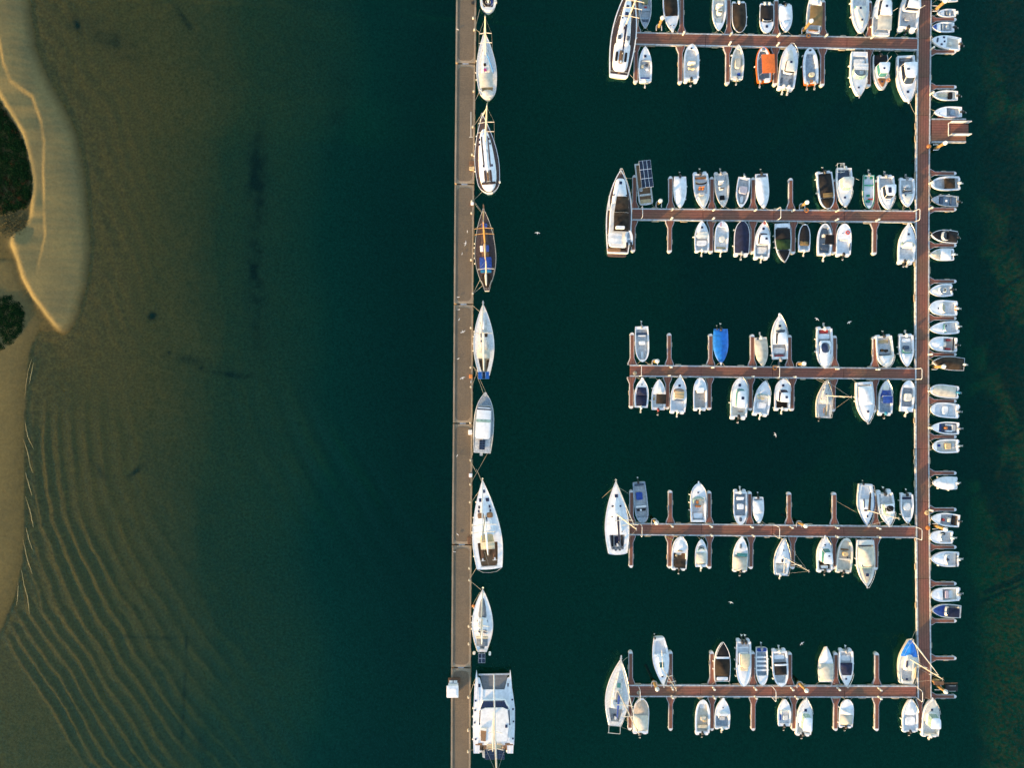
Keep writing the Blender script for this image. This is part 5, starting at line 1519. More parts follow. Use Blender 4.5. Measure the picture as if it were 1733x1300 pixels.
# --- middle jetty, lower side
jb(2, MB, 'white boat with navy cockpit and navy windscreen, first below the middle jetty', (1086.7, 641), (1085, 690), 24, fb=.85).deck(.06, .46, .2, .35, W, NVY).tarp(.06, .40, NVY, .12, .28, 0).tarp(.42, .70, NVY, .3, .3, 0, peak=.4).hatch(.80, 0, .2).rail(.55, .4, W).nose(.2).motor(0, 'w', 45)
jb(2, MB, 'small white boat with black-brown canopy below the middle jetty', (1115.6, 642), (1113.8, 694), 24, prof='m').deck(.08, .5, .2, .35, W, G0).bimini(.20, .52, .70, 1.6, BRN, .14, -.25).trunk(.54, .92, .6, .22, .14).pad(.36, .6, .5, .3, .3, TAN).motor(0, 'r', 50).fend([.3, .7], 1)
jb(2, MB, 'white boat with tan helm canopy and pointed bow below the middle jetty', (1151, 637.5), (1146.5, 701), 27, fb=.85, pod=.06).deck(.1, .36, .2, .4, W, W).trunk(.40, .66, .66, .55, .22, W2).hatch(.76, 0, .4).bimini(.42, .60, .60, 1.35, TAN, .08, poles=False).screen(.68, .66, .5, .35, TEAK).pad(.36, 0, .12, 1.5, .25, GBD, 'bench').motor(.0, 'w', 50).nose(.3, .14).rail(.65)
jb(2, MB, 'white open boat with brown-grey sole and offset helm below the middle jetty', (1185, 639), (1185, 696), 23, prof='f', pod=.06).deck(.1, .62, .16, .35, W, mat('sole_taupe', (.42, .38, .34), .7)).pad(.62, .0, .9, 1.2, .3, W, 'console').pad(.58, -.4, .4, .4, .5, BLK, 'helm_seat').hatch(.38, .05, .12, z=.32).trunk(.64, .92, .55, .25, .12).motor(0, 'w', 50, .95)
b = jb(2, CC, 'large white cruiser with long hardtop and solar hatch below the middle jetty', (1253, 639), (1250, 711), 28.5, 'cabin cruiser', prof='f', fb=1.0, pod=.07).deck(.1, .32, .2, .45, W, W2).house(.30, .76, .60, .54, 1.5, .6, z=.85, glass=TEAL)
b.hatch(.52, -.1, .5, z=b.ztop - .04).hatch(.82, .05, .45).motor(0, 'k', 45, 1.2).pad(.2, -.3, .1, .9, .25, RUST, 'rail_bar').rail(.6).fend([.4], 1)
jb(2, MB, 'white boat with cream windscreen area below the middle jetty, stern lit golden', (1295, 644.5), (1286.7, 705), 27.5, fb=.85, pod=.06).deck(.1, .6, .18, .4, W, W).hatch(.72, 0, .4).screen(.64, .72, .6, .35, PALEG).pad(.5, .1, .4, 1.0, .3, BGE).pad(.3, 0, 1.1, 1.6, .3, WT).trunk(.62, .9, .5, .25, .14).motor(0, 'w', 55).rail(.6)
b = jb(2, CC, 'short white cabin boat with navy windscreen and two roof hatches below the middle jetty', (1325.5, 641.5), (1323.7, 696), 26.5, 'cabin cruiser', prof='f', fb=.95, pod=.07).deck(.1, .34, .2, .4, W, BRN).house(.30, .70, .66, .58, 1.4, .7, z=.8, glass=NVY)
b.hatch(.44, -.15, .42, z=b.ztop - .04).hatch(.80, 0, .42).motor(0, 'w', 50).rail(.6).fend([.1], 1)
b = jb(2, SB, 'small weathered sailboat with mast leaning right below the middle jetty', (1398, 644), (1394, 707.5), 27.5, 'sailboat', prof=(.85, .38, 1.6, .95), fb=.85, hull=WD, lip=.05).deck(.05, .36, .3, .35, WD, G0)
b.trunk(.40, .86, .6, .22, .3, WD, win=2).hatch(.64, 0, .2, z=1.25).rig(.60, (1440.6, 672), 8.6, .42, None, (.55,), .7, r=.06, bz=.7).motor(.5, 'k', 40, .7).lifelines().pad(.2, -.4, 1.6, .3, .2, TAN, 'cockpit_cushion').line((1394, 648, .9), (1381, 642, .6)).pad(.2, 0, 1.0, .12, .15, TEAK, 'tiller', z=.7)
b = jb(2, CC, 'large white cruiser with pale canvas top, bow down and angled below the middle jetty', (1468, 716), (1463, 647), 30, 'cabin cruiser', fb=1.1).deck(.06, .38, .2, .5, W, G0).trunk(.45, .92, .66, .25, .3, W).tarp(.10, .56, WT, .5, .30, 0, z=1.35, name='canvas_top', flat=1).hatch(.72, .05, .36, z=1.5).pad(.03, 0, .5, 2.2, .25, W, 'bathing_platform', z=.8).rail(.55).fend([.35, .45], -1).nose(.25, .1, STEEL)
jb(2, MB, 'white boat with royal blue canopy and blue outboard below the middle jetty', (1500, 644), (1498.6, 704), 24, fb=.8, pod=.07).deck(.1, .8, .16, .35, W, GB).bimini(.36, .56, .68, 1.5, BLU2, .12).tarp(.54, .72, BLU2, .3, .2, 0).pad(.56, 0, .15, 1.4, .3, W, 'dashboard', z=1.0).trunk(.72, .9, .5, .25, .1, W2).motor(0, 'b', 40, 1.1).rail(.6, .4)
jb(2, OB, 'white open boat with cream console and grey sole nearest the walkway, middle jetty', (1538.4, 643.5), (1534.4, 697), 23, 'open boat', prof='f', pod=.0).deck(.16, .76, .14, .3, W, GB).pad(.46, 0, 1.3, 1.1, .8, W2, 'console_cover', e=4).motor(0, 'w', 50)
# --- fourth jetty, upper side
b = jb(3, 'sailing_yacht', 'large white sloop with mast leaning over the outer end of the fourth jetty', (1042, 814), (1045.5, 939.5), 41, 'sailing yacht', False, prof=(.76, .36, 1.7, .97), fb=1.25, lip=.08, rs=.03)
b.deck(.07, .27, .62, .65, W, G1).trunk(.30, .80, .50, .22, .30, W).hatch(.80, 0, .55, z=1.62).hatch(.66, .3, .42, .3, z=1.52).hatch(.66, -.3, .42, .3, z=1.52).hatch(.52, .35, .4, .2, z=1.52).hatch(.32, -.35, .3, z=1.5).hatch(.36, .1, .3, .5, z=1.52)
for v in (-1, 1): b.pad(.19, v * .40, 2.0, .3, .25, BLK, 'cockpit_cushion', z=.9)
b.pad(.18, 0, 1.5, .7, .3, NVY, 'cockpit_table').rig(.55, (1077, 895.7), 15.2, .36, NVY, (.4, .7), .75, W2, r=.11, z0=1.5, boomdv=-.05).wheel(.12).lifelines().anchor().line((1048, 826, 1.4), (1064, 836, .6)).line((1036, 828, 1.4), (1019, 843, 0), .02)
for k in range(5): b.pad(.095 - .03 * (k % 2), -.35 + .17 * k, .25, .35, .12, GBD, 'stern_seat', z=1.22)
b = jb(3, 'barge', 'grey flat workboat with blue tarpaulin square above the fourth jetty', (1088, 885.7), (1081.3, 816.5), 23, 'workboat', prof=(.9, .5, 4, .55), fb=.6, hull=GB, lip=.1).deck(.08, .86, .1, .3, GB, G1).pad(.34, -.12, 1.3, 1.1, .25, BLU2, 'blue_tarpaulin').bench(.60, G0, .3).pad(.68, 0, .4, 1.5, .2, CHAR, 'dark_locker').pad(.68, -.1, .3, .3, .35, W, 'canister').motor(-.1, 'k', 50, .9).pad(.06, 0, .4, 1.6, .2, GBD, 'splash_well', z=.5)
b = jb(3, CC, 'white cruiser, bow up, with rust-brown helm seat above the fourth jetty', (1182, 818), (1182, 884), 27, 'cabin cruiser', prof='f', fb=.95).deck(.05, .62, .24, .4, W, G0).screen(.66, .72, .9, .42, PALEG).hatch(.76, .05, .25).pad(.48, -.15, 1.0, .8, .4, W2, 'seat', back=0).pad(.50, .05, .6, .35, .5, RUST).pad(.40, 0, .3, .9, .5, RUST, back=-1).pad(.16, 0, .9, 1.6, .3, W).pad(.16, .7, 1.2, .3, .3, RUST).rail(.55).nose(.35, .12).fend([.3, .5, .7], 1)
jb(3, OB, 'white open boat with slate-grey sole and white console above the fourth jetty', (1253, 889), (1253, 828.8), 23, 'open boat', prof='f', pod=.07).deck(.12, .74, .13, .3, W, GB).pad(.26, 0, .5, 1.2, .5, W, back=1).pad(.48, 0, .9, 1.0, .8, W, 'console').pad(.84, 0, .7, .45, .2, GBD, 'anchor_locker', e=3).motor(0, 'w', 50)
jb(3, OB, 'smallest white covered dinghy above the fourth jetty', (1284, 886.5), (1283, 842), 19, 'dinghy', fb=.6).deck(.05, .6, .1).tarp(.12, .62, WT, .18, .05).motor(0, 'k', 55, .9).tarp(.62, .96, WT, .1, .05).line((1288, 882, .7), (1297, 888, .6))
b = jb(3, SB, 'white sailboat with pale blue stripe, bow down, mast crossing its neighbour', (1466.5, 890.5), (1465.7, 820), 28, 'sailboat', prof=(.78, .45, 1.7, .95), fb=.95, hull=W, gun=BLUH, lip=.06).deck(.05, .36, .32, .4, W, W)
b.trunk(.38, .80, .56, .25, .34, W).hatch(.76, 0, .34, z=1.3).rig(.62, (1521, 878), 8.6, .46, BRN, (.5,), .7, r=.06, bz=.6, boomdv=.12).lifelines().motor(-.3, 'k', 40, .7).pad(.45, -.38, 1.6, .18, .06, NVY, 'window_strip', z=1.28).pad(.62, 0, .3, 1.2, .06, NVY, 'dark_stripe', z=1.28).line((1450, 868, 1), (1415, 848, .5), .02)
b = jb(3, CC, 'white cruiser with black-topped helm and twin stern lobes above the fourth jetty', (1504.6, 890), (1497, 829.5), 28, 'cabin cruiser', fb=.9, pod=.10).deck(.12, .5, .22, .4, W, G0).house(.38, .72, .66, .56, 1.4, .6, z=.6, glass=PALEG, roof=W).tarp(.40, .58, BLK, .1, .55, 0, z=b.fb + 1.0 if False else 2.0, name='roof_canvas').hatch(.76, -.1, .28).trunk(.66, .92, .5, .25, .12).motor(0, 'k', 45, 1.2).pad(.16, 0, .5, 1.3, .35, W, back=1).rail(.6).nose(.25, .12)
jb(3, MB, 'small white motorboat with navy bench nearest the walkway above the fourth jetty', (1536, 886.5), (1535, 834.8), 22, pod=.05).deck(.08, .8, .16, .35, W, G0).bench(.18, NVY, .3).pad(.45, 0, 1.3, 1.2, .45, G0, 'console_cover', e=3).pad(.96, 0, .4, .3, .06, GB, 'bow_plate', z=.9).motor(0, 'k', 45).fend([.25, .7], -1)
# --- fourth jetty, lower side
b = jb(3, MB, 'white boat with brown canopy and cluttered cockpit, first below the fourth jetty', (1152, 908), (1149, 967), 26, prof='f', fb=.9, pod=.06).deck(.1, .52, .18, .4, W, TEAK).bimini(.12, .38, .68, 1.7, BRN, .08).pad(.50, .1, .5, .9, .4, W2).pad(.44, .4, .4, .3, .6, TAN).pad(.58, 0, .12, .9, .3, TAN, 'dashboard', z=.9).trunk(.60, .9, .6, .3, .12).motor(0, 'k', 55).rail(.6).line((1140, 915, .9), (1126, 908, .6), .03, mat('rope_green', (.25, .3, .05), .8))
jb(3, MB, 'little white boat with curved double windscreen below the fourth jetty', (1187, 912.5), (1186.6, 960), 20.5, fb=.7).deck(.08, .5, .16, .35, W, W2).screen(.76, .5, .5, .2, GBD).screen(.70, .62, .7, .25, TEAL).tarp(.12, .5, CT, .15, .12, 0).motor(0, 'w', 50, .9)
jb(3, MB, 'white boat with teal windscreen and cream cockpit cover below the fourth jetty', (1255.4, 909), (1252, 969.8), 25, fb=.85, pod=.05).deck(.1, .5).bimini(.46, .56, .72, 1.25, TEAL, .06, -.1, 'windscreen', poles=False).tarp(.06, .46, CT, .4, .12, 0, flat=1).pad(.74, .1, .8, .35, .12, G2, 'anchor_tray', e=3).motor(-.1, 'k', 45, 1.1).nose(.1)
b = jb(3, SB, 'white sailboat with blue side stripe and mast leaning right below the fourth jetty', (1327, 911), (1322, 974), 26.5, 'sailboat', prof=(.80, .38, 1.6, .95), fb=.9, gun=BLUH, lip=.05).deck(.05, .32, .28, .4, W, G0)
b.trunk(.34, .80, .55, .2, .3, W).hatch(.68, 0, .2, z=1.25).hatch(.40, .1, .3, .5, z=1.25, m=GLD).rig(.50, (1368.7, 967), 8.8, .40, None, (.55,), .7, r=.06, bz=.7).motor(.1, 'w', 55, .8).lifelines().bench(.22, W2, .8, .2).line((1326, 914, 1), (1308, 904, .6))
b = jb(3, CC, 'white cabin boat with blue-green windscreen and white hardtop below the fourth jetty', (1396, 909), (1396.5, 970.5), 26, 'cabin cruiser', fb=.95, pod=.07).deck(.1, .36, .2, .4, W, BRN).house(.32, .72, .66, .54, 1.5, .7, z=.8, glass=TEAL)
b.hatch(.52, -.1, .34, .22, z=b.ztop - .04).hatch(.78, 0, .28, .2).motor(0, 'k', 50).pad(.16, 0, .5, 1.2, .4, W).rail(.6).nose(.3, .12).antenna(.28, -.8, 1.6, .6, .4)
jb(3, OB, 'cream open boat with tan helm seat below the fourth jetty', (1433, 910.5), (1427.6, 971.5), 26.5, 'open boat', prof='r', hull=W2, pod=.05).deck(.1, .92, .18, .4, W2, CT).pad(.55, 0, .8, .9, .6, TAN, 'helm_seat', e=3).pad(.66, 0, .3, 1.3, .15, TEAK, 'steering_frame').pad(.45, -.45, .8, .12, .3, GBD, 'boat_hook').motor(0, 'k', 50).bench(.4, W2, .3)
b = jb(3, CC, 'large cream-topped cruiser, bow down, below the fourth jetty', (1467, 993), (1465, 915), 31, 'cabin cruiser', fb=1.05).deck(.1, .44, .14, .45, W2, GB).tarp(.14, .58, CT, .7, .16, 0, z=1.25, name='canvas_top', flat=1).trunk(.58, .92, .7, .25, .22, mat('foredeck_stone', (.45, .42, .36), .6)).hatch(.74, 0, .5, z=1.42).screen(.62, .76, .5, .5, PALEG).pad(.06, 0, .6, 2.0, .2, GB, 'bathing_platform', z=.8).rail(.55).fend([.4, .55], -1).nose(.3, .1, STEEL)
# --- bottom jetty, upper side
b = jb(4, 'sailing_yacht', 'large white sloop with blue sail cover and davits, outer end of the bottom jetty', (1050.7, 1116), (1040, 1229), 40, 'sailing yacht', False, prof=(.52, .42, 1.7, .97), fb=1.2, hull=W, lip=.06)
b.deck(.06, .26, .55, .6, G0, G1).trunk(.30, .82, .52, .2, .34, WD, win=3).hatch(.62, 0, .6, .8, z=1.66, m=TEAL).pad(.42, .0, 2.0, .55, .1, G2, 'sliding_hatch', z=1.6).rig(.53, (1081, 1243), 14.5, .36, BLU2, (.35, .62), .75, W2, r=.10, z0=1.5).wheel(.10).lifelines().anchor().nose(.7, .12, STEEL)
mk('davit', *join(tube([(.3, .95, 1.3), (-1.0, .95, 1.7), (-1.3, .95, 1.2)], .05, 6), tube([(.3, -.95, 1.3), (-1.0, -.95, 1.7), (-1.3, -.95, 1.2)], .05, 6), tube([(-1.25, -1.0, 1.3), (-1.25, 1.0, 1.3)], .05, 6)), STEEL, b.root)
b.line((1054, 1120, 1.4), (1064, 1112, .6)).pad(.13, 0, .5, .5, .4, GBD, 'locker').sprayhood(.29, .38, .5, G0, .6, 1.5)
b = jb(4, SB, 'white racing sloop, stern up, between the first two upper fingers of the bottom jetty', (1122.5, 1161.5), (1115.6, 1080.5), 28, 'sailboat', prof=(.62, .42, 1.7, .95), fb=.95, lip=.04).deck(.06, .34, .30, .4, W, W).trunk(.36, .80, .5, .2, .26, W).hatch(.55, .12, .5, .9, z=1.2, m=TEAL).hatch(.55, -.12, .5, .9, z=1.2, m=TEAL).hatch(.80, 0, .32).rig(.60, (1144, 1167), 9.8, .40, None, (.45, .7), .6, r=.06, boomdv=.03, bz=.8).rail(.9, .5, n=5, name='pulpit').pushpit().motor(-.5, 'k', 40, .7)
jb(4, CB, 'black-covered boat with white rim, bow up, at the third upper finger of the bottom jetty', (1223, 1087), (1222.5, 1154), 27.5, 'covered boat', prof='m', fb=.9).deck(.12, .9, dm=BLK).tarp(.60, .97, BLK, .1, .10, 0).tarp(.14, .58, BRN, .55, .10, .02, peak=.5).bimini(.58, .63, .8, 1.12, W, .03, poles=False).pad(.07, 0, .6, 1.9, .2, W, 'bathing_platform', z=.75).rail(.6, .35, W).fend([.3, .5], 1)
b = jb(4, MB, 'long white boat with beige console pad and twin black outboards above the bottom jetty', (1258.4, 1162.6), (1259, 1083), 25.5, 'sport boat', prof='f', fb=.9, pod=.05).deck(.08, .55, .18, .45, W, W).house(.28, .60, .66, .6, 1.3, .3, z=.45, roof=BGE, low=.7, ef=3).trunk(.6, .95, .62, .3, .12).pad(.62, .0, .6, 1.4, .25, BGE, 'bow_cushion', z=.95).motor(.25, 'k', 40, 1.2).motor(-.2, 'k', 40, 1.2).fend([.2, .45, .65, .8], -1).bench(.18, W, .3)
b = jb(4, OB, 'white open boat with four blue benches above the bottom jetty', (1290.4, 1161), (1289, 1098), 20.5, 'open boat', prof='f', fb=.65).deck(.1, .74, .1, .28, W, GB)
for u in (.25, .36, .48, .6): b.bench(u, W, .3, .3)
b.pad(.04, 0, .6, 1.6, .3, BLU2, 'splash_well', z=.45).motor(0, 'g', 50).fend([.3, .6], 1).fend([.25, .55], -1)
jb(4, MB, 'white boat with black oval cockpit cover and arch above the bottom jetty', (1322.3, 1163), (1319.3, 1100), 26.5, prof='f', fb=.85, pod=.05).deck(.1, .9).tarp(.36, .68, BLK, .3, .28, 0).pad(.22, 0, .8, 1.8, .3, W).bimini(.35, .40, .86, 1.5, W, .08).motor(0, 'w', 45).fend([.2, .5, .8], -1)
jb(4, CB, 'plain white covered boat, bow up, no motor, above the bottom jetty', (1399, 1094.5), (1398, 1155), 25, 'covered boat', prof=(.88, .35, 1.9, .95), fb=.85, hull=W).deck(.1, .6).tarp(.02, .52, CT, .28, -.01, .04, flat=1).tarp(.50, .98, WT, .12, .0, .02)
jb(4, MB, 'white boat with navy angled windscreen cover and round hatch above the bottom jetty', (1432.4, 1162), (1432.4, 1099.5), 24.5, fb=.85, pod=.06).deck(.08, .40, .2, .4, W, G0).tarp(.38, .70, NVY, .35, .22, 0, peak=.4).hatch(.80, -.05, .3).pad(.25, 0, 1.0, 1.7, .25, G0).motor(0, 'g', 45).rail(.6).fend([.4], 1)
b = jb(4, SB, 'sailboat with bright blue foredeck tarpaulin, tall mast leaning over the walkway', (1541.5, 1081), (1534, 1158), 31, 'sailboat', False, prof=(.70, .42, 1.8, .95), fb=1.0, hull=W2, lip=.06).deck(.06, .34, .3, .4, W2, G0)
b.trunk(.30, .66, .6, .42, .4, W2).tarp(.60, .96, BLU, .22, -.02, .04, wr=.04).hatch(.45, .3, .3, 1.1, z=1.45).hatch(.1, 0, .4).rig(.56, (1595, 1150), 9.3, .36, None, (.4, .75), .6, W2, r=.09).lifelines().line((1543, 1084, 1), (1551, 1066, .6), .03).line((1548, 1092, 1), (1573, 1120, .6), .045, ROPED).pad(.3, -.85, 2.5, .15, .15, TAN, 'boat_hook', z=1.05)
# --- bottom jetty, lower side
jb(4, MB, 'beige-covered boat with white windscreen arch, first below the bottom jetty', (1086, 1182), (1083.6, 1245), 27, 'covered boat', prof='f', fb=.9, pod=.05, hull=W).deck(.1, .9).tarp(.12, .55, CT, .5, .10, 0, flat=1).tarp(.52, .95, mat('cover_taupe', (.42, .36, .29), .85, bump=.4, bscale=6), .2, .08, 0).bimini(.10, .14, .9, 1.3, W, .05, poles=False).motor(0, 'k', 50, 1.1).rail(.75, .3, W)
jb(4, OB, 'cream inflatable-sided open boat with tan seats below the bottom jetty', (1190, 1184.5), (1188.6, 1246.5), 25, 'open boat', prof='r', hull=W, lip=.2, pod=.08, fb=.75).deck(.12, .88, .12, .4, W, CT).pad(.48, -.1, .7, .9, .5, CT, 'console').pad(.42, -.25, .45, .6, .6, TAN, 'helm_seat', e=3).bench(.25, BGE, .5).motor(0, 'k', 50).pad(.8, 0, .8, 1.0, .2, G0, 'bow_cushion')
jb(4, MB, 'white boat with square grey cockpit and curved windscreen below the bottom jetty', (1224, 1183), (1222, 1237), 26, pod=.06, fb=.85).deck(.10, .46, .16, .35, W, GB).screen(.62, .62, .9, .35, G0).pad(.52, 0, .5, 1.2, .4, W).hatch(.72, 0, .2).pad(.36, 0, .6, .9, .4, G1, 'engine_box').motor(0, 'w', 50).nose(.15)
jb(4, MB, 'small white boat with blue seat cushion below the bottom jetty', (1328.4, 1183.5), (1327.4, 1229.8), 22, fb=.7).deck(.1, .58, .2, .35, W, W).screen(.62, .66, .6, .25, W2).pad(.3, .62, .9, .3, .3, BLU2).pad(.3, -.2, .8, .8, .35, G0, 'console_cover').motor(0, 'k', 50)
b = jb(4, CC, 'white cabin boat with pale green windscreen and grey deck below the bottom jetty', (1364.7, 1183), (1359.7, 1248.5), 26.5, 'cabin cruiser', fb=.9, pod=.07).deck(.1, .36, .18, .4, W, G0).house(.26, .66, .62, .56, 1.6, .5, z=.7, glass=PALEG)
b.hatch(.70, 0, .45).rail(.6).motor(.1, 'k', 45, 1.1).nose(.2, .1)
jb(4, MB, 'plain white boat with cream stern cover and dark motor below the bottom jetty', (1434.4, 1184), (1431.4, 1234.6), 23.5, prof='f', pod=.07).deck(.1, .6).tarp(.14, .48, CT, .3, .14, 0).tarp(.48, .66, WT, .3, .14, 0).motor(0, 'k', 45).fend([.2, .7], 1)
jb(4, MB, 'white boat with dark forward hatch below the bottom jetty, left of the walkway end', (1541.5, 1183.5), (1540.5, 1242), 26, pod=.05).deck(.08, .54, .2, .4, W, W).hatch(.70, -.05, .3, .26).pad(.35, 0, 1.4, 1.7, .35, WT, e=5).trunk(.56, .9, .62, .28, .16).rail(.6).motor(0, 'k', 45).fend([.15, .4], 1)
b = jb(4, CC, 'white pilothouse boat below the lower end of the main walkway', (1577.8, 1183), (1574.8, 1250), 29, 'pilothouse boat', fb=.95, pod=.05).deck(.1, .42, .2, .4, W2, G0).house(.34, .66, .62, .56, 1.7, .5, z=.7, glass=PALEG)
b.hatch(.72, 0, .36).rail(.6).motor(0, 'w', 45).nose(.2, .12)

# ------------------------------------------------------------------ the boats on the right of the walkway, bows to the left
def rb(name, label, bow, stern, w, cat='motorboat', **kw):
    b = Boat(name, label, bow, stern, w, cat=cat, group='boats moored right of the main walkway', **kw)
    return b.moor((float(np.interp(bow[1], MY, MX)) + MW / 2 - 1,), 1)


rb(OB, 'white dinghy cut by the top edge of the photo, right of the walkway', (1588, -5), (1621, -5), 14, 'dinghy', fb=.5).deck(.08, .7, .12, .25).bench(.4).motor(0, 'w', 40, .8)
rb(OB, 'little white open dinghy above the topmost right finger', (1586, 21.6), (1617.5, 21), 13.5, 'dinghy', fb=.55).deck(.08, .62, .12, .25, W, G1).bench(.3, G0, .2).pad(.45, 0, .4, .6, .4, G2, 'console').motor(0, 'w', 35, .95).hatch(.82, 0, .12)
rb(OB, 'small white open boat with blue bow, below the topmost right finger', (1577.5, 45), (1615, 45.5), 17, 'open boat', fb=.55).deck(.1, .62, .14, .25, W, G1).tarp(.8, .97, BLU2, .05, .06, 0).bench(.5, GB, .2).pad(.3, 0, .5, .7, .4, G1, 'console').motor(0, 'k', 50, .9)
rb(MB, 'white motorboat turned slightly, above the second right finger, with oval portlights', (1577, 66), (1628, 74.5), 22, pod=.05).deck(.1, .5, .16, .35, W, W2).pad(.82, 0, .3, .8, .06, GBD, 'anchor_locker', z=.9, e=3).hatch(.66, .5, .3, .35).hatch(.62, -.6, .3, .35).hatch(.58, 0, .3).pad(.35, .1, .5, .5, .4, W2).motor(0, 'k', 45)
rb(OB, 'small white boat with cream floor and black thwart, left end of the third gap', (1578, 160), (1621, 161.5), 17, 'open boat', fb=.55).deck(.08, .85, .1, .25, W, W2).pad(.28, 0, .7, 1.1, .3, BLK, 'thwart').pad(.55, -.1, 1.6, .5, .15, BGE, 'floor_mat').motor(0, 'k', 50, .9)
rb(MB, 'white motorboat with thin red waterline, just above the boarding platform', (1581, 189), (1628, 189), 18.5, fb=.7).deck(.08, .55, .14, .3, W, G1).pad(.52, 0, .5, 1.3, .4, G2, 'console').pad(.3, 0, .9, 1.0, .2, GB).pad(.5, .88, 3.5, .06, .05, RED, 'red_stripe', z=.7).hatch(.82, .2, .12).motor(0, 'k', 50)
rb(MB, 'wide white boat with black hexagonal cockpit cover, below the platform', (1576, 311), (1627.5, 309.5), 24, prof='r', pod=.07, fb=.85).deck(.1, .9).tarp(.22, .55, BRN, .4, .35, 0).motor(0, 'w', 45)
rb(OB, 'blue-grey open boat with white box, second below the boarding platform', (1576, 337), (1622, 341), 19, 'open boat', fb=.6, hull=GB, gun=GB).deck(.06, .72, .1, .25, GB, GB).pad(.6, 0, .6, 1.2, .25, GBD, 'locker').pad(.42, 0, .3, .35, .35, W, 'bucket').bench(.25, GBD, .25).fend([.35, .65], -1).motor(0, 'k', 50, .9)
b = rb(CB, 'dark boat with black canopy and silver windscreen, opposite the second jetty', (1576, 396.5), (1623.5, 402), 21.5, 'covered boat', fb=.85, pod=.07, hull=W).deck(.1, .9, dm=BLK).tarp(.06, .42, BLK, .4, .10, 0).tarp(.66, .93, BLK, .08, .12, 0).screen(.66, .75, .9, .3, G1).motor(0, 'k', 40).fend([.3], -1)
rb(MB, 'plain white boat with cream outboard, next below the dark canopied one', (1573.5, 431), (1617, 430.5), 21, pod=.07, fb=.8).deck(.1, .9).tarp(.16, .60, WT, .25, .12, 0).tarp(.58, .95, CT, .14, .12, 0).motor(0, 'w', 50)
rb(MB, 'white boat with round steering area, first of the group of five beside the middle jetty', (1573, 493), (1614.5, 490), 21.5, pod=.08, fb=.75).deck(.12, .55, .18, .35, W, G0).screen(.66, .6, .6, .25, G0).console(.42, 0, .5, .7, .8, W, seat=False).trunk(.6, .9, .58, .25, .12, W2).motor(0, 'k', 50)
rb(MB, 'largest white boat of the five beside the middle jetty, cream seats and dark hatch', (1573, 520), (1623, 522), 26, prof='f', pod=.07, fb=.85).deck(.12, .56, .2, .4, W, G0).screen(.66, .66, .7, .3, W2).pad(.5, 0, .5, 1.1, .4, BGE).hatch(.70, .1, .2).motor(0, 'w', 50, 1.1).pad(.12, 0, .3, .8, .2, RUST, 'stern_mat')
rb(MB, 'white boat with blue hatch and teal screen, third of the five beside the middle jetty', (1573, 557), (1625.5, 553.5), 22, pod=.08, fb=.8).deck(.12, .54, .18, .35, W, G0).hatch(.68, 0, .34, m=BLU2).screen(.58, .65, .5, .28, TEAL).pad(.45, -.35, .35, .35, .4, GBD).motor(-.1, 'w', 50).trunk(.56, .9, .55, .25, .1)
rb(MB, 'white boat with red cushions and radar arch, above the brown covered boat', (1572.5, 581), (1622.5, 584), 25, prof='f', pod=.06, fb=.85).deck(.1, .52, .16, .4, W, mat('sole_stone', (.4, .37, .33), .7)).pad(.32, .6, .9, .35, .3, RED).pad(.32, -.6, .7, .35, .3, RED).pad(.48, 0, .6, .8, .5, W2).hatch(.70, 0, .28).bimini(.24, .28, .9, 1.5, BLK, .05).motor(0, 'k', 50, .9).trunk(.56, .92, .55, .25, .12)
rb(CB, 'brown-black covered boat with white outboard, opposite the middle jetty', (1578, 612.5), (1632, 617), 23, 'covered boat', prof='m', fb=.85, hull=W, lip=.05).deck(.1, .9, dm=BLK).tarp(.04, .96, BRN, .45, .05, .0, peak=.4).motor(0, 'w', 45).rail(.8, .3)
rb(MB, 'white boat with bright blue outboard, just below the middle jetty level', (1573.6, 659.6), (1625, 665), 22, prof='f', pod=.07, fb=.8).deck(.1, .9).tarp(.14, .9, CT, .14, .16, 0).motor(0, 'b', 40, 1.1)
rb(MB, 'white boat with square cream centre cover and grey outboard', (1574.5, 692), (1626, 697), 25, prof='f', pod=.08, fb=.8).deck(.14, .85, .16, .4, W, W).pad(.5, 0, .9, 1.4, .5, WT, 'console_cover', e=4).pad(.28, 0, .9, 1.7, .15, WT).motor(0, 'g', 50)
rb(OB, 'white open boat with dark cluttered cockpit and orange seat, right of the walkway', (1575, 723.5), (1625.5, 725.5), 21, 'open boat', fb=.7, pod=.05).deck(.1, .72, .12, .3, W, GBD).pad(.48, 0, .5, .4, .5, RUST).pad(.36, .5, 1.2, .3, .3, W).pad(.36, -.5, 1.2, .3, .3, G0).pad(.66, 0, .15, 1.4, .4, BLU2).pad(.2, 0, .6, 1.2, .3, G1).motor(0, 'g', 50)
rb(MB, 'white boat with square tan seat and blue bow pad, right of the walkway', (1578, 756), (1625.5, 755), 23, prof='f', pod=.08, fb=.75).deck(.14, .85, .16, .35, W, W2).pad(.44, 0, .95, 1.0, .5, TAN, e=10).pad(.72, -.1, .4, .4, .2, BLU2, 'bow_pad').pad(.25, 0, .5, .9, .3, G1).motor(0, 'w', 55)
rb(CB, 'white boat fully wrapped in a white cover, alone right of the walkway', (1578, 818), (1622.5, 818), 22, 'covered boat', pod=.06, fb=.8).deck(.1, .9).tarp(.10, .95, WT, .35, .05, 0, peak=.45, wr=.05).motor(0, 'w', 45).fend([.35, .75], 1).fend([.75], -1)
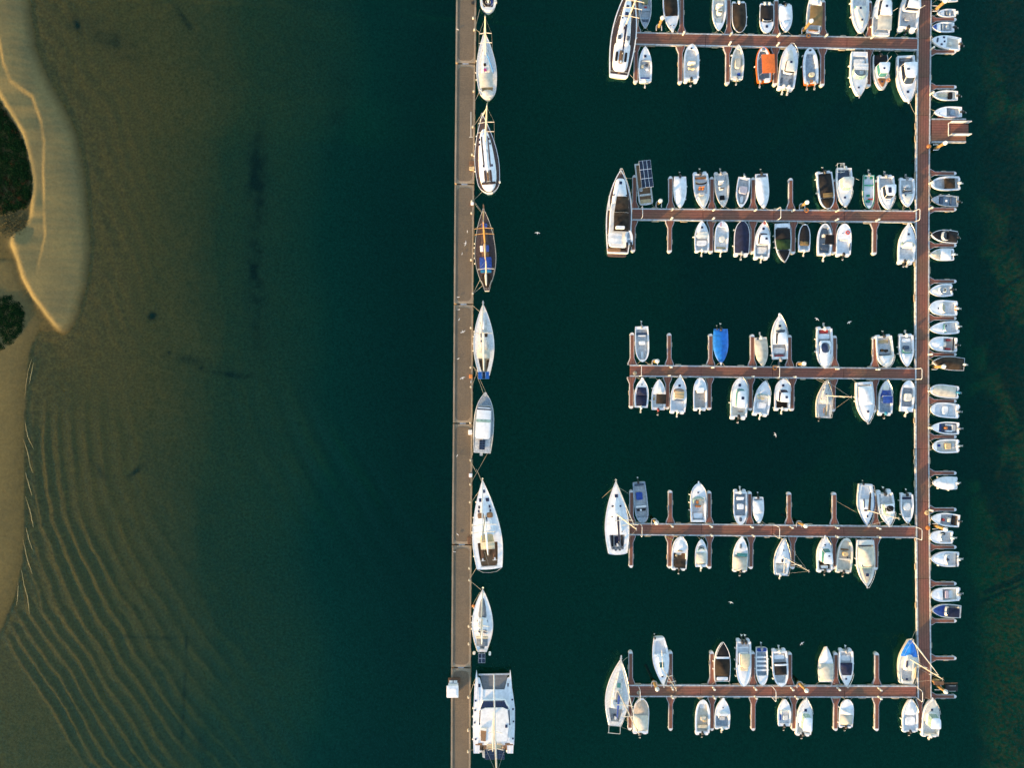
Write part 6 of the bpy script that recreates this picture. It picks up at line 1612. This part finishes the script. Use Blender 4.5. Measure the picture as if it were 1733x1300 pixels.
rb(OB, 'white open boat with red seat and brown stern bar, above the fourth jetty level', (1575.6, 877), (1624, 882.5), 22.5, 'open boat', fb=.75).deck(.06, .66, .14, .3, W, G1).pad(.54, .1, .35, .45, .5, RED).pad(.36, 0, .5, .7, .5, W2).pad(.2, 0, .3, 1.5, .4, BLK, 'bench').pad(.10, 0, .2, 1.7, .35, TEAK, 'stern_bar').motor(0, 'k', 40, .9)
rb(MB, 'short white boat with black helm seat, beside the fourth jetty level', (1573.6, 909), (1615.5, 910), 22, prof='f', pod=.08, fb=.8).deck(.12, .58, .18, .35, W, G0).screen(.66, .6, .6, .3, W2).pad(.42, -.5, .4, .4, .5, BLK).pad(.55, 0, .6, 1.2, .35, W2).motor(.1, 'w', 50, 1.05)
rb(CC, 'white cuddy boat with grey helm and cream outboard, below the fourth jetty level', (1575, 946.5), (1625.5, 947), 26, 'cabin cruiser', pod=.06, fb=.85).deck(.1, .54, .18, .4, W, G0).screen(.58, .7, .7, .35, G0).hatch(.66, 0, .26).pad(.4, .1, .35, .35, .5, GBD).bimini(.2, .24, .85, 1.5, GBD, .05).trunk(.55, .9, .62, .28, .16).motor(0, 'w', 50, 1.1).fend([.7], 1)
rb(MB, 'white boat with lilac-grey twin seats, second from bottom right of the walkway', (1575.6, 1008), (1627.5, 1006), 23.5, prof='f', pod=.08, fb=.8).deck(.14, .62, .16, .35, W, W2).pad(.48, 0, .6, 1.3, .5, mat('seat_lilac', (.42, .36, .42), .8)).pad(.6, 0, .2, 1.1, .4, GBD, 'dashboard').pad(.76, 0, .9, 1.1, .06, WT, 'bow_pad', z=.85).pad(.34, 0, .7, 1.3, .3, G0).motor(0, 'g', 50)
b = rb(MB, 'boat with royal blue foredeck and black canopy, lowest right of the walkway', (1576.5, 1033), (1626.5, 1036), 23, hull=W, gun=G0, fb=.85, lip=.1).deck(.08, .56, .1, .4, GB, G2).tarp(.56, .93, BLU2, .1, .10, 0).bimini(.16, .53, .66, 1.7, NVY, .1).screen(.58, .72, .4, .3, G1).pad(.08, 0, .5, 1.7, .3, G1)

# ------------------------------------------------------------------ boats along the breakwater
def wb(name, label, bow, stern, w, cat='sailing yacht', **kw):
    return Boat(name, label, bow, stern, w, cat=cat, group='boats along the breakwater', **kw)


b = wb('sailing_yacht', 'white yacht stern with dark cockpit, cut by the top edge of the photo', (827, -95), (826, 17), 30, prof=(.8, .42, 1.75, .95), fb=1.15, lip=.10, rs=.10).deck(.05, .26, .3, .5, W, TEAKD).trunk(.3, .8, .55, .25, .35, W, win=3)
b.wheel(.12).pad(.16, .4, 1.4, .4, .3, BRN, 'cockpit_cushion').pad(.16, -.4, 1.4, .4, .3, BLU2, 'cockpit_cushion').rig(.52, None, 14, .36, W2).lifelines().pad(.12, -.9, .4, .3, .4, FEND, 'liferaft', z=1.2).line((812, 15, 1.2), (803, 51, .9))
b = wb('sailing_yacht', 'cream sloop with blue rope bag and tan cockpit tent on the breakwater', (820, 55), (825.5, 166), 34.5, prof=(.72, .40, 1.75, .97), fb=1.15, hull=W2, gun=W, lip=.07, rs=.13).deck(.06, .30, .5, .5, G0, TAN)
b.trunk(.34, .84, .56, .2, .36, G0, win=3).hatch(.50, .12, .42, .5, z=1.55, m=BRN).hatch(.42, .12, .5, z=1.55, m=PINK).bimini(.13, .35, .66, 2.1, CT, .25, .05, 'cockpit_tent').rig(.66, (821, 27), 15.5, .0, None, (.35, .6), .65, W2, r=.13, z0=1.5).lifelines().nose(.8, .1, TEAK)
mk('sail_bag', *tube([(.68 * b.L, .05, 2.3), (.55 * b.L, -.55, 2.3), (.4 * b.L, -1.0, 2.2), (.34 * b.L, -1.15, 2.1)], [.08, .13, .13, .08], 7), BLUH, b.root, True)
b.pad(.07, 0, 1.2, 1.7, .12, W2, 'stern_seat', z=1.2, e=3).line((816, 58, 1.3), (803, 46, .9)).line((811, 155, 1.2), (804, 170, .9)).line((826, 166, 1.2), (824, 185, 1.4), .03)
for y in (100, 120, 132): b.fend([(166 - y) / 111], 1)
b = wb('sailing_yacht', 'white yacht with dark striped teak deck on the breakwater, second section', (816.5, 194), (828.6, 326), 41.5, prof=(.80, .36, 1.75, .97), fb=1.3, lip=.07, rs=.14).deck(.10, .28, .95, .6, TEAKD, TEAKD)
b.trunk(.012, .82, .86, .46, .36, W, ef=2.6, ea=2.3).trunk(.30, .74, .12, .16, .12, W, 'sliding_hatch', z=b.ztop - .03)
for v in (-.26, .26): b.pad(.52, v, 5.2, .22, .03, TEAKD, 'teak_strip', z=b.ztop - .10, e=9)
b.hatch(.76, .02, .5, z=b.ztop - .2).hatch(.68, .42, .28, .4, z=1.6).hatch(.68, -.34, .28, .4, z=1.6).hatch(.62, .45, .28, .4, z=1.6).hatch(.62, -.4, .28, .4, z=1.6).hatch(.53, 0, .5, z=1.72).hatch(.34, -.4, .3, .4, z=1.62).hatch(.34, .3, .25, .4, z=1.62)
for v in (-.22, 0, .22): b.pad(.20, v, 2.2, .42, .06, TEAKD if v else TEAK, 'cockpit_bench', z=1.64, e=4)
b.pad(.115, 0, .45, 2.4, .1, TEAKD, 'helm_deck', z=1.63).wheel(.13, 0, .5).rig(.62, (824, 178), 15.5, .40, W, (.35, .6), .7, W2, r=.13, z0=1.8).rail(.9, .6, n=5, name='pulpit').anchor()
b.line((815, 193, 1.4), (800, 215, .9)).line((818, 322, 1.2), (800, 340, .9)).fend([.3, .5, .65, .75], 1).pad(.12, -.9, .3, .3, .4, FEND, 'liferaft', z=1.3)
b = wb('schooner', 'dark-decked two-masted sailing ship with blue deckhouse covers on the breakwater', (818.5, 356), (824, 492), 36.5, 'sailing ship', prof=(.22, .42, 1.9, .8), fb=1.4, hull=WD, gun=mat('rail_weathered', (.30, .29, .27), .7), lip=.07, sheer=.3).deck(None, None, dm=TEAKD)
b.trunk(.46, .84, .40, .2, .3, TEAKD).trunk(.22, .40, .48, .5, .6, TEAK, 'aft_deckhouse', ef=8, ea=8).pad(.33, 0, 2.2, 2.0, .08, BLU2, 'blue_cover', z=b.ztop, e=12).pad(.25, .28, .9, .8, .07, BLC, 'blue_cover_panel', z=b.ztop, e=12).pad(.25, -.28, .9, .8, .07, BLC, 'blue_cover_panel', z=b.ztop, e=12)
b.pad(.52, -.08, 1.1, 1.0, .3, BLU2, 'blue_hatch_cover', z=1.75, e=10).pad(.52, .32, 1.0, .5, .35, W, 'white_locker', z=1.7, e=10).pad(.80, -.02, .8, .9, .25, BLU2, 'fore_hatch_cover', z=1.8, e=10).pad(.45, 0, 1.6, 1.2, .12, WOOD, 'cargo_hatch', z=1.75, e=10)
b.pad(.12, 0, 2.2, 1.9, .12, BRN, 'stern_grating', z=1.45, e=3)
b.rig(.58, (817.7, 375), 15.5, .22, TAN, (.5, .75), .95, TAN, r=.14, mm=mat('mast_varnished', (.55, .30, .08), .4, var=.15), z0=1.75, back=False).rig(.20, (822.3, 441.5), 11.5, .16, W2, (.45,), .8, None, r=.12, z0=2.3, fore=False).lifelines(.05, .93).nose(1.0, .12, TEAK)
b.line((817, 362, 1.5), (801, 341, .9)).line((819, 362, 1.5), (803, 341, .9)).line((814, 470, 1.4), (800.5, 497, .9)).line((818, 482, 1.4), (800.5, 497, .9)).fend([.35, .42, .48, .55, .6], 1)
b = wb('sailing_yacht', 'white sloop with blue solar panels across its stern, beside the breakwater', (817.6, 514), (819.6, 636), 35.5, prof=(.50, .42, 1.8, .97), fb=1.2, hull=W2, gun=W, lip=.07).deck(.05, .28, .55, .55, G0, BGE)
b.trunk(.30, .86, .54, .2, .34, WD, win=3).hatch(.56, .2, .4, .7, z=1.55, m=G2).hatch(.56, -.25, .5, .6, z=1.55, m=BRN).hatch(.48, .2, .3, z=1.55).pad(.75, 0, 2.6, .5, .1, WT, 'sail_bag', z=1.6, e=3).bimini(.24, .36, .6, 2.0, CT, .2, 0, 'sprayhood', poles=False)
for v in (-.34, .34): b.pad(.15, v, 1.7, .5, .25, BRN, 'cockpit_cushion', z=.9)
b.rig(.60, (815.5, 563), 15, .54, W2, (.45, .7), .95, W2, r=.11, z0=1.55).lifelines().anchor().nose(.5, .1, STEEL)
b.solar(-.55, .65, .35, .98, 2.2, 1, 1, SOLB, BLUH).solar(-.55, .65, -.25, .33, 2.2, 1, 1, SOLAR, BLUH).solar(-.55, .65, -.85, -.27, 2.2, 1, 1, SOLB, BLUH)
for y in (-.7, .8): mk('solar_post', *tube([(.3, y, 1.2), (.1, y, 2.2)], .03, 5), STEEL, b.root)
b.line((812, 528, 1.3), (799, 516, .9)).line((808, 626, 1.2), (798, 657, .9)).fend([.35, .45, .55, .62], 1).line((800, 620, .9), (811, 632, 1.2))
b = wb('trawler', 'white trawler yacht with long flat roof and solar panel beside the breakwater', (821.5, 666), (816, 767), 34.5, 'trawler yacht', prof=(.82, .42, 2.6, .7), fb=1.3, lip=.1, hull=W, gun=WD).deck(.04, .2, .3, .7, GB, G1)
b.house(.26, .80, .76, .70, 2.0, .35, z=1.2, ef=10, low=.45, crown=.03).pad(.74, 0, .22, 2.3, .04, GLD, 'front_window', z=b.ztop - .03, e=12).pad(.55, 0, .5, 2.4, .04, PALEG, 'skylight', z=b.ztop - .03, e=12)
b.bimini(.02, .25, .74, 2.5, G1, .05, 0, 'aft_awning'); b.solar(.7, 2.3, -.45, .5, 2.62, 4, 2, SOLAR, GBD)
b.rail(.6, .7).nose(.2, .2, WD).line((819, 668, 1.5), (803, 625, .9)).line((824, 668, 1.5), (803, 622, .9)).line((826, 766, 1.2), (797, 818, .9)).line((801, 764, 1.2), (796.5, 779, .9)).pad(-.02, .1, .7, .5, .3, STEEL, 'stern_ladder', z=.3).antenna(.27, 0, 3.2, 1.0)
b = wb('sailing_yacht', 'wide modern white sloop with tan sprayhood and teak cockpit beside the breakwater', (816.5, 812), (828.6, 964), 51, prof=(.84, .30, 1.65, .98), fb=1.4, lip=.06, rs=.015).deck(.03, .30, .80, .75, W, TEAK, .02)
b.trunk(.36, .80, .52, .18, .28, W, ef=2.5).hatch(.87, 0, .55).hatch(.775, .22, .6, .6).hatch(.775, -.22, .6, .6)
for u, v in ((.70, .36), (.70, -.34), (.655, .40), (.655, -.36)): b.hatch(u, v, .3, .5, z=1.73)
for v in (-.3, .3): b.pad(.605, v, .9, 1.0, .05, TEAK, 'cabin_window', z=1.72, e=5)
b.hatch(.56, .06, .25, .8, z=1.75).hatch(.56, -.06, .25, .8, z=1.75).sprayhood(.30, .40, .46, TAN, .8, 1.6).bimini(.24, .32, .46, 2.5, BGE, .1, -.02, 'cockpit_hood', poles=False)
for v in (-.40, .40): b.pad(.20, v, 2.2, .5, .3, WOOD, 'cockpit_bench', z=1.05)
b.pad(.20, 0, 1.8, .5, .5, TEAK, 'cockpit_table').wheel(.10, .4).wheel(.10, -.4).rig(.60, (815.5, 919), 17, .42, W, (.35, .62), .85, W, r=.12, z0=1.75).lifelines().anchor()
b.line((815, 815, 1.5), (806, 794, 1.0)).line((806, 800, 1.2), (796.5, 781, .9)).line((806, 962, 1.3), (794.5, 982, .9)).line((812, 830, 1.4), (798, 850, .9)).fend([.15, .42, .5, .58, .75], 1)
mk('stern_rail', *tube([(.1, 2.0, 1.5), (-.45, 1.2, 1.3), (-.6, 0, 1.25), (-.45, -1.2, 1.3), (.1, -2.0, 1.5)], .03, 5), STEEL, b.root)
b = wb('sailing_yacht', 'narrow white sloop with grey foredeck and stern solar panels beside the breakwater', (817, 997), (816, 1104), 36, prof=(.42, .42, 1.8, .95), fb=1.15, lip=.06).deck(.04, .24, .55, .5, W, G1)
b.trunk(.54, .86, .42, .2, .2, G2).trunk(.28, .56, .56, .48, .42, W, win=2).hatch(.44, .25, .5, .8, z=1.6, m=G1).hatch(.34, -.25, .6, .5, z=1.6).hatch(.34, .25, .5, .5, z=1.6).bimini(.12, .26, .52, 1.9, G2, .15, 0, 'sprayhood', poles=False).pad(.26, 0, .4, 2.0, .1, BGE, 'hood_trim', z=1.98)
b.rig(.53, (813, 1078), 14, .36, W2, (.4, .68), .75, W2, r=.10, z0=1.5).lifelines().anchor().solar(-1.55, .0, -.55, .6, 1.9, 2, 2, SOLAR, ALU)
for y in (-.45, .5): mk('solar_post', *tube([(.3, y, 1.15), (-.4, y, 1.9)], .03, 5), STEEL, b.root)
b.pad(-.01, .75, .5, .45, .4, W2, 'liferaft', z=1.2, e=3).pad(-.015, -.72, .6, .4, .4, W2, 'stern_locker', z=1.2, e=3).fend([.35, .45, .55, .68], 1).line((814, 999, 1.3), (797, 985, .9)).line((812, 1003, 1.3), (797, 1030, .9), .02)
mk('round_fender', *lathe([(.05, .45), (.2, .55), (.26, .75), (.2, .95), (.05, 1.02)], 12, (b.q(800.8, 1026, .8).x, b.q(800.8, 1026, .8).y)), BUOY, b.root, True)

# catamaran: two slim hulls, bridge deck, trampoline, saloon with dark front glass
b = Boat('catamaran', 'big white catamaran with grey trampoline and stern solar panels, bottom of the breakwater', (806.5, 1134), (806.5, 1276), 12, (.8, .3, 1.6, .9), 1.4, cat='catamaran', group='boats along the breakwater', keel=.5)
b.deck(None, None)
sp = (871.5 - 801.5) * MPP * .988
V, F = [], []
st = Boat.__new__(Boat)
st.__dict__.update(b.__dict__)
# the right-hand hull is a mirrored copy of the left one, one hull apart
for ch in [c for c in b.root.children if c.name.split('.')[0] in ('hull', 'gunwale', 'deck')]:
    c2 = ch.copy(); COL.objects.link(c2); c2.parent = b.root; c2.location = (0, -(863.5 - 806.5) * MPP * .988, 0)
z1 = 1.42
b.poly('bridge_deck', [(806, 1168), (862, 1168), (867.5, 1190), (870.5, 1215), (871, 1240), (870, 1262), (804, 1262), (801, 1240), (801.5, 1215), (803.5, 1190)], .8, z1, W)
b.poly('side_deck', [(803.2, 1160), (808.6, 1147), (812, 1149), (817.5, 1170), (809, 1260), (803, 1260), (801.4, 1235), (801.6, 1195)], 1.3, 1.5, W)
b.poly('side_deck', [(861, 1147), (865.6, 1160), (868.3, 1175), (871.5, 1200), (871.3, 1235), (869, 1260), (863, 1260), (853.5, 1170), (858.5, 1149)], 1.3, 1.5, W)
b.poly('trampoline', [(813, 1144.5), (859, 1143.5), (853.5, 1168), (838, 1170.5), (818, 1170.5)], 1.25, 1.30, MESH)
b.poly('front_beam', [(810, 1141.5), (862, 1140.5), (862, 1143), (810, 1144)], 1.3, 1.48, ALU)
b.poly('bow_net_dark', [(811, 1134), (861, 1133), (861, 1140), (811, 1141)], .55, .58, BLK) if False else None
b.poly('saloon', [(811, 1203), (817, 1188), (855, 1187), (862, 1202), (864, 1225), (863, 1254), (811, 1254), (810, 1225)], z1, 2.3, W, .03)
b.poly('front_glass', [(812.5, 1201), (817.5, 1188.5), (854, 1187.8), (861, 1201), (848, 1199), (826, 1199)], 2.0, 2.38, NAVG, .02)
for sgn, xs in ((1, (811.5, 813.2)), (-1, (860.5, 862.3))): b.poly('side_glass', [(xs[0], 1203), (xs[1], 1203), (xs[1] - sgn * 1.2, 1228), (xs[0] - sgn * 1.2, 1228)], 1.9, 2.34, NAVG)
b.poly('hardtop', [(814, 1203), (821, 1199), (851, 1198.5), (859, 1202), (862, 1225), (858, 1256), (815, 1256), (812.5, 1225)], 2.42, 2.55, W, .015)
b.poly('helm_well', [(813.5, 1237), (823, 1238), (822, 1256), (813.5, 1255)], 2.5, 2.62, TEAK, .03)
b.poly('helm_seat', [(813.5, 1233), (823.5, 1234), (823, 1238), (813.5, 1237)], 2.5, 2.8, W2, .05)
for x, y in ((856.8, 1230),): b.poly('hatch', [(x - 2, y - 2.6), (x + 2, y - 2.6), (x + 2, y + 2.6), (x - 2, y + 2.6)], 2.52, 2.6, NAVG)
for x, y, r in ((810.3, 1161, 2.8), (861.5, 1160, 2.8), (805, 1187, 1.4), (804, 1203, 1.4), (803.4, 1224, 1.4), (805, 1252, 1.4), (867, 1185, 1.4), (868.2, 1201, 1.4), (869, 1222, 1.4), (868, 1251, 1.4)):
    b.poly('hatch', [(x - r, y - r), (x + r, y - r), (x + r, y + r), (x - r, y + r)], 1.48, 1.56, NAVG)
for x0, x1 in ((804.5, 816.5), (855, 868.5)):
    for k in range(4): b.poly('stern_step', [(x0 + k * .5, 1258.5 + k * 4), (x1 - k * .5, 1258.5 + k * 4), (x1 - k * .5, 1262.3 + k * 4), (x0 + k * .5, 1262.3 + k * 4)], .6, 1.46 - k * .2, TEAK if k < 3 else W)
b.poly('cockpit_table', [(824, 1262), (849, 1261), (849, 1268), (824, 1268)], 1.2, 1.75, BGE, .03)
b.poly('cockpit_floor', [(817, 1257), (855, 1257), (855, 1269), (817, 1269)], .9, 1.1, TEAK)
p0 = b.q(821, 1269.5, 2.1); p1 = b.q(854, 1286.5, 2.1)
xa, xb_ = sorted((p0.x, p1.x)); ya, yb = sorted((p0.y, p1.y))
b.solar(xa, xb_, ya, yb, 2.05, 2, 4, SOLAR, GBD)
for y in (ya + .3, yb - .3): mk('davit', *tube([(xb_ + .6, y, 1.3), (xb_ - .1, y, 2.0), (xa + .2, y, 2.05)], .05, 6), STEEL, b.root)
b.poly('tender_stern', [(815.5, 1272), (820, 1270), (820.5, 1284), (817, 1283)], .5, .9, WD)
mb = b.q(836.5, 1207, 2.5); tipv = b.q(841, 1325, 20)
mast = mk('mast', *tube([mb, mb.lerp(tipv, .6), tipv], [.16, .16, .1], 8), MAST, b.root, True)
for f in (.3, .55):
    c = mb.lerp(tipv, f); mk('spreader', *tube([c + Vector((-.3, -1.2, 0)), c, c + Vector((-.3, 1.2, 0))], .05, 5), MAST, mast)
for y in (803, 869): mk('shroud', *tube([b.q(y, 1222, 1.5), mb.lerp(tipv, .9)], .016, 4), STEEL, mast)
mk('forestay', *tube([b.q(836, 1142, 1.5), mb.lerp(tipv, .9)], .02, 4), STEEL, mast)
mk('furled_jib', *tube([b.q(836, 1143, 1.7), b.q(836.3, 1170, 6), mb.lerp(tipv, .85)], [.12, .13, .05], 6), W, mast, True)
g1, g0 = b.q(834, 1272, 4.2), mb + Vector((-.2, 0, 1.4))
bo = mk('boom', *tube([g0, g1], .1, 6), MAST, b.root, True)
mk('sail_cover', *tube([g0.lerp(g1, t) + Vector((0, 0, .15)) for t in (0, .15, .5, .85, 1)], [.12, .25, .22, .14, .08], 7), CT, bo, True)
b.root.location = b.root.location
b.fend([.15, .3, .42, .52, .8], 1).line((804, 1150, 1.5), (794, 1180, .9)).line((804, 1270, 1.0), (793, 1272, .9))
for q in ((803, 1252), (869.5, 1252)): pass

# ------------------------------------------------------------------ gulls
def gull_mesh(fly):
    body = loft([[(x, r * math.cos(2 * PI * k / 8), z + r * 1.0 * math.sin(2 * PI * k / 8)) for k in range(8)] for x, r, z in ((-.30, .01, .0), (-.2, .045, 0), (-.05, .085, 0), (.1, .08, .01), (.17, .05, .04), (.22, .055, .06), (.27, .035, .06), (.30, .012, .05), (.35, .006, .045))])
    tail = loft([[(-.26, -.03, 0), (-.26, .03, 0), (-.42, .07, 0), (-.42, -.07, 0)], [(-.26, -.03, .012), (-.26, .03, .012), (-.42, .07, .012), (-.42, -.07, .012)]])
    parts = [body, tail]
    for q in (-1, 1):
        if fly: pl = [(.10, .06, .03, .20), (.16, .30, .12, .19), (.08, .52, .10, .14), (-.10, .74, .05, .04)]
        else: pl = [(.08, .07, .04, .16), (-.02, .10, .06, .15), (-.16, .09, .05, .10), (-.34, .05, .03, .03)]
        r = []
        for x, y, z, c in pl: r.append([(x, q * y, z), (x - c * .4, q * y, z + .02), (x - c, q * y, z), (x - c * .4, q * y, z - .012)])
        parts.append(loft(r))
    if not fly:
        for q in (-1, 1): parts.append(tube([(0, q * .04, -.06), (0, q * .04, -.2)], .012, 4))
    return join(*parts)


M_GF = mesh_of('gull_body', gull_mesh(True), GULLM); M_GS = mesh_of('gull_body', gull_mesh(False), GULLM)
for k, (x, y, z, a, lb) in enumerate([(909.5, 394, 9, 1.5, 'white gull gliding over the channel right of the dark two-master'), (1312, 736, 7, .4, 'white gull flying over the water between the middle and fourth jetties'),
                                      (1237, 1020, 6, 1.2, 'white gull flying over the water above the bottom jetty'), (1437, 545.5, 6, 2.0, 'white gull flying above the right half of the middle jetty'), (1382.5, 540, 5, 1.0, 'white gull flying just above the navy-domed cruiser'), (1357, 1089.5, 5, 2.2, 'white gull flying above the bottom jetty, left of the plain covered boat')]):
    o = bpy.data.objects.new('gull', M_GF); COL.objects.link(o); o.location = P(x, y, z); o.rotation_euler = (.1, -.05, a); o.scale = (.6, .6, .6)
    tag(o, lb, 'gull', 'gulls in flight')
for k, (x, y) in enumerate([(775, 50), (791, 391.5), (788, 413), (782, 430), (776, 503), (777, 524), (777, 541), (783.6, 562), (776, 607), (783, 640), (797, 646.5), (774, 771), (775, 905), (768.8, 934)]):
    o = bpy.data.objects.new('gull', M_GF if k in (2, 7, 9) else M_GS); COL.objects.link(o); o.location = P(x, y, .8); o.location.z = .91 if k not in (2, 7, 9) else 1.3; o.rotation_euler = (0, 0, random.uniform(0, 6.28)); o.scale = (.65, .65, .65)
    tag(o, 'white gull on the breakwater deck, %s gull from the top' % NTH[k], 'gull', 'gulls on the breakwater')
